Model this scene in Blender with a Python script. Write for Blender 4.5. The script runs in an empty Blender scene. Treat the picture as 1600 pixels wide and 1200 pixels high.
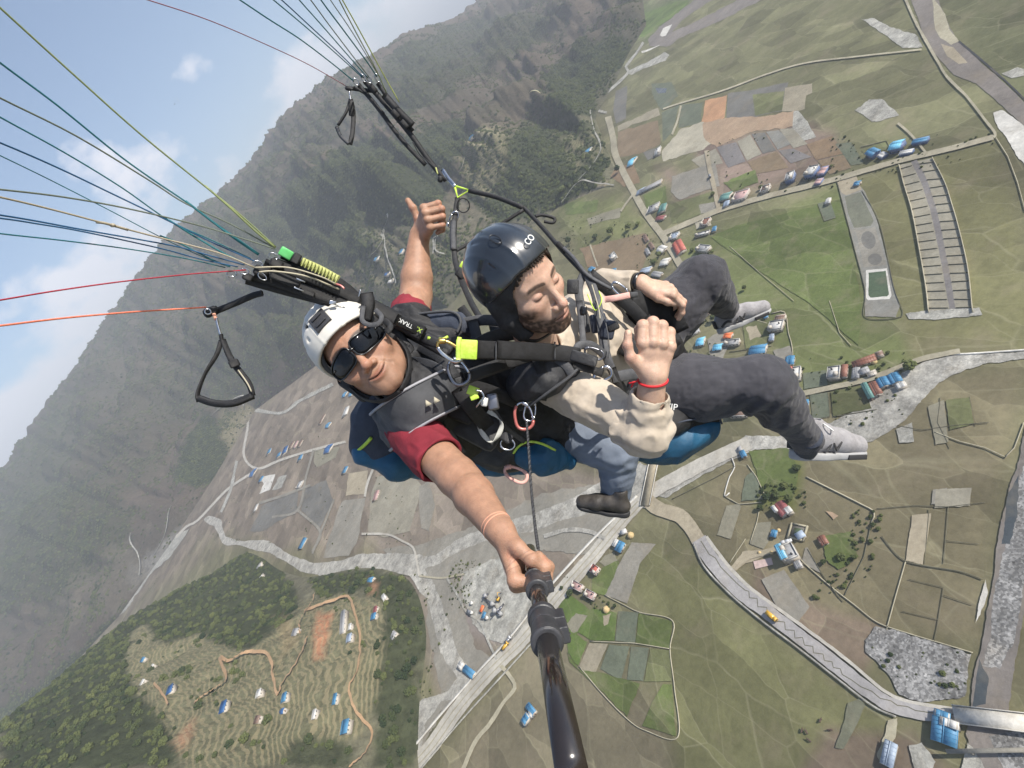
import bpy, math, random
import numpy as np
from mathutils import Vector, Matrix
random.seed(7); RNG = np.random.default_rng(11)
SC = bpy.context.scene; COL = SC.collection
# ------------------------------------------------------------------ camera
FPX = 800.0; CAMH = 300.0
_n = np.array([900, 760.]); _n /= np.linalg.norm(_n)
_L = FPX * FPX / ((np.array([40., 600.])) @ _n)
_nad = np.array([800, 600.]) + _n * _L
_D = np.array([_nad[0] - 800, -(_nad[1] - 600), -FPX]); _D /= np.linalg.norm(_D)
UPC = -_D
_F = np.array([0, 0, -1.]); _F = _F - (_F @ UPC) * UPC; _F /= np.linalg.norm(_F)
C2W = np.array([np.cross(_F, UPC), _F, UPC])        # camera axes to world axes
CAMP = np.array([0, 0, CAMH])
cam = bpy.data.objects.new('camera', bpy.data.cameras.new('camera')); COL.objects.link(cam)
cam.data.sensor_width = 36.0; cam.data.lens = 36.0 * FPX / 1600.0
cam.data.clip_start = 0.05; cam.data.clip_end = 60000
_m = np.eye(4); _m[:3, :3] = C2W; _m[:3, 3] = CAMP
cam.matrix_world = Matrix(_m.tolist()); SC.camera = cam
# ------------------------------------------------------------------ light
SUNC = np.array([.20, .72, .66]); SUNC /= np.linalg.norm(SUNC)
SUNW = C2W @ SUNC
SUN_EL = math.asin(SUNW[2]); SUN_AZ = math.atan2(SUNW[0], SUNW[1])
ld = bpy.data.lights.new('sun', 'SUN'); ld.energy = 5.0; ld.angle = math.radians(.5); ld.color = (1, .94, .85)
sun = bpy.data.objects.new('sun', ld); COL.objects.link(sun)
sun.rotation_euler = Vector(SUNW.tolist()).to_track_quat('Z', 'Y').to_euler(); sun.location = (0, 0, 900)
W = bpy.data.worlds.new('World'); SC.world = W; W.use_nodes = True
nt = W.node_tree; nt.nodes.clear()
def N(nt, t, **k):
    n = nt.nodes.new(t)
    for a, b in k.items():
        if a.startswith('i_'): n.inputs[a[2:].replace('_', ' ')].default_value = b
        else: setattr(n, a, b)
    return n
out = N(nt, 'ShaderNodeOutputWorld'); bg = N(nt, 'ShaderNodeBackground'); bg.inputs[1].default_value = .098
sky = N(nt, 'ShaderNodeTexSky', sky_type='NISHITA', sun_disc=False, sun_elevation=SUN_EL, sun_rotation=SUN_AZ,
        altitude=1200.0, air_density=1.15, dust_density=1.6, ozone_density=2.0)
# cumulus bank low over the mountain crest
tc = N(nt, 'ShaderNodeTexCoord'); sep = N(nt, 'ShaderNodeSeparateXYZ')
nt.links.new(tc.outputs['Generated'], sep.inputs[0])
nz = N(nt, 'ShaderNodeTexNoise'); nz.inputs['Scale'].default_value = 5.5; nz.inputs['Detail'].default_value = 9; nz.inputs['Roughness'].default_value = .55
mp = N(nt, 'ShaderNodeMapping'); mp.inputs['Scale'].default_value = (1, 1, 1.6)
nt.links.new(tc.outputs['Generated'], mp.inputs[0]); nt.links.new(mp.outputs[0], nz.inputs['Vector'])
def math_(nt, op, a, b=None, c=None, clamp=False):
    n = nt.nodes.new('ShaderNodeMath'); n.operation = op; n.use_clamp = clamp
    for i, v in enumerate((a, b, c)):
        if v is None: continue
        if isinstance(v, (int, float)): n.inputs[i].default_value = v
        else: nt.links.new(v, n.inputs[i])
    return n.outputs[0]
el = sep.outputs['Z']
v = math_(nt, 'SUBTRACT', nz.outputs['Fac'], math_(nt, 'MULTIPLY_ADD', el, 1.45, .205))
cl = math_(nt, 'MULTIPLY', v, 9.0, clamp=True)
cl = math_(nt, 'MULTIPLY', cl, .8)
mx = N(nt, 'ShaderNodeMix', data_type='RGBA'); nt.links.new(cl, mx.inputs['Factor']); nt.links.new(sky.outputs[0], mx.inputs['A'])
mx.inputs['B'].default_value = (7.4, 7.2, 7.5, 1)
nt.links.new(mx.outputs['Result'], bg.inputs[0]); nt.links.new(bg.outputs[0], out.inputs[0])
SC.view_settings.view_transform = 'Standard'; SC.view_settings.look = 'None'
SC.view_settings.gamma = 1; SC.view_settings.use_curve_mapping = False; SC.view_settings.exposure = 0.76
SC.cycles.volume_bounces = 0; SC.cycles.max_bounces = 6

# ------------------------------------------------------------------ pixel and space helpers
def proj(P):
    q = (np.asarray(P) - CAMP) @ C2W
    z = np.maximum(-q[..., 2], 1e-3)
    return np.stack([800 + FPX * q[..., 0] / z, 600 - FPX * q[..., 1] / z], -1)
def ray(px, py):
    v = np.stack([(np.asarray(px, float) - 800) / FPX, -(np.asarray(py, float) - 600) / FPX, -np.ones_like(np.asarray(px, float))], -1)
    v = v @ C2W.T
    return v / np.linalg.norm(v, axis=-1, keepdims=True)
def G(px, py, z=0.0):
    d = ray(px, py); dz = np.minimum(d[..., 2], -1e-3)
    t = (z - CAMH) / dz
    return CAMP + d * t[..., None]
def hsh(ix, iy, s):
    h = (ix.astype(np.int64) * 374761393 + iy.astype(np.int64) * 668265263 + s * 974634777) & 0xffffffff
    h = ((h ^ (h >> 13)) * 1274126177) & 0xffffffff
    return ((h ^ (h >> 16)) & 0xffff) / 65535.0
def vn(x, y, s=0):
    ix = np.floor(x); iy = np.floor(y); fx = x - ix; fy = y - iy
    fx = fx * fx * (3 - 2 * fx); fy = fy * fy * (3 - 2 * fy)
    a = hsh(ix, iy, s); b = hsh(ix + 1, iy, s); c = hsh(ix, iy + 1, s); d = hsh(ix + 1, iy + 1, s)
    return (a * (1 - fx) + b * fx) * (1 - fy) + (c * (1 - fx) + d * fx) * fy
def fbm(x, y, o=4, s=0):
    t = 0; a = .5; n = 0
    for i in range(o):
        t = t + a * vn(x, y, s + i); n += a; x = x * 2.03 + 5.1; y = y * 2.03 + 1.7; a *= .5
    return t / n
# ------------------------------------------------------------------ materials
MATS = {}
def srgb(r, g, b):
    return tuple(((c / 255) / 12.92 if c <= 10 else ((c / 255 + .055) / 1.055) ** 2.4) for c in (r, g, b))
def rgba(c): return (c[0], c[1], c[2], 1.0)
def mat(name, col, rough=.7, metal=0.0, col2=None, nscale=0.0, bump=0.0, bscale=None, spec=.5, coat=0.0, coords='Object', contrast=(.35, .65), detail=6, sss=0.0, weave=0.0, alpha=None, sheen=0.0):
    if name in MATS: return MATS[name]
    m = bpy.data.materials.new(name); m.use_nodes = True; t = m.node_tree; b = t.nodes['Principled BSDF']
    b.inputs['Base Color'].default_value = rgba(col); b.inputs['Roughness'].default_value = rough
    b.inputs['Metallic'].default_value = metal; b.inputs['Specular IOR Level'].default_value = spec
    b.inputs['Coat Weight'].default_value = coat; b.inputs['Coat Roughness'].default_value = .08
    if sheen: b.inputs['Sheen Weight'].default_value = sheen
    if sss:
        b.inputs['Subsurface Weight'].default_value = sss; b.inputs['Subsurface Radius'].default_value = (1, .35, .2); b.inputs['Subsurface Scale'].default_value = .006
    if nscale:
        if coords == 'World': co = N(t, 'ShaderNodeNewGeometry').outputs['Position']
        else: co = N(t, 'ShaderNodeTexCoord').outputs['Object']
        nn = N(t, 'ShaderNodeTexNoise'); nn.inputs['Scale'].default_value = nscale; nn.inputs['Detail'].default_value = detail; nn.inputs['Roughness'].default_value = .65
        t.links.new(co, nn.inputs['Vector'])
        if col2 is not None:
            cr = N(t, 'ShaderNodeValToRGB'); cr.color_ramp.elements[0].position = contrast[0]; cr.color_ramp.elements[1].position = contrast[1]
            cr.color_ramp.elements[0].color = rgba(col); cr.color_ramp.elements[1].color = rgba(col2)
            t.links.new(nn.outputs['Fac'], cr.inputs[0]); t.links.new(cr.outputs[0], b.inputs['Base Color'])
        if bump:
            n2 = N(t, 'ShaderNodeTexNoise'); n2.inputs['Scale'].default_value = bscale or nscale * 3; n2.inputs['Detail'].default_value = 5
            t.links.new(co, n2.inputs['Vector'])
            bp = N(t, 'ShaderNodeBump'); bp.inputs['Strength'].default_value = 1.0; bp.inputs['Distance'].default_value = bump
            t.links.new(n2.outputs['Fac'], bp.inputs['Height']); t.links.new(bp.outputs[0], b.inputs['Normal'])
            if weave:
                wv = N(t, 'ShaderNodeTexWave', wave_type='BANDS', bands_direction='DIAGONAL'); wv.inputs['Scale'].default_value = weave; wv.inputs['Distortion'].default_value = 1.0
                t.links.new(co, wv.inputs['Vector'])
                b2 = N(t, 'ShaderNodeBump'); b2.inputs['Strength'].default_value = .5; b2.inputs['Distance'].default_value = .0006
                t.links.new(wv.outputs['Fac'], b2.inputs['Height']); t.links.new(bp.outputs[0], b2.inputs['Normal']); t.links.new(b2.outputs[0], b.inputs['Normal'])
    MATS[name] = m; return m
def link(name, me, m=None, parent=None, smooth=False):
    o = bpy.data.objects.new(name, me); COL.objects.link(o)
    if m is not None:
        me.materials.clear()
        for q in (m if isinstance(m, (list, tuple)) else [m]): me.materials.append(q)
    if smooth: me.polygons.foreach_set('use_smooth', [True] * len(me.polygons))
    if parent is not None: o.parent = parent
    return o
def mesh_np(name, V, Fq):
    me = bpy.data.meshes.new(name); V = np.asarray(V, np.float32); Fq = np.asarray(Fq, np.int32)
    k = Fq.shape[1]
    me.vertices.add(len(V)); me.vertices.foreach_set('co', V.ravel())
    me.loops.add(len(Fq) * k); me.loops.foreach_set('vertex_index', Fq.ravel())
    me.polygons.add(len(Fq)); me.polygons.foreach_set('loop_start', np.arange(0, len(Fq) * k, k, dtype=np.int32))
    me.update(calc_edges=True); me.validate(); return me
def attr(me, name, data, kind='FLOAT'):
    a = me.attributes.new(name, kind, 'POINT')
    if kind == 'FLOAT': a.data.foreach_set('value', np.asarray(data, np.float32))
    elif kind == 'FLOAT_COLOR':
        d = np.ones((len(data), 4), np.float32); d[:, :3] = data; a.data.foreach_set('color', d.ravel())
    return a
def tag(o, label=None, cat=None, group=None, kind=None):
    if label: o['label'] = label
    if cat: o['category'] = cat
    if group: o['group'] = group
    if kind: o['kind'] = kind
    return o
def empty(name, loc, label=None, cat=None, group=None, rz=0):
    o = bpy.data.objects.new(name, None); COL.objects.link(o); o.location = Vector([float(a) for a in loc]); o.rotation_euler.z = rz
    o.empty_display_size = .1; return tag(o, label, cat, group)
# ------------------------------------------------------------------ polygon masks on pixel positions
def inpoly(px, py, poly):
    r = np.zeros(px.shape, bool); n = len(poly)
    for i in range(n):
        x1, y1 = poly[i]; x2, y2 = poly[(i + 1) % n]
        c = ((y1 > py) != (y2 > py)) & (px < (x2 - x1) * (py - y1) / ((y2 - y1) or 1e-9) + x1); r ^= c
    return r
def sdpoly(px, py, poly):
    d = np.full(px.shape, 1e9); n = len(poly)
    for i in range(n):
        x1, y1 = poly[i]; x2, y2 = poly[(i + 1) % n]; ex, ey = x2 - x1, y2 - y1
        t = np.clip(((px - x1) * ex + (py - y1) * ey) / (ex * ex + ey * ey + 1e-9), 0, 1)
        d = np.minimum(d, np.hypot(px - x1 - t * ex, py - y1 - t * ey))
    return np.where(inpoly(px, py, poly), d, -d)
def soft(px, py, poly, w): return np.clip(sdpoly(px, py, poly) / w + .5, 0, 1)

# ------------------------------------------------------------------ terrain
def azr(p): return np.degrees(np.arctan2(p[..., 0], p[..., 1])), np.hypot(p[..., 0], p[..., 1])
_foot = [(1010, 40), (985, 78), (960, 130), (930, 185), (962, 262), (945, 292), (870, 325), (838, 352), (700, 480), (600, 500), (510, 560), (455, 600), (400, 640), (362, 700), (335, 745), (272, 842), (190, 958), (60, 1100)]
_fp = G(np.array([p[0] for p in _foot]), np.array([p[1] for p in _foot])); _fa, _fr = azr(_fp)
_o = np.argsort(_fa); _fa = np.concatenate([[-75, -50], _fa[_o], [38, 60]]); _fr = np.concatenate([[2400, 2400], _fr[_o], [2600, 5200]])
_sk = [(735, 8), (700, 32), (640, 48), (600, 73), (560, 95), (505, 125), (450, 170), (420, 210), (390, 250), (350, 290), (300, 330), (270, 357), (240, 395), (205, 440), (170, 490), (140, 535), (110, 580), (80, 620), (50, 660), (20, 705), (0, 730)]
_sd = ray(np.array([p[0] for p in _sk]), np.array([p[1] for p in _sk])); _sa = np.degrees(np.arctan2(_sd[:, 0], _sd[:, 1])); _se = np.degrees(np.arcsin(_sd[:, 2]))
_o = np.argsort(_sa); _sa = np.concatenate([[-75, -50], _sa[_o], [28, 32, 40, 60]]); _se = np.concatenate([[4, 4.3], _se[_o], [.1, .0, -.3, -2]])
_ra = [-75, -40, -20, 0, 12, 20, 26, 40]; _rr = [4300, 4200, 3900, 3300, 3000, 3300, 4300, 5600]
def h_mtn(x, y):
    az = np.degrees(np.arctan2(x, y)); r = np.hypot(x, y)
    rf = np.interp(az, _fa, _fr); rr = np.maximum(np.interp(az, _ra, _rr), rf + 500); e = np.interp(az, _sa, _se)
    hr = CAMH + rr * np.tan(np.radians(e)); s = (r - rf) / (rr - rf); sc = np.clip(s, 0, 1)
    base = np.where(s <= 1, hr * sc ** .82, hr - (r - rr) * .35)
    env = np.clip(sc * 5, 0, 1) * np.clip((1 - sc) * 3.2, 0, 1)
    g = np.abs(fbm(az * .17 + r * .0011, r * .0010 + 3, 4, 5) - .5) * 2
    g2 = np.abs(fbm(x * .0034, y * .0034, 4, 21) - .5) * 2
    d = (g - .35) * 130 + (g2 - .3) * 130 + (fbm(x * .012, y * .012, 3, 40) - .5) * 26
    cr = np.clip(sc * 8, 0, 1) * ((fbm(az * 1.7, az * 0 + 7, 4, 33) - .5) * 34 + (fbm(x * .03, y * .03, 3, 77) - .5) * 9)
    h = base + d * env + cr * np.clip(s * 3, 0, 1)
    return np.where(s < 0, -40 * np.clip(-s * 8, 0, 1), np.maximum(h, -2 + 30 * sc))
_sp = [((290, 830), 0), ((345, 848), 0), ((400, 870), 0), ((480, 905), 0), ((560, 886), 0), ((640, 900), 0), ((682, 1000), 0), ((650, 1060), 0), ((655, 1120), 0), ((650, 1190), 0), ((660, 1290), 0),
       ((420, 820), -25), ((600, 850), -25), ((740, 950), -35), ((740, 1150), -30), ((300, 770), -25), ((560, 820), -60), ((860, 1050), -90), ((860, 1300), -90),
       ((550, 1000), 45), ((560, 940), 24), ((520, 1080), 58), ((430, 980), 55), ((380, 920), 30), ((380, 1080), 88), ((300, 1000), 92), ((300, 1150), 118), ((200, 1100), 150), ((200, 960), 118), ((100, 1060), 165),
       ((0, 1130), 200), ((420, 1190), 84), ((560, 1180), 34), ((100, 1190), 182), ((-120, 1300), 235), ((200, 1350), 160), ((450, 1350), 90), ((610, 950), 18)]
_c = np.array([G(np.array(p[0] * 1.), np.array(p[1] * 1.), h) for p, h in _sp])[:, :2]; _h = np.array([h for _, h in _sp], float)
_ex = [(-48, 1250, 90), (-40, 1300, 10), (-34, 1280, -25), (-48, 1600, -20), (-58, 1300, 130), (-60, 1700, 10), (-70, 1100, 200), (-25, 1100, -60)]
_c = np.vstack([_c, [[r * math.sin(math.radians(a)), r * math.cos(math.radians(a))] for a, r, _ in _ex]]); _h = np.concatenate([_h, [h for *_, h in _ex]])
def _tps(r): return np.where(r > 1e-6, r * r * np.log(np.maximum(r, 1e-6)), 0)
_cc = _c / 500.; _K = _tps(np.linalg.norm(_cc[:, None] - _cc[None], axis=-1)) + np.eye(len(_c)) * .02
_P = np.hstack([np.ones((len(_c), 1)), _cc]); _A = np.block([[_K, _P], [_P.T, np.zeros((3, 3))]])
_w = np.linalg.solve(_A, np.concatenate([_h, np.zeros(3)]))
def h_spur(x, y):
    x = np.asarray(x, float); y = np.asarray(y, float); s = x.shape; q = np.stack([x.ravel(), y.ravel()], -1) / 500.
    o = _w[-3] + q @ _w[-2:]
    for i in range(len(_c)): o = o + _w[i] * _tps(np.hypot(q[:, 0] - _cc[i, 0], q[:, 1] - _cc[i, 1]))
    o = o.reshape(s)
    o = o + np.clip(o / 40, 0, 1) * ((fbm(x * .012, y * .012, 4, 3) - .5) * 26)
    step = 3.4; q = o + (fbm(x * .02, y * .02, 2, 8) - .5) * 9        # terraces: treads and risers
    k = np.floor(q / step); fr = q / step - k; t = (k + np.clip((fr - .62) / .38, 0, 1)) * step
    return np.where(o > 1, o + (t - q) * .85 * np.clip(o / 10, 0, 1), o)
def hfun(x, y): return np.maximum(0, np.maximum(h_mtn(x, y), h_spur(x, y)))
def T(px, py):
    """where the sight line through a pixel of the photograph meets the terrain"""
    px = np.atleast_1d(np.asarray(px, float)); py = np.atleast_1d(np.asarray(py, float)); d = ray(px, py)
    t0 = np.full(px.shape, 60.); done = np.zeros(px.shape, bool); res = t0.copy(); t = 150.
    prev = np.full(px.shape, 100.); tt = prev.copy()
    for i in range(380):
        tt = prev * 1.012; p = CAMP + d * tt[:, None]; hit = (p[:, 2] < hfun(p[:, 0], p[:, 1])) & ~done
        res[hit] = tt[hit]; done |= hit; prev = tt
        if done.all(): break
    lo, hi = res / 1.012, res.copy()
    for i in range(12):
        mid = (lo + hi) / 2; p = CAMP + d * mid[:, None]; b = p[:, 2] < hfun(p[:, 0], p[:, 1]); hi = np.where(b, mid, hi); lo = np.where(b, lo, mid)
    p = CAMP + d * hi[:, None]; p[~done] = G(px[~done], py[~done]); return p

FOREST = [(1., [(300, 360), (400, 330), (520, 230), (640, 208), (720, 190), (735, 215), (715, 260), (690, 330), (640, 345), (600, 335), (560, 410), (520, 440), (420, 425), (380, 400)]),
          (1., [(735, 245), (790, 215), (850, 190), (925, 190), (952, 262), (940, 292), (850, 322), (790, 350), (740, 330), (722, 300)]),
          (1., [(855, 110), (900, 68), (980, 62), (985, 85), (940, 130), (925, 178), (880, 172), (858, 140)]),
          (.9, [(290, 700), (320, 640), (352, 680), (348, 740), (300, 762), (270, 745)]),
          (.55, [(0, 770), (120, 750), (220, 800), (170, 900), (60, 940), (0, 960)]),
          (.5, [(420, 420), (520, 440), (470, 520), (400, 600), (340, 640), (300, 560), (330, 470)]),
          (.6, [(600, 90), (720, 30), (860, 20), (850, 60), (740, 120), (640, 190), (560, 180)]),
          (.35, [(240, 400), (400, 260), (540, 120), (600, 100), (560, 180), (400, 330), (300, 400)]),
          (.28, [(0, 740), (100, 600), (240, 400), (300, 420), (330, 560), (280, 700), (180, 800), (0, 860)]),
          (.3, [(550, 330), (700, 330), (720, 470), (640, 520), (540, 480)]),
          (.9, [(285, 838), (340, 838), (440, 880), (462, 920), (470, 950), (430, 985), (380, 1010), (340, 1015), (310, 985), (262, 1010), (230, 990), (200, 960), (250, 880)]),
          (1., [(0, 1110), (90, 1050), (200, 945), (235, 960), (205, 1000), (190, 1060), (235, 1105), (265, 1150), (285, 1200), (0, 1210)]),
          (.8, [(480, 905), (560, 886), (640, 900), (672, 960), (690, 1000), (640, 1040), (655, 1100), (650, 1200), (585, 1200), (590, 1130), (570, 1060), (592, 1000), (598, 945), (565, 918), (500, 938)]),
          (.75, [(390, 1150), (440, 1130), (540, 1160), (560, 1200), (400, 1200), (360, 1170)]),
          (.5, [(600, 930), (680, 1000), (640, 1110), (600, 1100)])]
TERR = [(1., [(215, 985), (260, 1008), (300, 992), (380, 1015), (462, 960), (480, 935), (540, 925), (600, 940), (600, 1060), (565, 1150), (470, 1165), (440, 1200), (300, 1210), (250, 1130), (190, 1050)]),
        (.9, [(735, 290), (728, 240), (780, 198), (800, 215), (790, 250), (765, 300), (750, 330)]), (.9, [(545, 425), (600, 410), (655, 420), (650, 475), (590, 470)]),
        (.7, [(870, 215), (925, 195), (940, 240), (895, 262)]), (.8, [(345, 640), (395, 620), (385, 680), (350, 730)])]
DIRT = [(.9, [(486, 985), (493, 955), (518, 950), (512, 1028), (497, 1030)], (.42, .20, .11)), (.7, [(272, 1160), (300, 1120), (303, 1150), (290, 1180)], (.36, .2, .12)),
        (.6, [(430, 970), (455, 955), (462, 1000), (440, 1030)], (.26, .2, .11)), (.8, [(735, 215), (755, 200), (782, 200), (765, 215), (742, 232)], (.3, .27, .17)),
        (.8, [(200, 900), (240, 850), (285, 830), (270, 850), (225, 905), (205, 930)], (.25, .24, .22)), (.75, [(580, 903), (592, 912), (590, 930), (580, 928)], (.4, .22, .13)),
        (.55, [(90, 930), (150, 860), (215, 850), (230, 900), (180, 960), (110, 980)], (.17, .15, .11)), (.5, [(560, 340), (620, 360), (625, 430), (585, 470), (560, 420)], (.2, .19, .13)),
        (.6, [(870, 320), (950, 292), (962, 300), (900, 318), (850, 345)], (.33, .28, .2)), (.5, [(350, 740), (385, 640), (410, 640), (385, 760), (330, 800), (290, 820)], (.22, .2, .16))]
def paint(V):
    p = proj(V); x, y = V[:, 0], V[:, 1]
    r = np.hypot(x, y); j = 14 * (fbm(x * .009, y * .009, 4, 60) - .5) * 2; j2 = 14 * (fbm(x * .009 + 9, y * .009, 4, 61) - .5) * 2
    hf = 16 * (fbm(x * .05, y * .05, 3, 63) - .5); px, py = p[:, 0] + j + hf, p[:, 1] + j2 + 16 * (fbm(x * .05 + 7, y * .05, 3, 64) - .5)
    n1 = fbm(x * .006, y * .006, 4, 50); n2 = fbm(x * .03, y * .03, 3, 51); n3 = fbm(x * .0016, y * .0016, 3, 52)
    fo = np.zeros(len(V))
    for a, P in FOREST: fo = np.maximum(fo, a * soft(px, py, P, 7))
    te = np.zeros(len(V))
    for a, P in TERR: te = np.maximum(te, a * soft(px, py, P, 12))
    a = np.array([.100, .086, .062]); b = np.array([.135, .104, .078]); g = np.array([.070, .076, .040]); tan = np.array([.15, .145, .095])
    k = np.clip(n1 * 2.4 - .7, 0, 1)[:, None]; c = a * (1 - k) + b * k
    k = np.clip((n3 - .5) * 4, 0, 1)[:, None] * .6; c = c * (1 - k) + g * k
    k = np.clip(n2 * 3 - 1.9, 0, 1)[:, None] * .5; c = c * (1 - k) + np.array([.2, .18, .15]) * k
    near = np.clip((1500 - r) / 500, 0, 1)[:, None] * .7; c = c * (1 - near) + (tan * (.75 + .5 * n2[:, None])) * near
    k = te[:, None]; c = c * (1 - k) + np.array([.155, .15, .088]) * (.8 + .4 * n1[:, None]) * k
    fd = np.array([.046, .054, .027]); k = (np.clip(fo * 1.15, 0, 1) * (1 - te * .7))[:, None]; c = c * (1 - k) + fd * k
    for a_, P, cc in DIRT:
        k = (a_ * soft(px, py, P, 9))[:, None]; c = c * (1 - k) + np.array(cc) * (.8 + .4 * n2[:, None]) * k
        fo = fo * (1 - k[:, 0])
    fo = np.where(te > .4, np.maximum(fo * .3, np.clip((fbm(x * .02, y * .02, 3, 81) - .5) * 3, 0, .35)), fo)
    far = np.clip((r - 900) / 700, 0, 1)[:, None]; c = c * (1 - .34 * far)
    return c, fo, te
def terrain_mat():
    m = bpy.data.materials.new('hillside_soil'); m.use_nodes = True; t = m.node_tree; b = t.nodes['Principled BSDF']; b.inputs['Roughness'].default_value = .95; b.inputs['Specular IOR Level'].default_value = .1
    ca = N(t, 'ShaderNodeAttribute', attribute_name='tint'); te = N(t, 'ShaderNodeAttribute', attribute_name='terrace')
    geo = N(t, 'ShaderNodeNewGeometry'); sp = N(t, 'ShaderNodeSeparateXYZ'); t.links.new(geo.outputs['Position'], sp.inputs[0])
    n1 = N(t, 'ShaderNodeTexNoise'); n1.inputs['Scale'].default_value = .02; n1.inputs['Detail'].default_value = 5; t.links.new(geo.outputs['Position'], n1.inputs['Vector'])
    z = math_(t, 'MULTIPLY_ADD', n1.outputs['Fac'], 26.0, sp.outputs['Z']); fr = math_(t, 'FRACT', math_(t, 'MULTIPLY', z, 1 / 3.4))
    st = math_(t, 'GREATER_THAN', math_(t, 'ADD', fr, math_(t, 'MULTIPLY_ADD', n1.outputs['Fac'], .5, -.25)), .6); st = math_(t, 'MULTIPLY', st, te.outputs['Fac'])
    n2 = N(t, 'ShaderNodeTexNoise'); n2.inputs['Scale'].default_value = .11; n2.inputs['Detail'].default_value = 8; n2.inputs['Roughness'].default_value = .75; t.links.new(geo.outputs['Position'], n2.inputs['Vector'])
    mr = N(t, 'ShaderNodeMapRange'); mr.inputs[1].default_value = .3; mr.inputs[2].default_value = .7; mr.inputs[3].default_value = .5; mr.inputs[4].default_value = 1.5; t.links.new(n2.outputs['Fac'], mr.inputs[0])
    m1 = N(t, 'ShaderNodeMix', data_type='RGBA', blend_type='MULTIPLY'); m1.inputs['Factor'].default_value = 1; t.links.new(ca.outputs['Color'], m1.inputs['A']); t.links.new(mr.outputs[0], m1.inputs['B'])
    m2 = N(t, 'ShaderNodeMix', data_type='RGBA'); t.links.new(math_(t, 'MULTIPLY', st, .42), m2.inputs['Factor']); t.links.new(m1.outputs['Result'], m2.inputs['A']); m2.inputs['B'].default_value = (.34, .28, .17, 1)
    t.links.new(m2.outputs['Result'], b.inputs['Base Color'])
    bp = N(t, 'ShaderNodeBump'); bp.inputs['Distance'].default_value = 5.0; bp.inputs['Strength'].default_value = .8; t.links.new(n2.outputs['Fac'], bp.inputs['Height']); t.links.new(bp.outputs[0], b.inputs['Normal'])
    return m
TM = terrain_mat()
def grid_mesh(name, X, Y, Z, keep):
    nr, nc = X.shape; idx = np.arange(nr * nc).reshape(nr, nc)
    F = np.stack([idx[:-1, :-1], idx[:-1, 1:], idx[1:, 1:], idx[1:, :-1]], -1).reshape(-1, 4)
    kf = keep.ravel()[F].any(1); F = F[kf]; V = np.stack([X.ravel(), Y.ravel(), Z.ravel()], -1)
    u = np.unique(F); mp_ = np.zeros(len(V), int); mp_[u] = np.arange(len(u)); V = V[u]; F = mp_[F]
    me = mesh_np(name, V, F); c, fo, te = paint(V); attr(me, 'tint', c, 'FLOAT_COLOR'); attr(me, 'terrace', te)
    return me, V, fo, te
az = np.radians(np.linspace(-66, 46, 640)); rr_ = np.exp(np.linspace(math.log(780), math.log(6800), 430))
Rg, Ag = np.meshgrid(rr_, az, indexing='ij'); Xg, Yg = Rg * np.sin(Ag), Rg * np.cos(Ag); Zg = h_mtn(Xg, Yg)
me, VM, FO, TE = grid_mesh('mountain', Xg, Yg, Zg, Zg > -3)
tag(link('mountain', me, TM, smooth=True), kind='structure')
xs = np.arange(-1500, 0, 3.2); ys = np.arange(120, 1250, 3.2); Xs, Ys = np.meshgrid(xs, ys, indexing='ij'); Zs = h_spur(Xs, Ys)
keep = (Zs > -2) & (np.hypot(Xs, Ys) < 1500) & (proj(np.stack([Xs, Ys, Zs], -1))[..., 0] < 730)
keep &= (np.degrees(np.arctan2(Xs, Ys)) < -20)
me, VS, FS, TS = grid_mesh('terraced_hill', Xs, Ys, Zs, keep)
tag(link('terraced_hill', me, TM, smooth=True), kind='structure')
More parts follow.
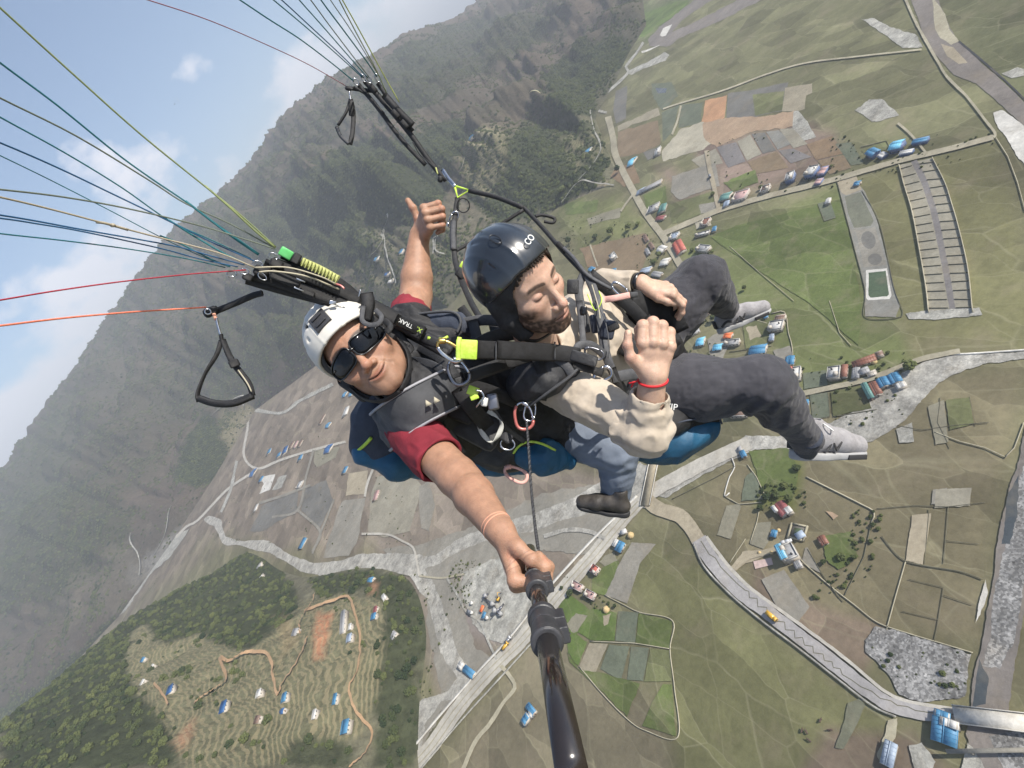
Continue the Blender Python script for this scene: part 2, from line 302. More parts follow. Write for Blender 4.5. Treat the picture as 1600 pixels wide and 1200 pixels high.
# ------------------------------------------------------------------ valley floor
def ground_mat(name, use_attr=True, col=(.14, .14, .08), lines=.5, scale=1.0, rock=0.0, furrow=None):
    m = bpy.data.materials.new(name); m.use_nodes = True; t = m.node_tree; b = t.nodes['Principled BSDF']; b.inputs['Roughness'].default_value = .92; b.inputs['Specular IOR Level'].default_value = .15
    pos = N(t, 'ShaderNodeNewGeometry').outputs['Position']
    if use_attr: cs = N(t, 'ShaderNodeAttribute', attribute_name='tint').outputs['Color']
    else:
        r = N(t, 'ShaderNodeRGB'); r.outputs[0].default_value = rgba(col); cs = r.outputs[0]
    def noise(s, d=6, r=.65, vec=pos):
        n = N(t, 'ShaderNodeTexNoise'); n.inputs['Scale'].default_value = s; n.inputs['Detail'].default_value = d; n.inputs['Roughness'].default_value = r; t.links.new(vec, n.inputs['Vector']); return n
    def rng(v, a, b_, c, d):
        n = N(t, 'ShaderNodeMapRange'); n.inputs[1].default_value = a; n.inputs[2].default_value = b_; n.inputs[3].default_value = c; n.inputs[4].default_value = d; t.links.new(v, n.inputs[0]); return n.outputs[0]
    def mul(a, b_, f=1.0, mode='MULTIPLY'):
        n = N(t, 'ShaderNodeMix', data_type='RGBA', blend_type=mode)
        if isinstance(f, float): n.inputs['Factor'].default_value = f
        else: t.links.new(f, n.inputs['Factor'])
        t.links.new(a, n.inputs['A'])
        if isinstance(b_, tuple): n.inputs['B'].default_value = rgba(b_)
        else: t.links.new(b_, n.inputs['B'])
        return n.outputs['Result']
    big = noise(.012 * scale, 5); fine = noise(.25 * scale, 7, .75); med = noise(.05 * scale, 5)
    c = mul(cs, rng(big.outputs['Fac'], .3, .7, .78, 1.22)); c = mul(c, rng(fine.outputs['Fac'], .3, .7, .82, 1.18)); c = mul(c, rng(med.outputs['Fac'], .25, .75, .85, 1.15))
    # brown bare tinge where the medium noise peaks
    c = mul(c, (.24, .20, .14), math_(t, 'MULTIPLY', rng(noise(.03 * scale, 6).outputs['Fac'], .52, .75, 0, .5), 1.0, clamp=True), 'MIX')
    if lines:
        d = noise(.02, 3); vm = N(t, 'ShaderNodeVectorMath', operation='MULTIPLY_ADD'); t.links.new(d.outputs['Color'], vm.inputs[0]); vm.inputs[1].default_value = (13, 13, 0); t.links.new(pos, vm.inputs[2])
        for sc_, w_, k_ in ((.030, .010, .38), (.052, .009, .30)):
            mpn = N(t, 'ShaderNodeMapping'); mpn.inputs['Scale'].default_value = (1.0, .42, 0); mpn.inputs['Rotation'].default_value = (0, 0, .5 + sc_ * 9); t.links.new(vm.outputs[0], mpn.inputs[0])
            vo = N(t, 'ShaderNodeTexVoronoi', feature='DISTANCE_TO_EDGE'); vo.inputs['Scale'].default_value = sc_; vo.inputs['Randomness'].default_value = .5; t.links.new(mpn.outputs[0], vo.inputs['Vector'])
            ln = rng(vo.outputs['Distance'], w_ * .5, w_ * 2.0, 1, 0); ln = math_(t, 'MULTIPLY', ln, k_ * lines, clamp=True)
            brk = rng(noise(.015 + sc_ * .1, 2).outputs['Fac'], .34, .55, 0, 1); ln = math_(t, 'MULTIPLY', ln, brk)
            c = mul(c, (.30, .28, .18), ln, 'MIX')
            # every paddy its own shade
            v2 = N(t, 'ShaderNodeTexVoronoi', feature='F1'); v2.inputs['Scale'].default_value = sc_; v2.inputs['Randomness'].default_value = .5; t.links.new(mpn.outputs[0], v2.inputs['Vector'])
            sx = N(t, 'ShaderNodeSeparateColor'); t.links.new(v2.outputs['Color'], sx.inputs[0]); c = mul(c, rng(sx.outputs[0], 0, 1, .80, 1.18))
    if furrow:
        mpn = N(t, 'ShaderNodeMapping'); mpn.inputs['Rotation'].default_value = (0, 0, furrow[0]); t.links.new(pos, mpn.inputs[0])
        wv = N(t, 'ShaderNodeTexWave', wave_type='BANDS'); wv.inputs['Scale'].default_value = furrow[1]; wv.inputs['Distortion'].default_value = 3; wv.inputs['Detail'].default_value = 3; wv.inputs['Detail Scale'].default_value = 1.5; t.links.new(mpn.outputs[0], wv.inputs['Vector'])
        c = mul(c, rng(wv.outputs['Fac'], 0, 1, .86, 1.12))
    if rock:
        vo = N(t, 'ShaderNodeTexVoronoi', feature='F1'); vo.inputs['Scale'].default_value = 1.15; t.links.new(pos, vo.inputs['Vector']); sx = N(t, 'ShaderNodeSeparateColor'); t.links.new(vo.outputs['Color'], sx.inputs[0])
        c = mul(c, rng(sx.outputs[0], .2, 1, 1 - rock, 1 + rock)); c = mul(c, rng(noise(.09, 6, .7).outputs['Fac'], .35, .65, .62, 1.3))
    t.links.new(c, b.inputs['Base Color'])
    bp = N(t, 'ShaderNodeBump'); bp.inputs['Distance'].default_value = .5 if not rock else 1.0; bp.inputs['Strength'].default_value = .6; t.links.new(fine.outputs['Fac'], bp.inputs['Height']); t.links.new(bp.outputs[0], b.inputs['Normal'])
    return m
ZONES = [((.140, .152, .078), 40, [(880, -60), (1420, -60), (1560, 180), (1560, 230), (1040, 370), (980, 260), (960, 130)]),
         ((.112, .128, .064), 30, [(1440, -60), (1700, -60), (1700, 250), (1600, 190), (1500, 90)]),
         ((.095, .140, .048), 26, [(935, 60), (985, 25), (1110, -20), (1085, 20), (1030, 45), (1000, 62)]),
         ((.122, .152, .058), 24, [(1050, 385), (1330, 285), (1420, 560), (1250, 600), (1160, 470)]),
         ((.142, .150, .070), 30, [(1330, 280), (1560, 215), (1620, 540), (1420, 560)]),
         ((.162, .156, .090), 40, [(1140, 700), (1440, 580), (1600, 560), (1540, 1000), (1400, 985), (1200, 940), (1080, 800)]),
         ((.136, .148, .068), 30, [(950, 880), (1060, 850), (1300, 1050), (1400, 1130), (1300, 1250), (1060, 1250), (1050, 1000)]),
         ((.165, .160, .100), 40, [(660, 1250), (820, 1010), (870, 990), (1050, 1130), (1060, 1260)]),
         ((.185, .168, .125), 40, [(280, 820), (380, 640), (460, 560), (700, 500), (700, 800), (520, 880), (400, 850)]),
         ((.205, .190, .145), 30, [(560, 760), (760, 720), (1000, 740), (980, 800), (830, 980), (700, 1130), (660, 1000), (600, 880)]),
         ((.27, .26, .23), 26, [(715, 890), (810, 870), (850, 930), (820, 1000), (790, 1020), (740, 1000), (715, 950)]),
         ((.20, .165, .125), 22, [(1090, 205), (1240, 195), (1300, 215), (1310, 262), (1120, 320), (1100, 270)]),
         ((.17, .145, .105), 18, [(1025, 260), (1120, 265), (1120, 300), (1060, 315), (1040, 300)]),
         ((.17, .145, .1), 18, [(1190, 870), (1260, 920), (1390, 975), (1350, 1040), (1270, 990), (1200, 930)]),
         ((.13, .16, .05), 18, [(1165, 695), (1250, 700), (1250, 790), (1185, 790)]),
         ((.15, .13, .09), 26, [(1300, 1130), (1420, 1130), (1500, 1210), (1240, 1260)]),
         ((.165, .148, .108), 40, [(-60, 1150), (60, 1000), (300, 770), (420, 640), (480, 700), (300, 880), (200, 960), (60, 1160)]),
         ((.125, .145, .06), 20, [(860, 330), (960, 290), (1010, 360), (900, 385)])]
azl = np.radians(np.concatenate([np.arange(-180, -70, 5.), np.arange(-70, 80, .5), np.arange(80, 180.1, 5.)]))
rl = np.concatenate([[0.01, 15, 30], np.exp(np.linspace(math.log(40), math.log(5000), 330)), [7000, 12000, 25000, 50000]])
Rg, Ag = np.meshgrid(rl, azl, indexing='ij'); X_, Y_ = Rg * np.sin(Ag), Rg * np.cos(Ag); nr, nc = X_.shape
idx = np.arange(nr * nc).reshape(nr, nc); Fq = np.stack([idx[:-1, :-1], idx[1:, :-1], idx[1:, 1:], idx[:-1, 1:]], -1).reshape(-1, 4)
Vg = np.stack([X_.ravel(), Y_.ravel(), 0 * X_.ravel()], -1); me = mesh_np('ground', Vg, Fq)
qv = proj(Vg); j = 26 * (fbm(Vg[:, 0] * .012, Vg[:, 1] * .012, 4, 90) - .5) * 2; j2 = 26 * (fbm(Vg[:, 0] * .012 + 40, Vg[:, 1] * .012, 4, 91) - .5) * 2
cg = np.tile(np.array([.135, .14, .075]), (len(Vg), 1))
for c_, w_, P in ZONES:
    k = soft(qv[:, 0] + j, qv[:, 1] + j2, P, w_)[:, None]; cg = cg * (1 - k) + np.array(c_) * k
cg = cg * np.array([1.06, .96, 1.0]); attr(me, 'tint', cg, 'FLOAT_COLOR'); tag(link('ground', me, ground_mat('valley_grass', lines=.8)), kind='structure')

GM = {}
GCOL = dict(green=(.105, .132, .044), bright=(.108, .155, .042), olive=(.130, .138, .064), dkgreen=(.060, .095, .034), tan=(.27, .24, .175), beige=(.225, .21, .155), brown=(.20, .150, .095), rust=(.205, .145, .09),
            gray=(.235, .220, .185), grayd=(.15, .145, .13), orange=(.42, .24, .135), orange2=(.34, .245, .165), cream=(.37, .34, .26), gravel=(.35, .34, .30), road=(.43, .405, .35), white=(.56, .54, .49),
            dust=(.33, .285, .205), asphalt=(.33, .315, .305), path=(.33, .30, .22), mud=(.22, .215, .19), purple=(.185, .172, .165), lot=(.27, .25, .195), riverbed=(.365, .35, .31), water=(.06, .07, .075), greenwater=(.075, .105, .055), oliwater=(.15, .15, .10),
            stones=(.25, .245, .235), riverpurple=(.19, .17, .152), orgpath=(.40, .26, .15), crop=(.12, .135, .095), darkwall=(.125, .12, .085), sand=(.36, .33, .24), black=(.05, .05, .055), pink=(.5, .38, .34))
def gm(k):
    if k not in GM:
        kw = dict(lines=0, scale=1.6)
        if k in ('stones',): kw.update(rock=.4, scale=1.2)
        if k in ('riverbed', 'gravel'): kw.update(rock=.12)
        if k == 'crop': kw.update(furrow=(.9, .6))
        if k in ('green', 'olive', 'bright'): kw.update(lines=.5)
        if k in ('brown', 'rust'): kw.update(furrow=(.3, .5))
        GM[k] = ground_mat('soil_' + k, False, GCOL[k], **kw)
        if 'water' in k:
            b = GM[k].node_tree.nodes['Principled BSDF']; b.inputs['Roughness'].default_value = .12; b.inputs['Specular IOR Level'].default_value = .5
    return GM[k]
LV = [0.15]
def sheet(name, key, pts, jag=.7, z=None, kind='structure'):
    if z is None: LV[0] += .004; z = LV[0]
    P = []; n = len(pts)
    for i in range(n):
        a, b = np.array(pts[i], float), np.array(pts[(i + 1) % n], float); L = np.linalg.norm(b - a); k = max(1, int(L / (3.5 if jag else 400)))
        nrm = np.array([a[1] - b[1], b[0] - a[0]]) / (L + 1e-9)
        for s in range(k):
            q = a + (b - a) * s / k
            if jag and s: q = q + nrm * (fbm(np.array([q[0] * .09]), np.array([q[1] * .09]), 4, 13)[0] - .5) * 2 * jag
            P.append(q)
    P = np.array(P); w = G(P[:, 0], P[:, 1], z)
    me = bpy.data.meshes.new(name)
    from mathutils.geometry import tessellate_polygon
    tri = tessellate_polygon([[Vector(v) for v in w.tolist()]])
    me.from_pydata(w.tolist(), [], [tuple(t) for t in tri]); me.update()
    o = link(name, me, gm(key)); tag(o, kind=kind)
    for p in me.polygons:
        if p.normal.z < 0: p.flip()
    return o
def smooth_line(pts, step=6.0, curve=True):
    P = np.array(pts, float)
    if not curve: 
        out_ = []
        for a, b in zip(P[:-1], P[1:]):
            k = max(1, int(np.linalg.norm(b - a) / step)); out_ += [a + (b - a) * s / k for s in range(k)]
        return np.array(out_ + [P[-1]])
    Q = np.vstack([2 * P[0] - P[1], P, 2 * P[-1] - P[-2]]); out_ = []
    for i in range(1, len(Q) - 2):
        k = max(2, int(np.linalg.norm(Q[i + 1] - Q[i]) / step))
        for s in range(k):
            t = s / k; p0, p1, p2, p3 = Q[i - 1], Q[i], Q[i + 1], Q[i + 2]
            out_.append(.5 * ((2 * p1) + (-p0 + p2) * t + (2 * p0 - 5 * p1 + 4 * p2 - p3) * t * t + (-p0 + 3 * p1 - 3 * p2 + p3) * t ** 3))
    return np.array(out_ + [P[-1]])
def ribbon(name, key, pts, w, z=None, drape=False, curve=True, wob=.14, rise=0.0, w2=None, kind='structure', parent=None, step=6.0):
    if z is None: LV[0] += .004; z = LV[0]
    C = smooth_line(pts, step if not drape else 3.0, curve); d = np.gradient(C, axis=0); d /= np.linalg.norm(d, axis=1, keepdims=True) + 1e-9; nrm = np.stack([-d[:, 1], d[:, 0]], -1)
    k = np.linspace(0, 1, len(C)); ww = (w + ((w2 or w) - w) * k) / 2
    wl = ww * (1 + wob * (fbm(C[:, 0] * .08, C[:, 1] * .08, 3, 5) - .5) * 2); wr = ww * (1 + wob * (fbm(C[:, 0] * .08 + 9, C[:, 1] * .08, 3, 6) - .5) * 2)
    A, B = C + nrm * wl[:, None], C - nrm * wr[:, None]
    if drape:
        Wm = T(C[:, 0], C[:, 1]); e = 2.0
        dd = np.gradient(Wm, axis=0)[:, :2]; dd /= np.linalg.norm(dd, axis=1, keepdims=True) + 1e-9; nn = np.stack([-dd[:, 1], dd[:, 0]], -1)
        dist = np.linalg.norm(Wm - CAMP, axis=1); hw = (wl * dist / FPX * .8)[:, None]
        Wa = Wm.copy(); Wb = Wm.copy(); Wa[:, :2] += nn * hw; Wb[:, :2] -= nn * hw
        for q in (Wa, Wb, Wm): q[:, 2] = hfun(q[:, 0], q[:, 1]) + z
        zz = np.maximum(np.maximum(Wa[:, 2], Wb[:, 2]), Wm[:, 2]); zp = np.pad(zz, 4, mode='edge'); zx = np.max([zp[i:i + len(zz)] for i in range(1, 8)], 0); zp = np.pad(zx, 3, mode='edge'); zz = np.maximum(np.mean([zp[i:i + len(zz)] for i in range(7)], 0), zz - 1); Wa[:, 2] = zz; Wb[:, 2] = zz
    else: Wa, Wb = G(A[:, 0], A[:, 1], z), G(B[:, 0], B[:, 1], z); Wm = (Wa + Wb) / 2
    n = len(C)
    if rise:      # a raised bank or wall: skirt down to the ground and a top
        h = rise; Ta, Tb = Wa.copy(), Wb.copy(); Ta[:, 2] += h; Tb[:, 2] += h; V = np.vstack([Wa, Ta, Tb, Wb]); F = []
        for i in range(n - 1):
            for q in range(3): F.append((q * n + i, q * n + i + 1, (q + 1) * n + i + 1, (q + 1) * n + i))
        F += [(0, n, 2 * n, 3 * n), (n - 1, 4 * n - 1, 3 * n - 1, 2 * n - 1)]
    else:
        V = np.vstack([Wa, Wb]); F = [(i, i + 1, n + i + 1, n + i) for i in range(n - 1)]
    me = mesh_np(name, V, F); o = link(name, me, gm(key), parent)
    if parent is None: tag(o, kind=kind)
    if not rise and me.polygons[0].normal.z < 0: me.flip_normals()
    return o
S_ = sheet
S_('field', 'bright', [(935, 62), (985, 28), (1080, -5), (1060, 22), (1022, 45), (1005, 58)], 1)
S_('stream', 'riverpurple', [(1012, 62), (1030, 42), (1060, 20), (1090, -5), (1118, -5), (1065, 32), (1050, 50), (1070, 42), (1110, 22), (1160, -5), (1200, -5), (1120, 35), (1060, 60), (1045, 72), (1015, 72)], 2)
S_('sandbar', 'white', [(1031, 55), (1036, 44), (1050, 38), (1040, 56), (1034, 57)], .6)
S_('stream_bank', 'white', [(1002, 80), (1010, 78), (1032, 70), (1012, 80), (1003, 83)], .5)
S_('dirt_patch', 'gravel', [(980, 112), (1010, 98), (1038, 81), (1046, 86), (1040, 95), (1005, 107), (985, 117)], 1.5)
S_('pond', 'grayd', [(962, 142), (980, 134), (978, 185), (963, 193), (958, 172)], 1); S_('pond', 'crop', [(1018, 130), (1050, 128), (1060, 150), (1036, 172), (1022, 155)], 3); S_('pond', 'water', [(1024, 137), (1042, 138), (1040, 145), (1028, 146)], 1)
S_('field', 'tan', [(965, 197), (1028, 168), (1032, 180), (985, 196), (965, 206)], 2); S_('field', 'brown', [(965, 206), (1028, 188), (1032, 224), (1000, 240), (966, 246)], 2)
S_('field', 'crop', [(1034, 176), (1058, 165), (1062, 162), (1050, 207), (1036, 222)], 1); S_('field', 'crop', [(1064, 164), (1098, 160), (1094, 192), (1060, 200)], 1)
S_('building_plot', 'grayd', [(1137, 146), (1180, 140), (1232, 128), (1225, 172), (1175, 184), (1135, 186)], 2); S_('building_plot', 'olive', [(1176, 148), (1226, 142), (1222, 172), (1180, 181)], 1)
S_('building_plot', 'orange', [(1102, 157), (1136, 149), (1132, 184), (1108, 200), (1096, 194)], 1.5); S_('building_plot', 'tan', [(1227, 137), (1269, 130), (1269, 145), (1260, 149), (1257, 170), (1246, 174), (1222, 174)], 1)
S_('building_plot', 'cream', [(1062, 203), (1098, 190), (1120, 215), (1095, 235), (1060, 245), (1036, 252), (1034, 236)], 3); S_('building_plot', 'orange2', [(1098, 193), (1134, 184), (1180, 183), (1244, 173), (1240, 198), (1175, 206), (1120, 230), (1100, 215)], 3)
S_('building_plot', 'gravel', [(1240, 174), (1247, 173), (1262, 190), (1275, 214), (1252, 222), (1238, 200)], 1.5)
for a, b, c, d, k in (((1120, 230), (1150, 222), (1165, 252), (1138, 262), 'purple'), ((1152, 221), (1172, 210), (1190, 240), (1167, 251), 'lot'), ((1174, 209), (1195, 207), (1213, 235), (1192, 240), 'grayd'), ((1197, 206), (1216, 203), (1238, 224), (1215, 234), 'mud'),
                      ((1218, 202), (1238, 200), (1262, 225), (1240, 232), 'lot'), ((1168, 253), (1214, 236), (1232, 262), (1180, 272), 'brown'), ((1216, 235), (1240, 232), (1268, 245), (1236, 255), 'purple'), ((1260, 226), (1300, 212), (1318, 240), (1275, 250), 'rust'), ((1277, 251), (1318, 242), (1330, 262), (1296, 272), 'brown'),
                      ((1080, 250), (1118, 232), (1130, 255), (1095, 262), 'lot')): S_('field', k, [a, b, c, d], .8)
S_('field', 'crop', [(1305, 225), (1330, 222), (1350, 255), (1330, 258)], 1); S_('field', 'olive', [(1345, 235), (1385, 218), (1395, 232), (1350, 240)], 1)
S_('field', 'gravel', [(1345, 30), (1362, 28), (1400, 45), (1432, 55), (1442, 74), (1410, 75), (1390, 60), (1360, 40)], 3)
S_('dirt_patch', 'gravel', [(1335, 172), (1358, 155), (1378, 155), (1405, 180), (1370, 190), (1362, 190)], 3); S_('dirt_patch', 'gravel', [(1565, 115), (1590, 105), (1600, 108), (1600, 118), (1580, 122)], 1)
S_('river', 'riverpurple', [(1420, -8), (1435, 30), (1445, 67), (1470, 95), (1490, 117), (1525, 130), (1555, 155), (1575, 175), (1610, 205), (1610, 170), (1570, 130), (1532, 97), (1500, 67), (1485, 45), (1475, 20), (1462, -8)], 1.5)
S_('sandbar', 'sand', [(1457, -5), (1477, 22), (1483, 45), (1498, 64), (1486, 70), (1470, 60), (1461, 45), (1459, 22)], 1.5); S_('sandbar', 'dust', [(1470, 68), (1490, 74), (1512, 98), (1498, 100), (1480, 88)], 1); S_('river_bank', 'white', [(1552, 176), (1566, 172), (1610, 203), (1610, 270), (1590, 245), (1575, 220), (1558, 195)], 2.5)
S_('river_channel', 'black', [(1497, 66), (1530, 93), (1570, 127), (1610, 166), (1610, 162), (1570, 123), (1532, 90), (1499, 63)], .5)
# middle left of the main road
S_('field', 'green', [(1005, 305), (1040, 290), (1043, 320), (1013, 332)], 1); S_('field', 'rust', [(945, 268), (990, 255), (1000, 285), (975, 292)], 2); S_('field', 'beige', [(917, 342), (970, 324), (968, 340), (920, 352)], 2)
S_('field', 'green', [(880, 318), (935, 312), (932, 330), (885, 335)], 2); S_('field', 'brown', [(905, 388), (1007, 364), (1011, 397), (1000, 430), (935, 428)], 2); S_('field', 'rust', [(908, 388), (925, 382), (934, 416), (918, 418)], 1); S_('building_plot', 'grayd', [(1005, 238), (1030, 230), (1032, 243), (1012, 250)], .5)
S_('field', 'gray', [(1050, 275), (1118, 255), (1125, 290), (1062, 312), (1048, 300)], 2); S_('field', 'olive', [(1045, 320), (1118, 297), (1123, 326), (1050, 350)], 1); S_('field', 'gray', [(1092, 320), (1117, 315), (1120, 330), (1095, 334)], 1)
S_('field', 'green', [(1130, 285), (1180, 265), (1185, 285), (1145, 300)], 2); S_('building_plot', 'cream', [(1085, 345), (1108, 338), (1112, 352), (1088, 358)], 1)
# ponds with banks
S_('pond_bank', 'mud', [(1308, 284), (1335, 280), (1352, 300), (1372, 350), (1397, 450), (1406, 478), (1400, 496), (1352, 494), (1350, 450), (1335, 388)], 1)
S_('pond', 'oliwater', [(1320, 307), (1345, 300), (1352, 315), (1365, 345), (1360, 353), (1335, 356), (1326, 336)]); S_('pond_bed', 'gray', [(1337, 360), (1367, 355), (1374, 375), (1385, 414), (1350, 418)], .6)
def oval(name, key, x, y, a, b, rot=0, n=26, jag=0):
    return sheet(name, key, [(x + a * math.cos(t) * math.cos(rot) - b * math.sin(t) * math.sin(rot), y + a * math.cos(t) * math.sin(rot) + b * math.sin(t) * math.cos(rot)) for t in np.linspace(0, 2 * math.pi, n, endpoint=False)], jag)
oval('puddle', 'grayd', 1357, 375, 11, 14, -.3); oval('puddle', 'grayd', 1367, 405, 11, 9); S_('pond_bank', 'white', [(1353, 422), (1386, 419), (1393, 462), (1390, 467), (1356, 469), (1353, 465)], .5); S_('pond', 'greenwater', [(1357, 426), (1384, 423), (1389, 460), (1386, 463), (1360, 465), (1357, 461)]); oval('puddle', 'mud', 1372, 482, 8, 5)
# plotted land either side of a lane
PL = np.array([(1405, 258), (1413, 290), (1425, 330), (1437, 392), (1447, 450), (1451, 488)], float); PR = np.array([(1457, 247), (1477, 287), (1487, 318), (1497, 352), (1512, 417), (1520, 488)], float); PC = np.array([(1428, 251), (1445, 287), (1460, 335), (1472, 392), (1482, 445), (1489, 488)], float)
S_('plotted_land', 'lot', [tuple(p) for p in PL] + [tuple(p) for p in PR[::-1]], 1); ribbon('lane', 'purple', [tuple(p) for p in PC], 10)
def along(P, t):
    d = np.concatenate([[0], np.cumsum(np.linalg.norm(np.diff(P, axis=0), axis=1))]); t = t * d[-1]; return np.array([np.interp(t, d, P[:, 0]), np.interp(t, d, P[:, 1])])
S_('field', 'green', [(1312, 312), (1330, 380), (1345, 470), (1342, 540), (1260, 470), (1180, 420), (1110, 370), (1150, 352), (1200, 340)], 2)
S_('building_plot', 'gravel', [(1415, 490), (1450, 485), (1530, 480), (1535, 492), (1460, 500), (1420, 498)], 2); S_('field', 'crop', [(1278, 318), (1296, 312), (1306, 340), (1288, 346)], .5)
S_('building_plot', 'dust', [(1308, 282), (1338, 275), (1346, 296), (1322, 305), (1314, 300)], 1.5)
# village, dry river bed
S_('dry_river', 'riverbed', [(1140, 702), (1165, 680), (1215, 682), (1250, 672), (1300, 660), (1350, 632), (1395, 600), (1410, 582), (1440, 567), (1480, 556), (1600, 549), (1610, 549), (1610, 560), (1540, 568), (1490, 585), (1465, 600), (1440, 625), (1425, 645), (1400, 668), (1360, 690), (1280, 700), (1180, 702), (1120, 730), (1040, 778), (1020, 775), (1000, 765)], 2.5)
S_('gravel_wash', 'gray', [(596, 858), (660, 850), (760, 815), (850, 770), (1000, 745), (985, 805), (930, 868), (850, 858), (760, 888), (700, 905), (655, 905)], 5)
S_('gravel_wash', 'gray', [(660, 900), (720, 905), (728, 960), (742, 1010), (772, 1032), (735, 1080), (690, 1110), (655, 1180), (648, 1130), (690, 1080), (672, 1000)], 5)
S_('dry_river', 'riverbed', [(1022, 730), (1005, 790), (985, 800), (930, 800), (880, 812), (830, 832), (770, 842), (720, 860), (690, 878), (660, 890), (600, 888), (560, 892), (500, 900), (470, 893), (430, 868), (385, 855), (350, 850), (335, 822), (318, 812), (326, 806), (345, 812), (352, 838), (375, 845), (420, 845), (450, 865), (490, 880), (530, 876), (560, 866), (620, 866), (680, 868), (720, 840), (780, 818), (840, 800), (900, 775), (950, 745), (1000, 722)], 3)
S_('dry_river', 'riverbed', [(560, 866), (620, 864), (650, 870), (680, 915), (705, 985), (715, 1020), (735, 1045), (745, 1075), (728, 1090), (690, 1095), (665, 1130), (655, 1190), (648, 1150), (640, 1110), (660, 1092), (700, 1080), (715, 1060), (688, 1020), (680, 985), (668, 940), (640, 900), (600, 890)], 3)
S_('gravel_yard', 'gravel', [(722, 895), (760, 878), (782, 872), (790, 900), (812, 915), (838, 925), (842, 960), (815, 985), (800, 1010), (765, 1000), (738, 975), (724, 940)], 4); S_('pond', 'gravel', [(763, 895), (778, 886), (784, 905), (776, 915), (762, 910)], 1); S_('pond', 'riverbed', [(782, 912), (800, 905), (806, 930), (790, 935)], 1)
S_('dry_field', 'gray', [(537, 782), (572, 777), (565, 807), (562, 832), (556, 850), (545, 868), (505, 872), (512, 845), (520, 825), (530, 792)], 1.5); S_('building_plot', 'white', [(407, 745), (430, 741), (422, 765), (405, 772), (412, 756)], 1); S_('building_plot', 'beige', [(492, 703), (530, 698), (525, 715), (495, 730), (490, 722)], 1); S_('building_plot', 'gravel', [(436, 745), (448, 742), (440, 762), (425, 766)], 1)
for P in ([(590, 745), (640, 735), (660, 760), (640, 830), (600, 840), (575, 830), (580, 770)],): S_('dry_field', 'lot', P, 1)
S_('dry_field', 'gray', [(655, 760), (670, 752), (680, 790), (670, 830), (658, 825), (655, 790)], 1); S_('dry_field', 'dust', [(545, 740), (575, 735), (570, 772), (540, 775)], 2); S_('dry_field', 'grayd', [(410, 790), (465, 768), (465, 797), (410, 830), (390, 830)], 2); S_('dry_field', 'grayd', [(475, 765), (510, 750), (520, 780), (500, 828), (470, 797)], 2)
# below the road
S_('field', 'gray', [(987, 847), (1025, 850), (1000, 880), (980, 943), (945, 930), (962, 890)], 1); S_('field', 'green', [(925, 905), (962, 868), (968, 880), (945, 930), (925, 925)], 2); S_('field', 'beige', [(945, 868), (960, 862), (965, 876), (945, 885), (936, 878)], 2)
S_('field', 'bright', [(873, 940), (892, 930), (912, 945), (925, 955), (905, 985), (888, 1010), (880, 980)], 2); S_('field', 'beige', [(885, 975), (900, 958), (922, 962), (912, 982), (895, 990)], 2); S_('field', 'bright', [(925, 950), (964, 957), (960, 1001), (922, 1000), (902, 987)], 1)
S_('field', 'crop', [(966, 955), (997, 957), (992, 1005), (961, 1001)], .8); S_('field', 'green', [(998, 958), (1050, 971), (1046, 1014), (993, 1006)], .8); S_('field', 'tan', [(921, 1005), (950, 1006), (927, 1060), (905, 1041)], .8); S_('field', 'crop', [(952, 1007), (984, 1010), (970, 1064), (938, 1045)], .8); S_('field', 'crop', [(986, 1010), (1014, 1013), (1005, 1064), (980, 1062)], .8)
S_('field', 'olive', [(1016, 1013), (1046, 1016), (1050, 1064), (1006, 1065)], .8); S_('field', 'green', [(1036, 1069), (1050, 1069), (1056, 1150), (1003, 1134), (1020, 1095)], 1); S_('field', 'green', [(885, 1018), (903, 1045), (935, 1050), (1000, 1068), (980, 1120), (940, 1080), (890, 1035)], 3); S_('field', 'bright', [(885, 985), (900, 990), (918, 1003), (903, 1040), (887, 1020)], 2)
S_('dirt_patch', 'dust', [(942, 962), (955, 958), (950, 975), (944, 978)], 1.5); S_('field', 'beige', [(1135, 790), (1155, 787), (1158, 792), (1142, 842), (1120, 836)], 1); S_('field', 'beige', [(1183, 817), (1205, 815), (1200, 848), (1193, 858), (1172, 850)], 1); S_('field', 'green', [(1170, 705), (1230, 700), (1248, 730), (1240, 775), (1195, 775)], 2); S_('field', 'crop', [(1165, 745), (1178, 735), (1192, 780), (1158, 783)], 2)
S_('dirt_patch', 'dust', [(1142, 885), (1160, 862), (1200, 857), (1232, 845), (1238, 850), (1200, 868), (1165, 880), (1150, 892)], 2); S_('concrete_slab', 'pink', [(1177, 877), (1205, 871), (1208, 882), (1180, 889)], .3); S_('building_plot', 'gray', [(1190, 905), (1225, 890), (1265, 948), (1245, 975), (1212, 945)], 1.5); S_('field', 'gray', [(1258, 856), (1262, 855), (1282, 895), (1252, 880)], .6)
S_('field', 'crop', [(1265, 617), (1293, 613), (1296, 650), (1270, 656)], .5); S_('field', 'crop', [(1255, 583), (1290, 578), (1293, 602), (1256, 608)], .8); S_('field', 'olive', [(1298, 612), (1348, 602), (1362, 638), (1302, 650)], 1); S_('dirt_patch', 'dust', [(1162, 512), (1185, 505), (1200, 520), (1200, 540), (1165, 542)], 2.5); S_('field', 'olive', [(1160, 500), (1200, 490), (1203, 536), (1165, 545)], 1)
S_('dirt_patch', 'dust', [(1165, 512), (1182, 508), (1190, 525), (1172, 532)], 3); S_('building_plot', 'gray', [(1105, 530), (1128, 515), (1145, 520), (1130, 560), (1110, 560)], 2); S_('building_plot', 'gray', [(1208, 548), (1234, 540), (1240, 560), (1215, 565)], 1.5)
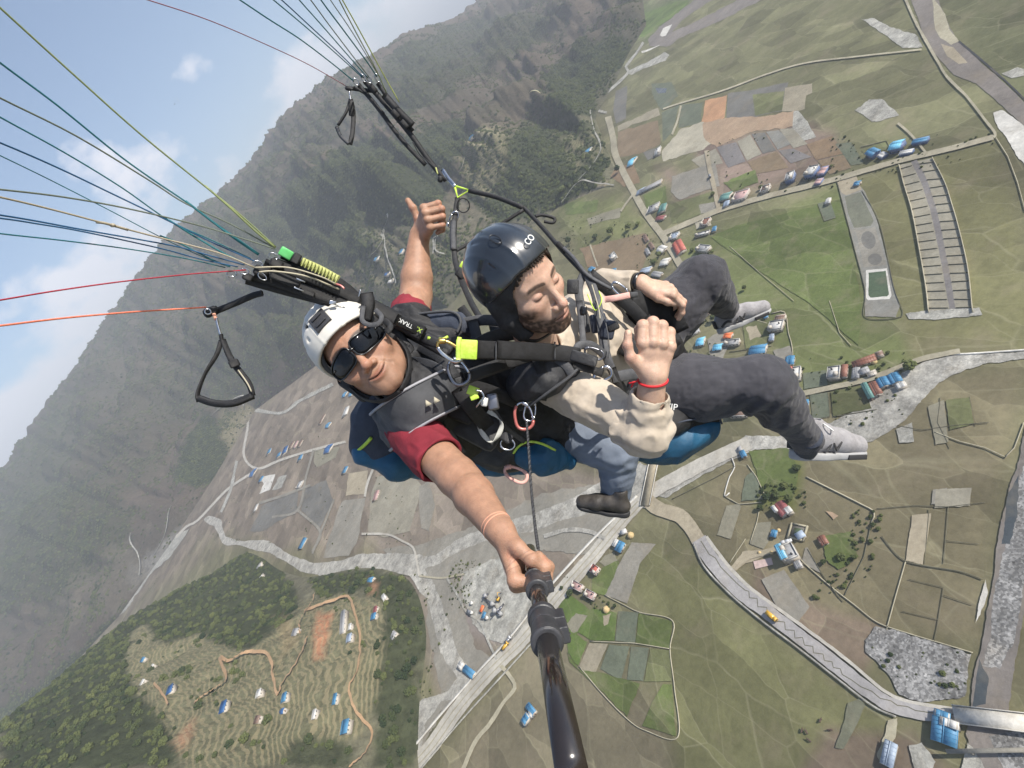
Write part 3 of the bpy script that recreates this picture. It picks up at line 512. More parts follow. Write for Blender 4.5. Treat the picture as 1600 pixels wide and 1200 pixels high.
for P, k in (([(1450, 635), (1475, 625), (1482, 690), (1462, 695)], 'beige'), ([(1478, 625), (1515, 620), (1522, 662), (1484, 672)], 'olive'), ([(1458, 765), (1480, 762), (1478, 788), (1455, 788)], 'gray'), ([(1462, 764), (1518, 762), (1516, 790), (1460, 794)], 'lot'), ([(1425, 805), (1455, 802), (1442, 882), (1415, 876)], 'dust'), ([(1400, 670), (1425, 660), (1428, 690), (1405, 692)], 'gravel'), ([(1290, 798), (1300, 800), (1310, 806), (1302, 812)], 'orange2')): S_('field', k, P, 1.5)
S_('field', 'green', [(1288, 838), (1330, 830), (1342, 870), (1310, 890), (1290, 875)], 4); S_('pond', 'oliwater', [(1325, 1098), (1345, 1090), (1352, 1102), (1335, 1140), (1318, 1170), (1305, 1168), (1318, 1130)], 1.5)
S_('gravel_field', 'stones', [(1352, 1000), (1368, 978), (1400, 985), (1518, 1022), (1512, 1050), (1508, 1088), (1440, 1098), (1405, 1085), (1385, 1050), (1352, 1018)], 3)
S_('river', 'riverpurple', [(1612, 640), (1600, 680), (1592, 720), (1578, 760), (1566, 810), (1556, 860), (1553, 900), (1545, 945), (1535, 1000), (1520, 1060), (1516, 1110), (1510, 1150), (1530, 1205), (1612, 1205), (1612, 1170), (1576, 1150), (1576, 1110), (1585, 1040), (1600, 960), (1612, 880)], 2.5)
S_('rapids', 'stones', [(1612, 660), (1598, 730), (1582, 800), (1570, 860), (1552, 930), (1548, 990), (1535, 1040), (1562, 1045), (1585, 1000), (1598, 930), (1612, 860)], 4); S_('rapids', 'water', [(1575, 770), (1592, 740), (1590, 800), (1578, 850), (1565, 850)], 3); S_('rapids', 'stones', [(1545, 1150), (1600, 1140), (1612, 1205), (1570, 1205)], 3); S_('rapids', 'water', [(1530, 1030), (1545, 1060), (1540, 1100), (1520, 1105), (1524, 1070)], 2)
S_('river_bank', 'white', [(1540, 905), (1530, 940), (1524, 975), (1532, 960), (1544, 925)], 2); S_('river_bank', 'gravel', [(1500, 1205), (1512, 1160), (1525, 1175), (1540, 1205)], 2); S_('dirt_patch', 'sand', [(1388, 1125), (1402, 1122), (1400, 1150), (1390, 1165), (1375, 1190), (1370, 1180), (1382, 1150)], 2)
S_('building_plot', 'gravel', [(1420, 1165), (1440, 1160), (1462, 1190), (1455, 1205), (1430, 1205)], 3)
# roads and paths
R = ribbon
LV[0] = .9
R('gravel_road', 'road', [(625, 1215), (672, 1168), (715, 1108), (765, 1050), (815, 1000), (868, 935), (925, 870), (965, 822), (1003, 780), (1060, 745), (1120, 714), (1170, 692)], 23, w2=21, wob=.12)
R('road_verge', 'white', [(640, 1175), (690, 1115), (745, 1052), (800, 992), (855, 922), (915, 855), (965, 805), (995, 775)], 3, rise=.6); R('road_verge', 'gravel', [(655, 1205), (700, 1150), (735, 1110), (790, 1050), (835, 1000)], 2, rise=.6)
for o_ in (-5, 5): R('tyre_track', 'path', [(640 + o_, 1203), (674 + o_, 1166), (716 + o_, 1107), (766 + o_, 1049), (816 + o_, 999), (869 + o_, 934), (926 + o_, 869), (966 + o_, 821), (1002 + o_, 783)], 1.6, wob=.6)
R('country_road', 'dust', [(1022, 724), (1010, 782)], 14, curve=False); R('country_road', 'dust', [(1008, 778), (1030, 795), (1062, 806), (1082, 828), (1098, 856)], 22)
R('asphalt_road', 'asphalt', [(1092, 842), (1112, 874), (1150, 917), (1200, 957), (1260, 1003), (1320, 1050), (1372, 1090), (1410, 1107), (1450, 1115), (1500, 1117)], 24, w2=22)
R('road_shoulder', 'road', [(1104, 838), (1130, 874), (1165, 912), (1212, 948), (1275, 994), (1330, 1036), (1380, 1078), (1420, 1096), (1495, 1108)], 5, wob=.3); R('road_shoulder', 'gravel', [(1084, 850), (1100, 885), (1140, 928), (1190, 970), (1250, 1015), (1310, 1062), (1365, 1104), (1400, 1120)], 3, rise=.3)
zz = [(1095, 845), (1108, 866), (1118, 872), (1126, 886), (1140, 900), (1152, 912), (1164, 922), (1170, 924), (1171, 934), (1183, 935), (1184, 948), (1198, 949), (1199, 962), (1208, 970), (1226, 972), (1227, 984), (1241, 985), (1242, 997), (1254, 996), (1257, 1008), (1270, 1010), (1271, 1020), (1286, 1022), (1288, 1032), (1300, 1034), (1302, 1043), (1313, 1045), (1316, 1054), (1330, 1062), (1345, 1073), (1362, 1080), (1375, 1091), (1392, 1095), (1402, 1102), (1418, 1104), (1430, 1110), (1450, 1113), (1470, 1115), (1490, 1116)]
R('sealed_crack', 'darkwall', zz, 1.5, curve=False)
R('country_road', 'path', [(950, 182), (958, 215), (962, 243), (985, 290), (1010, 335), (1035, 368), (1062, 412), (1090, 450)], 10, w2=11); R('country_road', 'path', [(1038, 364), (1090, 342), (1130, 326), (1200, 306), (1300, 281), (1400, 252), (1480, 233), (1552, 214)], 8, wob=.1)
R('riverside_track', 'sand', [(1552, 214), (1555, 208), (1540, 188), (1510, 150), (1480, 120), (1462, 90), (1440, 52), (1425, 22), (1412, -8)], 4.5, wob=.4); R('village_road', 'path', [(1240, 618), (1290, 607), (1350, 594), (1390, 580), (1425, 566), (1450, 558), (1500, 548)], 8)
R('track', 'gravel', [(948, 176), (930, 170), (940, 152), (965, 130), (982, 112), (978, 104), (995, 82), (1005, 66)], 4, wob=.3); R('track', 'sand', [(1036, 170), (1060, 162), (1130, 141), (1200, 115), (1260, 98), (1340, 88), (1440, 77)], 2.4); R('track', 'dust', [(1104, 235), (1108, 260), (1115, 290), (1124, 332)], 7); R('track', 'sand', [(1064, 165), (1058, 190), (1050, 210)], 3)
R('track', 'path', [(992, 300), (978, 318), (970, 330)], 3); R('track', 'sand', [(922, 382), (928, 400), (934, 416)], 2.5); R('track', 'path', [(1403, 192), (1425, 212), (1448, 240)], 4)
R('lane', 'road', [(388, 628), (387, 667), (381, 712), (402, 732), (440, 718), (492, 702), (540, 690)], 3.8); R('lane', 'road', [(395, 738), (355, 765), (310, 812), (292, 822), (275, 840)], 3.6); R('lane', 'gray', [(405, 786), (440, 775), (472, 763), (485, 758)], 4); R('lane', 'gray', [(490, 703), (478, 745), (465, 797), (425, 808)], 3.5); R('lane', 'gray', [(465, 797), (500, 830), (488, 862)], 4)
R('lane', 'gray', [(522, 780), (508, 815), (488, 865)], 3); R('track', 'road', [(584, 730), (574, 755), (570, 776)], 3.6); R('track', 'road', [(565, 834), (605, 835), (628, 845), (645, 855), (650, 872), (655, 900)], 3.4); R('track', 'path', [(655, 900), (690, 903), (725, 897)], 3); R('track', 'gravel', [(698, 903), (715, 930), (728, 955), (750, 972), (762, 1000), (776, 1030)], 3.6)
R('track', 'sand', [(782, 1040), (797, 1057), (804, 1075), (785, 1100), (766, 1130), (742, 1160), (722, 1205)], 6, wob=.3); R('track', 'gravel', [(370, 720), (360, 765), (345, 800)], 4, wob=.5); R('track', 'gravel', [(395, 640), (440, 645), (470, 625), (520, 600)], 5, wob=.5); R('track', 'dust', [(1147, 890), (1170, 872), (1205, 862), (1235, 845)], 5)
S_('gully_gravel', 'gravel', [(296, 826), (280, 850), (262, 874), (232, 902), (205, 942), (180, 968), (188, 940), (212, 900), (240, 866), (268, 838)], 3, z=.9)
R('dry_channel', 'riverbed', [(850, 838), (885, 828), (920, 830), (945, 842)], 7, wob=.4); R('dry_channel', 'gravel', [(480, 905), (470, 925), (440, 962)], 6, wob=.5)
# field banks, walls and canals, standing proud of the fields
LV[0] = .5
for P, w_, k in (([(945, 930), (975, 945), (1000, 957), (1051, 970), (1047, 1015), (1054, 1075), (1059, 1152), (1010, 1142), (982, 1125), (942, 1085), (905, 1041)], 1.8, 'sand'), ([(1048, 1014), (992, 1005), (922, 1002)], 1.6, 'sand'), ([(1415, 878), (1400, 930), (1385, 985)], 2, 'sand'), ([(1245, 868), (1262, 885), (1300, 918), (1335, 945), (1372, 973), (1420, 990), (1470, 1005), (1520, 1020)], 2, 'sand'),
                 ([(1260, 745), (1300, 765), (1340, 785), (1366, 800), (1362, 815)], 2.4, 'sand'), ([(1362, 815), (1358, 835), (1350, 870), (1320, 930)], 1.8, 'darkwall'), ([(1378, 838), (1400, 865), (1418, 878), (1450, 885), (1500, 893), (1535, 905)], 2.4, 'darkwall'), ([(1262, 858), (1275, 880), (1284, 895), (1305, 925), (1318, 940)], 2, 'darkwall'),
                 ([(1445, 560), (1480, 553), (1510, 553), (1600, 547), (1612, 546)], 3, 'white'), ([(1296, 470), (1312, 520), (1330, 540)], 1, 'sand'), ([(1307, 280), (1320, 330), (1335, 387), (1352, 455), (1352, 495), (1400, 497), (1411, 487), (1397, 450), (1375, 350), (1347, 298)], 1.6, 'darkwall'), ([(1205, 490), (1226, 488), (1232, 520), (1238, 545), (1242, 610)], 1.6, 'sand'),
                 ([(1206, 540), (1160, 547), (1140, 550)], 1.4, 'darkwall'), ([(1150, 478), (1170, 485), (1180, 500), (1198, 505)], 1.2, 'sand'), ([(1172, 849), (1183, 815), (1186, 800)], 1.2, 'sand'), ([(1140, 880), (1165, 842)], 1, 'sand'), ([(1140, 770), (1132, 775), (1140, 745), (1148, 730), (1142, 712)], 1.8, 'white'), ([(1132, 775), (1155, 788), (1190, 785)], 1.4, 'sand'), ([(1168, 726), (1182, 745), (1197, 778)], 1.4, 'sand'),
                 ([(1302, 651), (1340, 645), (1370, 640)], 1.4, 'darkwall'), ([(1270, 657), (1297, 651), (1294, 613)], 1.2, 'darkwall'), ([(1278, 319), (1288, 346), (1306, 340)], 1.2, 'darkwall'), ([(1345, 230), (1385, 220), (1390, 230)], 1.4, 'darkwall'), ([(1556, 215), (1575, 245), (1590, 285), (1602, 330)], 1.8, 'sand'), ([(1140, 385), (1180, 420), (1240, 470)], .9, 'sand'),
                 ([(1402, 665), (1440, 672), (1490, 665), (1545, 660)], 1.2, 'darkwall'), ([(1460, 675), (1500, 690), (1540, 700), (1572, 715)], 1.6, 'sand'), ([(1470, 620), (1465, 660), (1485, 700)], 1, 'darkwall'), ([(1515, 620), (1525, 665)], 1, 'darkwall'), ([(1370, 795), (1430, 790), (1480, 792), (1540, 785)], 1.2, 'darkwall'), ([(1452, 795), (1445, 880)], 1, 'darkwall'), ([(1482, 792), (1478, 845), (1475, 880)], 1, 'darkwall'), ([(1478, 845), (1530, 850)], 1, 'darkwall'),
                 ([(1420, 905), (1475, 918), (1465, 980), (1460, 1002)], 1, 'darkwall'), ([(1410, 955), (1465, 968)], 1, 'darkwall'), ([(1474, 930), (1520, 945)], 1, 'darkwall'), ([(1570, 715), (1585, 700), (1600, 660)], 2, 'sand'), ([(1050, 780), (1120, 745), (1150, 728)], 1.2, 'darkwall'), ([(640, 900), (600, 892), (540, 893)], 1.2, 'darkwall'), ([(1003, 785), (990, 800), (950, 845), (905, 895), (880, 925)], 1.4, 'gravel'), ([(1002, 792), (1040, 800), (1075, 815)], 1.4, 'gravel')):
    R('field_bank', k, P, w_ * (.6 if k == 'darkwall' else .85), rise=.3, curve=len(P) > 4, z=LV[0])
for i in range(18):
    t = (i + .5) / 18; a, b, c = along(PL, t), along(PC, t), along(PR, t)
    b1 = b + (a - b) / np.linalg.norm(a - b) * 6; b2 = b + (c - b) / np.linalg.norm(c - b) * 6
    R('plot_wall', 'darkwall', [tuple(a), tuple(b1)], .7, rise=.5, curve=False, z=.4); R('plot_wall', 'darkwall', [tuple(b2), tuple(c + (RNG.random(2) - .5) * 2)], .7, rise=.5, curve=False, z=.4)
R('plot_wall', 'sand', [tuple(p) for p in PL], 1.6, rise=1.2, z=.4); R('plot_wall', 'sand', [tuple(p) for p in PR], 1.6, rise=1.2, z=.4)
# hill roads, draped
for P, w_, k in (([(308, 1099), (335, 1082), (357, 1067), (358, 1055), (350, 1040), (349, 1028), (363, 1034), (387, 1022), (405, 1020), (422, 1022), (428, 1035), (430, 1054), (436, 1086), (450, 1062), (465, 1040), (478, 1015), (486, 996)], 5, 'orgpath'), ([(477, 955), (510, 944), (544, 933), (552, 940), (559, 961), (565, 995), (566, 1025), (560, 1055), (550, 1077), (559, 1107), (575, 1128), (588, 1145), (576, 1180), (550, 1200)], 5, 'orgpath'),
                 ([(584, 400), (600, 378), (602, 365), (612, 345), (606, 335)], 3, 'gravel'), ([(602, 358), (608, 398), (618, 425), (625, 448)], 3.2, 'gravel'), ([(681, 400), (680, 375), (686, 370), (683, 392), (700, 402)], 2.5, 'gravel'), ([(925, 175), (930, 205), (940, 225), (935, 245), (905, 282)], 2.6, 'gravel'), ([(880, 320), (905, 284), (930, 288), (960, 290)], 2.6, 'gravel'), ([(245, 1068), (262, 1092), (270, 1102)], 3, 'orgpath'), ([(390, 640), (380, 620), (330, 650)], 2.4, 'gravel'), ([(205, 832), (210, 850), (222, 870), (222, 900)], 2, 'gravel'),
                 ([(240, 870), (262, 830), (268, 790)], 2.2, 'gravel'), ([(500, 930), (480, 960), (470, 990)], 3, 'orgpath'), ([(735, 232), (728, 255), (722, 270)], 2, 'sand')):
    R('hill_road', k, P, w_, z=.6, drape=True, wob=.3)
# ------------------------------------------------------------------ trees
def blobs(n, R3, size, seed, squash=.8, sub=1):
    import bmesh
    rg = np.random.default_rng(seed); bm = bmesh.new(); bmesh.ops.create_icosphere(bm, subdivisions=sub, radius=1); base = np.array([v.co[:] for v in bm.verts]); fc = np.array([[v.index for v in f.verts] for f in bm.faces]); bm.free()
    V = []; F = []
    for i in range(n):
        d = rg.normal(size=3); d /= np.linalg.norm(d); r = rg.random() ** .4; c = d * r * np.array(R3); s = size * (.55 + .9 * rg.random())
        b = base * (1 + (rg.random((len(base), 1)) - .5) * .75) * s * np.array([1, 1, squash]) + c
        F.append(fc + len(base) * i); V.append(b)
    return np.vstack(V), np.vstack(F)
def foliage_mat(name, c1, c2):
    m = bpy.data.materials.new(name); m.use_nodes = True; t = m.node_tree; b = t.nodes['Principled BSDF']; b.inputs['Roughness'].default_value = .8; b.inputs['Specular IOR Level'].default_value = .15
    oi = N(t, 'ShaderNodeObjectInfo'); geo = N(t, 'ShaderNodeNewGeometry'); nn = N(t, 'ShaderNodeTexNoise'); nn.inputs['Scale'].default_value = .035; nn.inputs['Detail'].default_value = 4; t.links.new(geo.outputs['Position'], nn.inputs['Vector'])
    n3 = N(t, 'ShaderNodeTexNoise'); n3.inputs['Scale'].default_value = 1.1; n3.inputs['Detail'].default_value = 3; t.links.new(geo.outputs['Position'], n3.inputs['Vector'])
    v = math_(t, 'ADD', math_(t, 'MULTIPLY', oi.outputs['Random'], .4), math_(t, 'MULTIPLY', nn.outputs['Fac'], .6)); v = math_(t, 'ADD', v, math_(t, 'MULTIPLY_ADD', n3.outputs['Fac'], .5, -.25))
    cr = N(t, 'ShaderNodeValToRGB'); cr.color_ramp.elements[0].position = .25; cr.color_ramp.elements[1].position = .8; cr.color_ramp.elements[0].color = rgba(c1); cr.color_ramp.elements[1].color = rgba(c2)
    t.links.new(v, cr.inputs[0]); t.links.new(cr.outputs[0], b.inputs['Base Color']); return m
FOL = foliage_mat('tree_leaves', (.020, .034, .015), (.115, .130, .045)); BARK = mat('tree_bark', (.12, .09, .06), .9, col2=(.2, .16, .12), nscale=2)
def cyl(a, b, ra, rb, n=8, cap=True):
    a, b = np.asarray(a, float), np.asarray(b, float); d = b - a; d /= np.linalg.norm(d) + 1e-12; u = np.cross(d, [0, 0, 1.]) if abs(d[2]) < .9 else np.cross(d, [1., 0, 0]); u /= np.linalg.norm(u); w = np.cross(d, u)
    t = np.linspace(0, 2 * np.pi, n, endpoint=False); ring = np.cos(t)[:, None] * u + np.sin(t)[:, None] * w; V = np.vstack([a + ring * ra, b + ring * rb, a[None], b[None]])
    F = []
    for i in range(n):
        k = (i + 1) % n; F += [(i, k, n + k), (i, n + k, n + i)]
        if cap: F += [(k, i, 2 * n), (n + i, n + k, 2 * n + 1)]
    return V, np.array(F)
def merge(parts):
    V = []; F = []; o = 0
    for v, f in parts: V.append(v); F.append(np.asarray(f) + o); o += len(v)
    return np.vstack(V), np.vstack(F)
def tree_meshes(seed, h=6.0, r=4.0):
    v, f = blobs(150, (r * .85, r * .8, h * .32), r * .21, seed, .75, 1); v[:, 2] += h * .68; crown = mesh_np('crown', v, f)
    rg = np.random.default_rng(seed); P = [cyl((0, 0, -.3), (.1, 0, h * .5), .32, .2)]
    for k in range(5):
        a = rg.random() * 6.28; P.append(cyl((.1, 0, h * (.3 + .05 * k)), (math.cos(a) * r * .5, math.sin(a) * r * .5, h * .72), .15, .05, 6))
    v, f = merge(P); return crown, mesh_np('trunk', v, f)
TREES = [tree_meshes(s, h, r) for s, h, r in ((1, 7, 3.6), (2, 6, 4.2), (3, 8, 3.4))]
TL = [((1425, 577), 13, 'big dark tree standing at the edge of the dry river bed'), ((1247, 733), 8, 'round tree at the right corner of the bright green plot'), ((1236, 782), 10, 'leafy tree directly above the maroon and white roofed house'), ((1200, 780), 9, 'bushy tree on the left of the maroon and white roofed house'), ((1215, 775), 8, 'pale green tree at the foot of the bright green plot'), ((1190, 795), 7, 'small dark tree by the bank left of the maroon roofed house'),
      ((1228, 762), 7, 'bushy tree on the lower right side of the bright green plot'), ((1316, 872), 8, 'isolated dark bush in the olive field beside a bank'), ((1337, 873), 6, 'lone small tree nearest the long dark bank in the olive fields'), ((1288, 880), 6, 'faint round bush right of the light blue roofed house'), ((932, 372), 7, 'leftmost tree of the row above the brown field'), ((958, 366), 10, 'largest tree of the row above the brown field'), ((985, 358), 9, 'tree in the row above the brown field nearest the main road'),
      ((998, 352), 6, 'small tree beside the main road, end of the tree row'), ((892, 380), 9, 'dark tree just left of the brown field beside the helmet'), ((1032, 400), 7, 'tree between the two white roofs beside the main road'), ((1024, 412), 8, 'leafy tree among the village roofs left of the main road'), ((1118, 500), 9, 'tree between the passenger and the orange roof'), ((1125, 482), 7, 'tree just below the raised shoe among village roofs'), ((1083, 392), 5, 'small tree beside the rust red roof'),
      ((1165, 452), 6, 'tree at the tip of the small plot above the raised shoe'), ((1114, 396), 5, 'bush right of the grey roof behind the raised knee'), ((893, 928), 8, 'dark green tree beside the left end of the pink grey row house'), ((963, 948), 5, 'small bush at the corner of the green garden plot'), ((1365, 822), 5, 'low bush where two field banks meet'), ((1180, 640), 6, 'tree near the brown courtyard building'), ((1320, 580), 4, 'small tree between white roof and rusty roof'), ((1190, 295), 5, 'tree behind the brown hut on the upper road'),
      ((1115, 305), 5, 'tree left of the green roofed shed on the upper road'), ((880, 920), 5, 'small bush between the pale road and the row houses'), ((1300, 262), 4, 'small round tree beside the pink annex'), ((880, 300), 9, 'tree at the lower edge of the forest beside bare ground'), ((968, 268), 8, 'tree at the bend of the main road below the forest'), ((1352, 577), 4, 'bush behind the rusty village roof')]
def place_tree(w, s, lab, i, grp):
    wpx = s * np.linalg.norm(w - CAMP) / FPX / 7.2; e = empty('tree', w, lab, 'tree', grp, rz=i * 1.7); e.scale = (wpx, wpx, wpx * .9)
    cr, tr = TREES[i % 3]; link('crown', cr, FOL, e); link('trunk', tr, BARK, e)
TW = T([p[0][0] for p in TL], [p[0][1] for p in TL])
for i, (p, s, lab) in enumerate(TL): place_tree(TW[i], s * 1.25, lab, i, 'single trees around the fields and village')
PROTO = [o for o in COL.objects if o.name.startswith('crown')][0]
def scatter(name, P, sc, obj, zs=.8):
    me = bpy.data.meshes.new(name); me.vertices.add(len(P)); me.vertices.foreach_set('co', np.asarray(P, np.float32).ravel()); attr(me, 'size', sc)
    rot = RNG.random(len(P)) * 6.28; attr(me, 'turn', rot); o = link(name, me); tag(o, kind='stuff')
    ng = bpy.data.node_groups.new(name, 'GeometryNodeTree'); ng.interface.new_socket('Geometry', in_out='INPUT', socket_type='NodeSocketGeometry'); ng.interface.new_socket('Geometry', in_out='OUTPUT', socket_type='NodeSocketGeometry')
    gi = ng.nodes.new('NodeGroupInput'); go = ng.nodes.new('NodeGroupOutput'); io = ng.nodes.new('GeometryNodeInstanceOnPoints'); oi = ng.nodes.new('GeometryNodeObjectInfo'); oi.inputs['Object'].default_value = obj; oi.inputs['As Instance'].default_value = True
    mp_ = ng.nodes.new('GeometryNodeMeshToPoints'); na = ng.nodes.new('GeometryNodeInputNamedAttribute'); na.inputs['Name'].default_value = 'size'; nb = ng.nodes.new('GeometryNodeInputNamedAttribute'); nb.inputs['Name'].default_value = 'turn'
    cx = ng.nodes.new('ShaderNodeCombineXYZ'); L = ng.links.new; L(gi.outputs[0], mp_.inputs['Mesh']); L(mp_.outputs[0], io.inputs['Points']); L(oi.outputs['Geometry'], io.inputs['Instance'])
    L(nb.outputs['Attribute'], cx.inputs['Z']); L(cx.outputs[0], io.inputs['Rotation']); L(na.outputs['Attribute'], io.inputs['Scale']); L(io.outputs[0], go.inputs[0])
    md = o.modifiers.new('scatter', 'NODES'); md.node_group = ng; return o
# the woods: crown mesh shared with the single trees, sunk so that its foliage rests on the slope
qs = proj(VS); vis = (qs[:, 0] > -80) & (qs[:, 1] < 1300) & (VS[:, 2] > 1)
p_ = RNG.random(len(VS)); m_ = vis & (p_ < FS * .17 + .006 * (TS < .9)); P = VS[m_] + (RNG.random((m_.sum(), 3)) - .5) * [3, 3, 0]; P[:, 2] -= 2.9
s_ = (.5 + .95 * RNG.random(len(P)) ** 1.8); P[:, 2] = P[:, 2] + 2.9 - 4.2 * s_
scatter('hill_woodland', P, s_, PROTO)
qm = proj(VM); rM = np.hypot(VM[:, 0], VM[:, 1]); vis = (qm[:, 0] > -90) & (qm[:, 0] < 1050) & (qm[:, 1] > -60) & (qm[:, 1] < 1290) & (VM[:, 2] > 2)
cl = fbm(VM[:, 0] * .012, VM[:, 1] * .012, 4, 70); dens = np.clip(FO * 1.0 + .07 + (cl > .5) * .22 + (cl > .58) * .35, 0, 1); cell = rM * math.radians(112 / 640) * rM * (math.log(6800 / 780) / 430); p_ = RNG.random(len(VM))
m_ = vis & (p_ < dens * np.clip(cell / 60, .14, .85)); P = VM[m_]; s_ = (.8 + .7 * RNG.random(len(P))) * np.clip(np.sqrt(cell[m_]) / 9, .9, 1.7); P = P.copy(); P[:, 2] -= 4.5 * s_
scatter('mountain_woodland', P, s_, PROTO); print('TREES', len(P))
# low scrub and hedges in the valley
SCR = [(260, [(1060, 380), (1125, 400), (1120, 560), (1060, 560), (1080, 470)]), (90, [(1000, 360), (1040, 380), (1050, 440), (990, 420)]), (45, [(1350, 1000), (1520, 1022), (1510, 1095), (1400, 1085)]), (130, [(860, 330), (1000, 345), (990, 375), (880, 395)]), (120, [(1180, 760), (1260, 740), (1260, 800), (1190, 800)]), (60, [(880, 905), (900, 890), (960, 950), (930, 960)]),
       (200, [(560, 900), (700, 890), (700, 1080), (640, 1100)]), (700, [(60, 1130), (190, 930), (290, 780), (390, 850), (300, 840), (200, 970)]), (110, [(1330, 790), (1380, 800), (1360, 900), (1270, 940)]), (160, [(700, 880), (760, 870), (730, 960), (700, 940)]), (220, [(1100, 210), (1560, 210), (1560, 240), (1120, 330)]), (120, [(1220, 560), (1420, 550), (1410, 660), (1230, 680)]), (350, [(280, 840), (420, 640), (560, 640), (680, 860), (420, 860)])]
PP = []
for n_, P in SCR:
    a = np.array(P, float); q = a.min(0) + RNG.random((n_ * 3, 2)) * (a.max(0) - a.min(0)); q = q[inpoly(q[:, 0], q[:, 1], P)][:n_]; q = q[fbm(q[:, 0] * .05, q[:, 1] * .05, 2, 99) > .45]; PP.append(G(q[:, 0], q[:, 1], 0))
PP = np.vstack(PP); ss_ = .12 + .28 * RNG.random(len(PP)) ** 2.2; PP[:, 2] = .3 - 2.6 * ss_; scatter('scrub', PP, ss_, PROTO)
# ------------------------------------------------------------------ haze: one closed box of pale air
def box_mesh(name, lo, hi):
    x0, y0, z0 = lo; x1, y1, z1 = hi; V = [(x, y, z) for x in (x0, x1) for y in (y0, y1) for z in (z0, z1)]
    F = [(0, 1, 3, 2), (4, 6, 7, 5), (0, 4, 5, 1), (2, 3, 7, 6), (0, 2, 6, 4), (1, 5, 7, 3)]; me = bpy.data.meshes.new(name); me.from_pydata(V, [], F); me.update(); return me
hz = bpy.data.materials.new('haze_air'); hz.use_nodes = True; t = hz.node_tree; t.nodes.clear(); o_ = N(t, 'ShaderNodeOutputMaterial'); pv = N(t, 'ShaderNodeVolumePrincipled'); pv.inputs['Color'].default_value = (.86, .92, 1, 1); pv.inputs['Density'].default_value = .000165; pv.inputs['Anisotropy'].default_value = .1
t.links.new(pv.outputs[0], o_.inputs['Volume'])
hb = link('haze', box_mesh('haze', (-52000, -52000, -42), (52000, 52000, 1250)), hz); tag(hb, kind='stuff')
# ================================================================== figures and gear, modelled in metres around the camera axes
def K(px, py, d): return np.array([(px - 800) / FPX * d, -(py - 600) / FPX * d, -d])
def towld(V): return CAMP + np.asarray(V, float) @ C2W.T
def nrmz(v): v = np.asarray(v, float); return v / (np.linalg.norm(v) + 1e-12)
def hsh3(x, y, z): 
    h = (x * 374761393 + y * 668265263 + z * 2147483647 + 12345) & 0xffffffff; h = ((h ^ (h >> 13)) * 1274126177) & 0xffffffff
    return ((h ^ (h >> 16)) & 0xffff) / 65535.
def vn3(P):
    I = np.floor(P).astype(np.int64); f = P - I; f = f * f * (3 - 2 * f); r = 0
    for a in (0, 1):
        for b in (0, 1):
            for c in (0, 1):
                w = (f[:, 0] if a else 1 - f[:, 0]) * (f[:, 1] if b else 1 - f[:, 1]) * (f[:, 2] if c else 1 - f[:, 2])
                r = r + w * hsh3(I[:, 0] + a, I[:, 1] + b, I[:, 2] + c)
    return r - .5
def rc(P, a, b, ra, rb):
    a = np.asarray(a, float); b = np.asarray(b, float); ab = b - a; t = np.clip(((P - a) @ ab) / (ab @ ab + 1e-12), 0, 1)
    return np.linalg.norm(P - a - t[:, None] * ab, axis=1) - (ra + (rb - ra) * t)
def ell(P, c, R, A=None):
    q = P - np.asarray(c, float)
    if A is not None: q = q @ np.asarray(A, float).T
    R = np.asarray(R, float); k0 = np.linalg.norm(q / R, axis=1); k1 = np.linalg.norm(q / (R * R), axis=1) + 1e-9
    return k0 * (k0 - 1) / k1
def rbox(P, c, h, r, A=None):
    q = P - np.asarray(c, float)
    if A is not None: q = q @ np.asarray(A, float).T
    q = np.abs(q) - (np.asarray(h, float) - r); return np.linalg.norm(np.maximum(q, 0), axis=1) + np.minimum(q.max(1), 0) - r
def smin(a, b, k):
    h = np.maximum(k - np.abs(a - b), 0) / k; return np.minimum(a, b) - h * h * k * .25
def smax(a, b, k): return -smin(-a, -b, k)
def chain(P, pts, rs, k=.02):
    d = None
    for i in range(len(pts) - 1):
        e = rc(P, pts[i], pts[i + 1], rs[i], rs[i + 1]); d = e if d is None else smin(d, e, k)
    return d
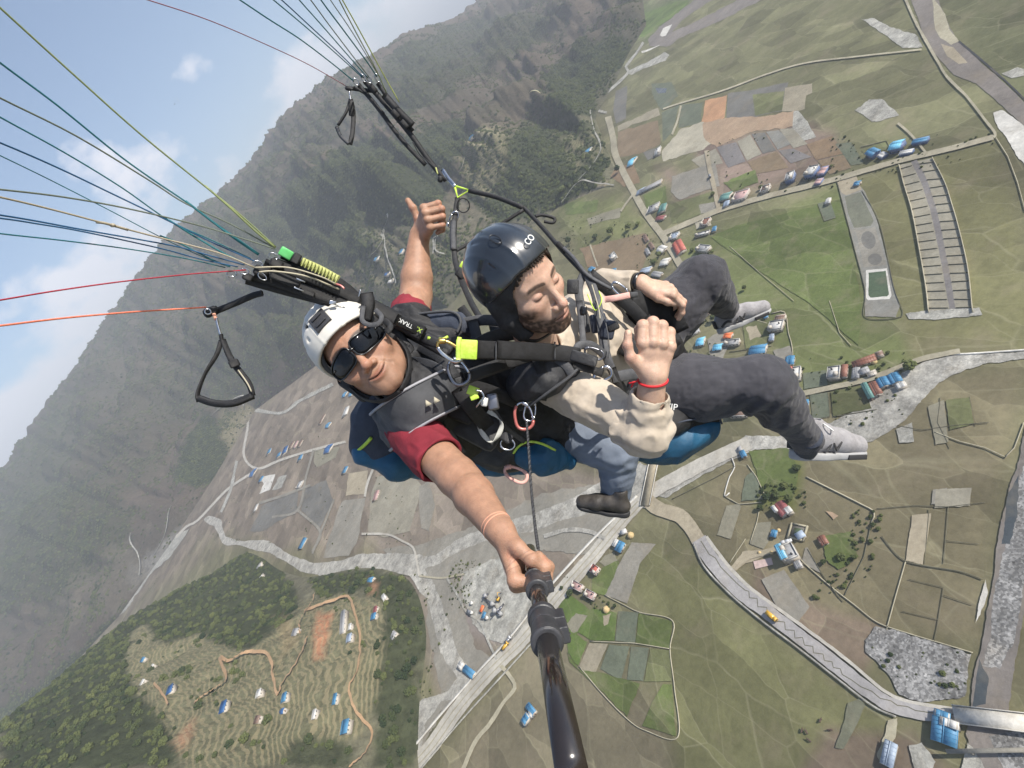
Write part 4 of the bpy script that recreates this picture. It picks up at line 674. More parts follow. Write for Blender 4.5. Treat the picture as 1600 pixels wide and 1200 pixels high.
def surf(f, lo, hi, vox):
    lo = np.asarray(lo, float); n = (np.ceil((np.asarray(hi, float) - lo) / vox / 4).astype(int) * 4) + 1
    nc = (n - 1) // 4 + 1; ax = [lo[i] + np.arange(nc[i]) * 4 * vox for i in range(3)]
    Gc = np.stack(np.meshgrid(*ax, indexing='ij'), -1).reshape(-1, 3); Dc = f(Gc).reshape(nc)
    cell = np.minimum.reduce([np.abs(Dc[i:nc[0] - 1 + i, j:nc[1] - 1 + j, k:nc[2] - 1 + k]) for i in (0, 1) for j in (0, 1) for k in (0, 1)])
    act = cell < vox * 4 * 1.1
    D = np.repeat(np.repeat(np.repeat(Dc[:-1, :-1, :-1], 4, 0), 4, 1), 4, 2); D = np.pad(D, ((0, 1),) * 3, mode='edge')
    m = np.zeros(D.shape, bool); am = np.repeat(np.repeat(np.repeat(act, 4, 0), 4, 1), 4, 2)
    for i in (0, 1):
        for j in (0, 1):
            for k in (0, 1): m[i:i + am.shape[0], j:j + am.shape[1], k:k + am.shape[2]] |= am
    ii = np.argwhere(m)
    vals = np.empty(len(ii))
    for s in range(0, len(ii), 400000): vals[s:s + 400000] = f(lo + ii[s:s + 400000] * vox)
    D[m] = vals
    S = D < 0; cnt = np.zeros(tuple(np.array(D.shape) - 1), np.int32); acc = np.zeros(cnt.shape + (3,), np.float32)
    sh = cnt.shape
    for axn in range(3):
        o1, o2 = [a for a in range(3) if a != axn]
        for u in (0, 1):
            for v in (0, 1):
                off = [0, 0, 0]; off[o1] = u; off[o2] = v; off2 = list(off); off2[axn] = 1
                A = D[off[0]:off[0] + sh[0], off[1]:off[1] + sh[1], off[2]:off[2] + sh[2]]; B = D[off2[0]:off2[0] + sh[0], off2[1]:off2[1] + sh[1], off2[2]:off2[2] + sh[2]]
                c = (A < 0) != (B < 0); w = np.argwhere(c); 
                if not len(w): continue
                a, b = A[c], B[c]; t = a / (a - b + 1e-12); p = np.zeros((len(w), 3), np.float32); p[:, 0] = off[0]; p[:, 1] = off[1]; p[:, 2] = off[2]; p[:, axn] = t
                cnt[c] += 1; acc[c] += p
    has = cnt > 0; vi = -np.ones(sh, np.int64); cells = np.argwhere(has); vi[has] = np.arange(len(cells)); V = lo + (cells + acc[has] / cnt[has][:, None]) * vox; F = []
    for axn in range(3):
        o1, o2 = [a for a in range(3) if a != axn]; sl = [slice(0, s) for s in S.shape]; s0 = list(sl); s1 = list(sl); s0[axn] = slice(0, S.shape[axn] - 1); s1[axn] = slice(1, None)
        A, B = S[tuple(s0)], S[tuple(s1)]
        for flip in (False, True):
            w = np.argwhere((A & ~B) if not flip else (~A & B)); w = w[(w[:, o1] > 0) & (w[:, o2] > 0) & (w[:, o1] < sh[o1]) & (w[:, o2] < sh[o2])]
            if not len(w): continue
            q = []
            for du, dv in ((0, 0), (1, 0), (1, 1), (0, 1)):
                z = w.copy(); z[:, o1] -= du; z[:, o2] -= dv; q.append(vi[z[:, 0], z[:, 1], z[:, 2]])
            q = np.stack(q, -1)
            fl = flip != (axn == 1)
            F.append(q[:, ::-1] if fl else q)
    F = np.vstack(F); F = F[(F >= 0).all(1)]
    return V, F
def put(name, V, F, m, parent=None, loc=None, smooth=True, col=None, wld=False):
    Wd = np.asarray(V) if wld else towld(V); o0 = np.array(parent.location[:]) if parent is not None and parent.type == 'EMPTY' else (np.array(parent['_o']) if parent is not None and '_o' in parent else (np.array(loc) if loc is not None else Wd.mean(0)))
    me = mesh_np(name, Wd - o0, F)
    if col is not None: attr(me, 'skin', col, 'FLOAT_COLOR')
    o = link(name, me, m, parent, smooth)
    if parent is None: o.location = o0.tolist()
    ORI[o.name] = o0
    return o
ORI = {}
def sub(name, V, F, m, parent, smooth=True, col=None):
    """a child of a mesh part: shares that part's origin"""
    o0 = ORI[parent.name]; me = mesh_np(name, towld(V) - o0, F)
    if col is not None: attr(me, 'skin', col, 'FLOAT_COLOR')
    o = link(name, me, m, parent, smooth); ORI[o.name] = o0; return o
def spline(pts, k=6):
    P = np.array(pts, float); 
    if len(P) == 2: return np.linspace(P[0], P[1], k + 1)
    Q = np.vstack([2 * P[0] - P[1], P, 2 * P[-1] - P[-2]]); o = []
    for i in range(1, len(Q) - 2):
        for s in range(k):
            t = s / k; p0, p1, p2, p3 = Q[i - 1:i + 3]; o.append(.5 * ((2 * p1) + (-p0 + p2) * t + (2 * p0 - 5 * p1 + 4 * p2 - p3) * t * t + (-p0 + 3 * p1 - 3 * p2 + p3) * t ** 3))
    return np.array(o + [P[-1]])
def kk(pts): return np.array([K(*p) for p in pts])
def strap_geo(C, w, th=.0028, twist=0.0, w2=None, nhint=None, smooth_k=6):
    C = spline(C, smooth_k); n = len(C); T_ = np.gradient(C, axis=0); T_ /= np.linalg.norm(T_, axis=1, keepdims=True) + 1e-12; V = []; ww = np.linspace(w, w2 or w, n) / 2
    tw = np.linspace(0, twist, n) if np.isscalar(twist) else np.interp(np.linspace(0, 1, n), np.linspace(0, 1, len(twist)), twist)
    for i in range(n):
        v = nrmz(-C[i]) if nhint is None else nrmz(nhint); s = nrmz(np.cross(T_[i], v)); nn = np.cross(s, T_[i]); c_, s_ = math.cos(tw[i]), math.sin(tw[i]); s, nn = s * c_ + nn * s_, nn * c_ - s * s_
        h = ww[i]; b = th * .5
        for a, q in ((-h, 0), (-h + b, b), (h - b, b), (h, 0), (h - b, -b), (-h + b, -b)): V.append(C[i] + s * a + nn * q)
    F = []
    for i in range(n - 1):
        for j in range(6): k = (j + 1) % 6; F.append((i * 6 + j, i * 6 + k, (i + 1) * 6 + k, (i + 1) * 6 + j))
    for o in (0, (n - 1) * 6): F += [(o, o + 1, o + 2, o + 3), (o + 3, o + 4, o + 5, o)]
    return np.array(V), np.array(F)
def tube_geo(C, r, n=8, closed=False, k=6, raw=False, r2=None):
    C = np.asarray(C, float)
    if not raw:
        if closed: C = spline(np.vstack([C[-1:], C, C[:2]]), k)[k:-k]; 
        else: C = spline(C, k)
    m = len(C); T_ = (np.roll(C, -1, 0) - np.roll(C, 1, 0)) if closed else np.gradient(C, axis=0); T_ /= np.linalg.norm(T_, axis=1, keepdims=True) + 1e-12
    u = nrmz(np.cross(T_[0], [.3, .5, .8])); V = []; rr = np.linspace(r, r2 or r, m); th = np.linspace(0, 2 * np.pi, n, endpoint=False)
    for i in range(m):
        u = nrmz(u - T_[i] * (u @ T_[i])); w = np.cross(T_[i], u); V.append(C[i] + rr[i] * (np.cos(th)[:, None] * u + np.sin(th)[:, None] * w))
    V = np.vstack(V); F = []
    for i in range(m if closed else m - 1):
        j = (i + 1) % m
        for a in range(n): b = (a + 1) % n; F.append((i * n + a, i * n + b, j * n + b, j * n + a))
    if not closed:
        V = np.vstack([V, C[:1], C[-1:]]); c0, c1 = len(V) - 2, len(V) - 1
        for a in range(n): b = (a + 1) % n; F += [(b, a, c0, c0), (n * (m - 1) + a, n * (m - 1) + b, c1, c1)]
    return V, fixq(F)
def fixq(F): return np.array(F)
def box_geo(c, h, A=None, bev=.12):
    """bevelled box: centre, half sizes, rows of A are its axes"""
    import bmesh
    bm = bmesh.new(); bmesh.ops.create_cube(bm, size=2)
    for v in bm.verts: v.co = Vector((v.co.x * h[0], v.co.y * h[1], v.co.z * h[2]))
    bmesh.ops.bevel(bm, geom=bm.edges[:], offset=min(h) * bev * 2, segments=2, affect='EDGES', profile=.5)
    bmesh.ops.triangulate(bm, faces=bm.faces[:]); V = np.array([v.co[:] for v in bm.verts]); F = np.array([[l.index for l in f.verts] for f in bm.faces]); bm.free()
    if A is not None: V = V @ np.asarray(A, float)
    F = np.hstack([F, F[:, 2:3]]); return V + np.asarray(c, float), F
def view_axes(c, rot):
    """axes of a thing at c that faces the camera: x along image angle rot (degrees, y down)"""
    n = nrmz(-np.asarray(c)); r = math.radians(rot); x = np.array([math.cos(r), -math.sin(r), 0]); x = nrmz(x - n * (x @ n)); return np.array([x, np.cross(n, x), n])
def torus(c, R, r, A=None, n=28, m=8):
    t = np.linspace(0, 2 * np.pi, n, endpoint=False); C = np.stack([np.cos(t) * R[0], np.sin(t) * R[1], 0 * t], -1)
    if A is not None: C = C @ np.asarray(A)
    return tube_geo(C + c, r, m, closed=True, raw=True)
_mesh_np = mesh_np
def mesh_np(name, V, F):
    F = np.asarray(F)
    if F.shape[1] == 4:
        d = F[:, 3] == F[:, 2]
        if d.any():
            me = bpy.data.meshes.new(name); A, B = F[~d], F[d][:, :3]; V = np.asarray(V, np.float32); me.vertices.add(len(V)); me.vertices.foreach_set('co', V.ravel())
            L = np.concatenate([A.ravel(), B.ravel()]).astype(np.int32); me.loops.add(len(L)); me.loops.foreach_set('vertex_index', L); st = np.concatenate([np.arange(len(A)) * 4, len(A) * 4 + np.arange(len(B)) * 3]).astype(np.int32)
            me.polygons.add(len(st)); me.polygons.foreach_set('loop_start', st); me.update(calc_edges=True); me.validate(); return me
    return _mesh_np(name, V, F)
# ---- materials for the figures
def skin_mat(name, rough=.48):
    m = bpy.data.materials.new(name); m.use_nodes = True; t = m.node_tree; b = t.nodes['Principled BSDF']; a = N(t, 'ShaderNodeAttribute', attribute_name='skin'); co = N(t, 'ShaderNodeTexCoord').outputs['Object']
    n1 = N(t, 'ShaderNodeTexNoise'); n1.inputs['Scale'].default_value = 55; n1.inputs['Detail'].default_value = 9; n1.inputs['Roughness'].default_value = .7; t.links.new(co, n1.inputs['Vector']); mr = N(t, 'ShaderNodeMapRange'); mr.inputs[1].default_value = .3; mr.inputs[2].default_value = .7; mr.inputs[3].default_value = .80; mr.inputs[4].default_value = 1.18; t.links.new(n1.outputs['Fac'], mr.inputs[0])
    mm = N(t, 'ShaderNodeMix', data_type='RGBA', blend_type='MULTIPLY'); mm.inputs['Factor'].default_value = 1; t.links.new(a.outputs['Color'], mm.inputs['A']); t.links.new(mr.outputs[0], mm.inputs['B']); t.links.new(mm.outputs['Result'], b.inputs['Base Color'])
    b.inputs['Roughness'].default_value = rough; b.inputs['Subsurface Weight'].default_value = .18; b.inputs['Subsurface Radius'].default_value = (1, .35, .2); b.inputs['Subsurface Scale'].default_value = .005; b.inputs['Specular IOR Level'].default_value = .4
    n2 = N(t, 'ShaderNodeTexNoise'); n2.inputs['Scale'].default_value = 420; n2.inputs['Detail'].default_value = 3; t.links.new(co, n2.inputs['Vector']); bp = N(t, 'ShaderNodeBump'); bp.inputs['Distance'].default_value = .0012; bp.inputs['Strength'].default_value = .8; t.links.new(n2.outputs['Fac'], bp.inputs['Height']); t.links.new(bp.outputs[0], b.inputs['Normal'])
    return m
SKIN = skin_mat('skin'); C_PIL = np.array([.36, .205, .135]); C_PAS = np.array([.52, .345, .255])
M_BLACK = mat('black_nylon', (.010, .010, .011), .58, col2=(.020, .020, .022), nscale=30, bump=.003, bscale=30, weave=900)
M_WEB = mat('black_webbing', (.012, .012, .013), .6, col2=(.024, .024, .026), nscale=60, bump=.0006, bscale=300, weave=1400)
M_GWEB = mat('grey_webbing', (.05, .052, .058), .65, col2=(.085, .086, .092), nscale=60, bump=.0006, bscale=300, weave=1400)
M_VEST = mat('charcoal_nylon', (.020, .021, .024), .5, col2=(.038, .039, .044), nscale=22, bump=.004, bscale=30, weave=900)
M_GREYPAD = mat('grey_pad_cloth', (.05, .052, .058), .65, col2=(.078, .08, .086), nscale=25, bump=.0015, bscale=50, weave=900)
M_PIPE = mat('silver_piping', (.28, .28, .30), .5)
M_NAVY = mat('navy_cloth', (.032, .040, .062), .7, col2=(.05, .06, .085), nscale=20, bump=.0015, bscale=40, weave=900)
M_BLUE = mat('blue_ripstop', (.010, .072, .145), .5, col2=(.016, .105, .20), nscale=12, bump=.003, bscale=22, weave=1100)
M_LIME = mat('lime_webbing', (.42, .62, .05), .55, col2=(.55, .72, .12), nscale=60, bump=.0008, bscale=200)
M_GREEN = mat('green_plastic', (.10, .45, .13), .35, col2=(.16, .6, .2), nscale=40)
M_YELW = mat('yellow_green_wrap', (.38, .40, .13), .7, col2=(.48, .5, .2), nscale=80, bump=.001, bscale=260)
M_STEEL = mat('steel', (.62, .62, .64), .22, metal=1.0, col2=(.45, .45, .47), nscale=40)
M_BRASS = mat('brass', (.62, .42, .14), .3, metal=1.0)
M_DKMET = mat('dark_metal', (.22, .22, .24), .35, metal=.9)
M_PINK = mat('pink_metal', (.50, .13, .11), .35, metal=.4, col2=(.58, .22, .2), nscale=30)
M_PINKW = mat('pink_webbing', (.62, .34, .29), .7, col2=(.7, .42, .36), nscale=60, bump=.0006, bscale=300)
M_MAROON = mat('maroon_cotton', (.17, .011, .021), .85, col2=(.23, .018, .032), nscale=14, bump=.004, bscale=22, weave=1300)
M_BEIGE = mat('beige_knit', (.41, .345, .265), .92, col2=(.52, .445, .355), nscale=14, bump=.004, bscale=20, weave=1500, sheen=.25)
M_TROU = mat('charcoal_trousers', (.030, .030, .037), .85, col2=(.048, .047, .056), nscale=11, bump=.0035, bscale=20, weave=1500, sheen=.15)
M_TROU2 = mat('slate_blue_trousers', (.125, .15, .195), .85, col2=(.17, .20, .25), nscale=11, bump=.002, bscale=26, weave=1500)
M_WSHELL = mat('white_helmet_shell', (.60, .58, .53), .42, col2=(.56, .53, .47), nscale=9, contrast=(.42, .78), bump=.0004, bscale=60, spec=.5)
M_DSHELL = mat('dark_gloss_helmet_shell', (.012, .015, .020), .26, col2=(.022, .028, .036), nscale=7, coat=.8, spec=.6)
M_FOAM = mat('black_helmet_padding', (.015, .015, .017), .75, col2=(.03, .03, .032), nscale=50, bump=.001, bscale=120)
M_LENS = mat('dark_sunglass_lens', (.003, .0035, .005), .06, spec=.35); M_FRAME = mat('black_gloss_plastic', (.012, .012, .013), .25, spec=.6); M_PLAST = mat('black_plastic', (.03, .031, .034), .42, col2=(.05, .05, .055), nscale=50)
M_HAIR = mat('dark_brown_hair', (.018, .012, .009), .55, col2=(.04, .027, .018), nscale=60, bump=.002, bscale=220)
M_SHOE = mat('light_grey_mesh', (.25, .24, .245), .9, col2=(.34, .33, .335), nscale=40, bump=.0012, bscale=260, weave=1600); M_SOLE = mat('off_white_rubber', (.36, .36, .36), .7, col2=(.30, .30, .30), nscale=20); M_DARKRUB = mat('black_rubber', (.03, .03, .032), .7)
M_LEATH = mat('worn_dark_leather', (.03, .027, .025), .5, col2=(.07, .062, .055), nscale=30, bump=.001, bscale=90); M_RED = mat('red_string', (.62, .02, .03), .7, bump=.0006, nscale=400, col2=(.5, .015, .02)); M_ORG = mat('faded_orange_string', (.62, .30, .20), .8)
M_WHITE = mat('white_print', (.75, .75, .72), .6); M_WSTRAP = mat('white_grey_tape', (.5, .5, .46), .7); M_TAPE = mat('sand_tape', (.42, .38, .28), .8)
M_CLEAR = mat('clear_plastic', (.6, .6, .58), .15, spec=.7)
def stick_mat():
    return mat('brown_black_carbon', (.010, .008, .007), .2, col2=(.026, .019, .016), nscale=5, contrast=(.35, .7), coat=.6, spec=.6)
M_STICK = stick_mat()
# ---- heads
def head_sdf(P, smile=0.0, closed=True, wide=1.0):
    Q = P.copy(); Q[:, 0] = np.abs(Q[:, 0]) / wide; q = Q
    d = ell(q, (0, .038, -.008), (.076, .088, .096)); d = smin(d, ell(q, (0, -.03, .026), (.063, .082, .064)), .03)
    d = smin(d, rc(q, (.050, -.060, .0), (.012, -.100, .070), .021, .019), .035); d = smin(d, ell(q, (0, -.102, .076), (.020, .016, .016)), .022)
    d = smin(d, ell(q, (.044, -.024, .056), (.022, .018, .021)), .026); d = smin(d, rc(q, (.006, .021, .083), (.043, .021, .064), .0105, .010), .016)
    d = smin(d, ell(q, (0, -.068, .073), (.034, .028, .024)), .02)
    d = smax(d, -ell(q, (.031, .000, .098), (.0175, .0115, .0165)), .012)
    d = smin(d, ell(q, (.0315, -.001, .0735), (.0150, .0118, .0135)), .003)
    if closed: d = smax(d, -rc(q, (.018, -.0065, .0905), (.044, -.0055, .082), .0009, .0009), .0018); d = smax(d, -rc(q, (.018, .0085, .0905), (.044, .007, .081), .0006, .0006), .0022)
    d = smin(d, rc(q, (0, .010, .086), (0, -.036, .109), .0075, .0088), .013); d = smin(d, ell(q, (0, -.0415, .1105), (.0118, .0105, .0112)), .007); d = smin(d, ell(q, (.0138, -.046, .0985), (.0082, .0076, .0088)), .006)
    d = smax(d, -ell(q, (.0065, -.0535, .1060), (.0036, .0030, .005)), .003)
    yb = q[:, 0] ** 2 * (14 * smile); L = q.copy(); L[:, 1] -= yb
    zc = -q[:, 0] ** 2 * 14; L[:, 2] -= zc
    d = smin(d, ell(L, (0, -.0690, .0965), (.0245 + .006 * smile, .0050, .0065)), .006); d = smin(d, ell(L, (0, -.0785, .0955), (.0205 + .005 * smile, .0062, .0075)), .006)
    d = smax(d, -ell(L, (0, -.0735, .1035), (.0245 + .006 * smile, .0012, .0065)), .003)
    if smile: d = smax(d, -rc(q, (.019, -.046, .098), (.036, -.074, .084), .0018, .0022), .006); d = smin(d, ell(q, (.040, -.040, .064), (.016, .014, .016)), .016)
    d = smin(d, ell(q, (.079, -.012, -.004), (.010, .030, .018)), .006)
    return d
def head_col(V, base, beard=0.0, smile=0.0):
    x, y, z = np.abs(V[:, 0]), V[:, 1], V[:, 2]; n = vn3(V * 160) ; n2 = vn3(V * 40); c = np.tile(base, (len(V), 1)); c = c * (1 + .10 * n2[:, None])
    def g(cx, cy, cz, s): return np.exp(-(((x - cx) ** 2 + (y - cy) ** 2 + (z - cz) ** 2) / s ** 2))
    red = (g(.042, -.03, .07, .02) + g(0, -.042, .118, .016) + .5 * g(0, .06, .09, .04))[:, None]; c = c * (1 - red * .12 * np.array([-.3, 1, 1.1]))
    yy = y - x ** 2 * 14 * smile; lip = np.clip(1 - ((x / .026) ** 2 + ((yy + .0735) / .0115) ** 2), 0, 1) ** .5 * (z > .07); c = c * (1 - lip[:, None]) + base * np.array([.80, .60, .60]) * lip[:, None]
    crease = np.exp(-((yy + .0735) / .0016) ** 2) * (x < .027) * (z > .07); c = c * (1 - .7 * crease[:, None])
    by = .0205 + .004 - (x - .03) ** 2 * 9; brow = np.clip(1.15 - np.abs(y - by) / .0052, 0, 1) * np.clip((x - .009) / .005, 0, 1) * np.clip((.054 - x) / .008, 0, 1) * (z > .03); brow = np.clip(brow * 1.6 + n * .5 * (brow > .05), 0, 1); c = c * (1 - brow[:, None] * .85) + np.array([.018, .012, .010]) * brow[:, None] * .85
    lash = np.exp(-(((y + .0063) / .0017) ** 2)) * np.clip((x - .016) / .003, 0, 1) * np.clip((.046 - x) / .003, 0, 1) * (z > .06); c = c * (1 - .75 * lash[:, None])
    sk = np.exp(-(((x - .031) / .018) ** 2 + ((y) / .012) ** 2)) * (z > .05); c = c * (1 - .18 * sk[:, None] * np.array([.6, 1, .9]))
    if beard:
        b = np.clip((-.054 - y + .25 * np.maximum(x - .03, 0)) / .014, 0, 1); b = np.maximum(b, np.clip((x - .048) / .010, 0, 1) * np.clip((-.012 - y) / .02, 0, 1)); b = b * (1 - .55 * np.exp(-(((x - .034) / .014) ** 2 + ((y + .052) / .014) ** 2))); b *= (1 - lip) * np.clip((z + .03) / .04, 0, 1); b *= np.clip((y + .14) / .03, 0, 1)
        b = np.clip(b * (.95 + .9 * n), 0, 1) * beard; c = c * (1 - b[:, None]) + np.array([.060, .038, .029]) * b[:, None]
    return c
def frame(n, up):
    n = nrmz(n); up = np.asarray(up, float); up = nrmz(up - n * (up @ n)); return np.array([np.cross(up, n), up, n])
def H2C(V, A, o): return np.asarray(V) @ A + o
# ---- hands
def hand_bones(Wp, Xd, Yd, Zd, curl, thumb, spread=0.0, s=1.0, fat=1.0, wx=1.0, ly=1.0):
    """bones of a hand: wrist point, thumb-side axis, finger axis, back-of-hand axis; curl = per-finger (a1, a2, a3) in degrees"""
    Xd, Yd, Zd = nrmz(Xd), nrmz(Yd), nrmz(Zd); at = lambda x, y, z: Wp + s * (Xd * x * wx + Yd * y * ly + Zd * z); B = []
    base = [(.0290, .088, 0), (.0100, .093, .002), (-.0090, .090, .001), (-.0268, .083, -.003)]; ln = [(.042, .025, .020), (.046, .029, .021), (.042, .027, .020), (.035, .021, .018)]; rr = [.0098, .0101, .0097, .0088]
    tips = []
    for i in range(4):
        p = at(*base[i]); a = 0; f = [p]; dx = spread * (1.5 - i)
        for j in range(3):
            a += math.radians(curl[i][j]); dirv = Yd * math.cos(a) - Zd * math.sin(a) + Xd * dx * math.cos(a); p = p + nrmz(dirv) * ln[i][j] * s; f.append(p)
        r = rr[i] * s * fat; B.append(('f', f, [r * 1.08, r * 1.0, r * .93, r * .82])); tips.append((f[-1], nrmz(f[-1] - f[-2])))
    t = [at(*q) for q in thumb]; B.append(('t', t, [.0155 * s, .0118 * s, .0105 * s, .0088 * s][:len(t)]))
    return B, at
def hand_sdf(P, B, at, s=1.0, k=.006):
    d = None
    for i, b in enumerate(B[:4]):
        mcp = b[1][0]; e = rc(P, at(.012 - .008 * i, .008, -.002), mcp, .0135 * s, .0112 * s); d = e if d is None else smin(d, e, .012)
    d = smin(d, rc(P, at(.010, .02, -.008), at(.006, .065, -.008), .014 * s, .013 * s), .015); d = smin(d, rc(P, at(-.018, .02, -.010), at(-.022, .06, -.008), .0115 * s, .011 * s), .014)
    for i, b in enumerate(B[:4]): d = smin(d, ell(P, b[1][0] + (at(0, 0, .003) - at(0, 0, 0)), (.0108 * s,) * 3), .006)
    fg = None
    for i, b in enumerate(B[:4]):
        e = chain(P, b[1], b[2], .004)
        for q in (1, 2): e = smin(e, np.linalg.norm(P - b[1][q], axis=1) - b[2][q] * 1.06, .003)
        fg = e if fg is None else smin(fg, e, .0012)
    d = smin(d, fg, .005)
    tb = chain(P, B[4][1], B[4][2], .006); tb = smin(tb, np.linalg.norm(P - B[4][1][-2], axis=1) - B[4][2][-2] * 1.08, .004)
    d2 = smin(d, rc(P, B[4][1][0], B[4][1][1], .0155 * s, .0125 * s), .014); return smin(d2, tb, .004)
def limits(pts, pad):
    P = np.array(pts); return P.min(0) - pad, P.max(0) + pad
def hand_col(V, base, B, Yd, Zd):
    """skin colours of an arm with its hand: paler nails, darker knuckle creases"""
    c = np.tile(base, (len(V), 1)) * (1 + .12 * vn3(V * 30)[:, None] + .08 * vn3(V * 90)[:, None]); Yd, Zd = nrmz(Yd), nrmz(Zd)
    for kind, f, r in B:
        for j in range(len(f) - 1):
            d = nrmz(f[j + 1] - f[j]); n = nrmz(Zd * max(d @ Yd, 0) + Yd * -(d @ Zd)) if kind == 'f' else nrmz(np.cross(d, np.cross(Zd, d)))
            if j: 
                q = V - f[j]; m = (np.linalg.norm(q - n * r[j], axis=1) < r[j] * 1.1); a = q @ d; cr = (np.exp(-((a - .002) / .0011) ** 2) + np.exp(-((a + .0022) / .0011) ** 2)) * m; c = c * (1 - .22 * cr[:, None]); c = c * (1 + m[:, None] * np.array([.05, -.05, -.06]))
        q = V - (f[-1] + n * r[-1] * .9 + d * .002); u, w = q @ d, q @ np.cross(d, n); e = np.sqrt((u / .0068) ** 2 + (w / .0056) ** 2) + np.abs(q @ n) / .02; c = c * (1 + .22 * np.clip((1 - e) * 6, 0, 1)[:, None]); c = c * (1 - .25 * np.exp(-((e - 1.08) / .12) ** 2)[:, None])
    return c
def skin_parts(person, parts, base):
    """join finished body regions into the one body mesh"""
    V, F, C = [], [], []; o = 0
    for v, f, c in parts: V.append(v); F.append(f + o); C.append(c if c is not None else np.tile(base, (len(v), 1)) * (1 + .07 * vn3(v * 30)[:, None])); o += len(v)
    return put('body', np.vstack(V), np.vstack(F), SKIN, person, col=np.vstack(C))
def folds(P, s, amp, dirn=None, k=3.0):
    q = P * s
    if dirn is not None: d = nrmz(dirn); q = q + (P @ d)[:, None] * d * s * (k - 1)
    return amp * (vn3(q + 1.3) * 1.2 + .5 * vn3(q * 2.1 + 7.7) + 1.5 * (np.abs(vn3(q * 1.5 + 3.1)) - .14))
def arms_axes(a, b):
    return nrmz(np.asarray(b) - np.asarray(a))

# ================================================================== the pilot
pil = empty('person', towld(K(840, 660, 1.62)), 'smiling pilot in white helmet and dark sunglasses holding the selfie stick, thumb up behind', 'person')
PE = K(554, 549, 1.13); PA = frame((.10, -.10, .98), (-.70, .66, .15)); PO = PE - PA[2] * .088
def f_head(P): return head_sdf(P, 1.0, False, 1.04)
V, F = surf(lambda P: smin(f_head(P), rc(P, (0, -.07, -.015), (0, -.17, -.04), .052, .056), .02), (-.10, -.20, -.12), (.10, .14, .14), .0019)
parts = [(H2C(V, PA, PO), F, head_col(V, C_PIL, .12, 1.0))]
# near arm: shoulder, elbow, wrist, fist on the stick
SH = K(640, 672, 1.30); EL = K(727, 757, 1.10); WR = K(806, 852, .955)
STA = K(834, 893, .90); STB = K(893, 1204, .415); SAX = nrmz(STB - STA)
Yh = nrmz(np.array([.34, -.80, .42])); Xh = nrmz(SAX - Yh * (SAX @ Yh)); Zh = -nrmz(np.cross(Xh, Yh)); Zh = Zh if Zh[0] < 0 else -Zh
WR = STA - Yh * .090 + Zh * .032
B1, at1 = hand_bones(WR, Xh, Yh, Zh, [(62, 82, 48), (66, 84, 50), (70, 84, 50), (74, 82, 50)], [(.016, .022, -.010), (.036, .046, -.022), (.038, .070, -.036), (.030, .088, -.050)], s=1.08)
PALM = at1(0, .082, -.030)
def f_arm(P):
    d = chain(P, [SH, EL + (SH - EL) * .12, EL, EL + (WR - EL) * .28, WR], [.052, .044, .0405, .041, .0275], .012)
    return smin(d, hand_sdf(P, B1, at1, 1.08), .016)
lo, hi = limits([EL + (SH - EL) * .8, EL, WR, at1(0, .1, 0), at1(.03, .1, -.05), at1(-.03, .1, -.05)], .055); V, F = surf(f_arm, lo, hi, .0021); parts.append((V, F, hand_col(V, C_PIL, B1, Yh, Zh)))
# raised arm with thumb up
SH2 = K(640, 520, 1.55); EL2 = K(650, 462, 1.68); WR2 = K(654, 369, 1.70)
B2, at2 = hand_bones(WR2, (-.30, .95, 0), (.42, .36, .80), (-.84, -.12, .45), [(60, 92, 58), (64, 92, 58), (66, 92, 58), (70, 90, 55)], [(.016, .010, -.008), (.040, .022, -.004), (.070, .028, .004), (.098, .020, .008)], s=1.10)
def f_arm2(P):
    d = chain(P, [SH2, EL2, EL2 + (WR2 - EL2) * .3, WR2], [.057, .052, .051, .031], .012); return smin(d, hand_sdf(P, B2, at2, 1.10), .016)
lo, hi = limits([SH2, EL2, WR2, at2(.11, .05, 0), at2(0, .12, -.03), at2(-.03, .09, -.03)], .062); V, F = surf(f_arm2, lo, hi, .0024); parts.append((V, F, hand_col(V, C_PIL, B2, (.42, .36, .80), (-.84, -.12, .45))))
skin_parts(pil, parts, C_PIL)
# sunglasses
def lens(sx):
    u = np.linspace(0, 2 * np.pi, 28, endpoint=False); V = []; 
    for s in (0, .35, .7, 1.0):
        x = np.sign(np.cos(u)) * np.abs(np.cos(u)) ** .6 * .0375 * s; y = np.sign(np.sin(u)) * np.abs(np.sin(u)) ** .62 * .0215 * s * (1 - .22 * np.cos(u) * 1); X = x + .0405; V.append(np.stack([X * sx, y - .002 - .10 * (X - .035), .1075 - 8.2 * X ** 2 - 4 * y ** 2], -1))
    V = np.array(V).reshape(-1, 3); n = 28; F = []
    for r in range(3):
        for i in range(n): j = (i + 1) % n; F.append((r * n + i, r * n + j, (r + 1) * n + j, (r + 1) * n + i))
    B_ = V.copy(); B_[:, 2] -= .002; m = len(V); F2 = [(a + m, d + m, c + m, b + m) for a, b, c, d in F]; e = [(3 * n + i, 3 * n + (i + 1) % n, m + 3 * n + (i + 1) % n, m + 3 * n + i) for i in range(n)]
    return np.vstack([V, B_]), np.array(F + F2 + e), V[3 * n:4 * n]
sg = None
tv = []
for sx in (-1, 1):
    V, F, edge = lens(sx)
    if sg is None:
        fr = merge([tube_geo(edge, .0019, 6, closed=True, raw=True)] + [tube_geo([(-.006, .004, .108), (0, .006, .110), (.006, .004, .108)], .0025, 6)] + [tube_geo([(s * .066, .003, .074), (s * .078, .003, .04), (s * .084, 0, -.005)], .003, 6) for s in (-1, 1)] + [tube_geo(lens(1)[2], .0019, 6, closed=True, raw=True)])
        sg = put('sunglasses', H2C(fr[0], PA, PO), fr[1], M_FRAME, pil)
    sub('lens', H2C(V, PA, PO), F, M_LENS, sg)
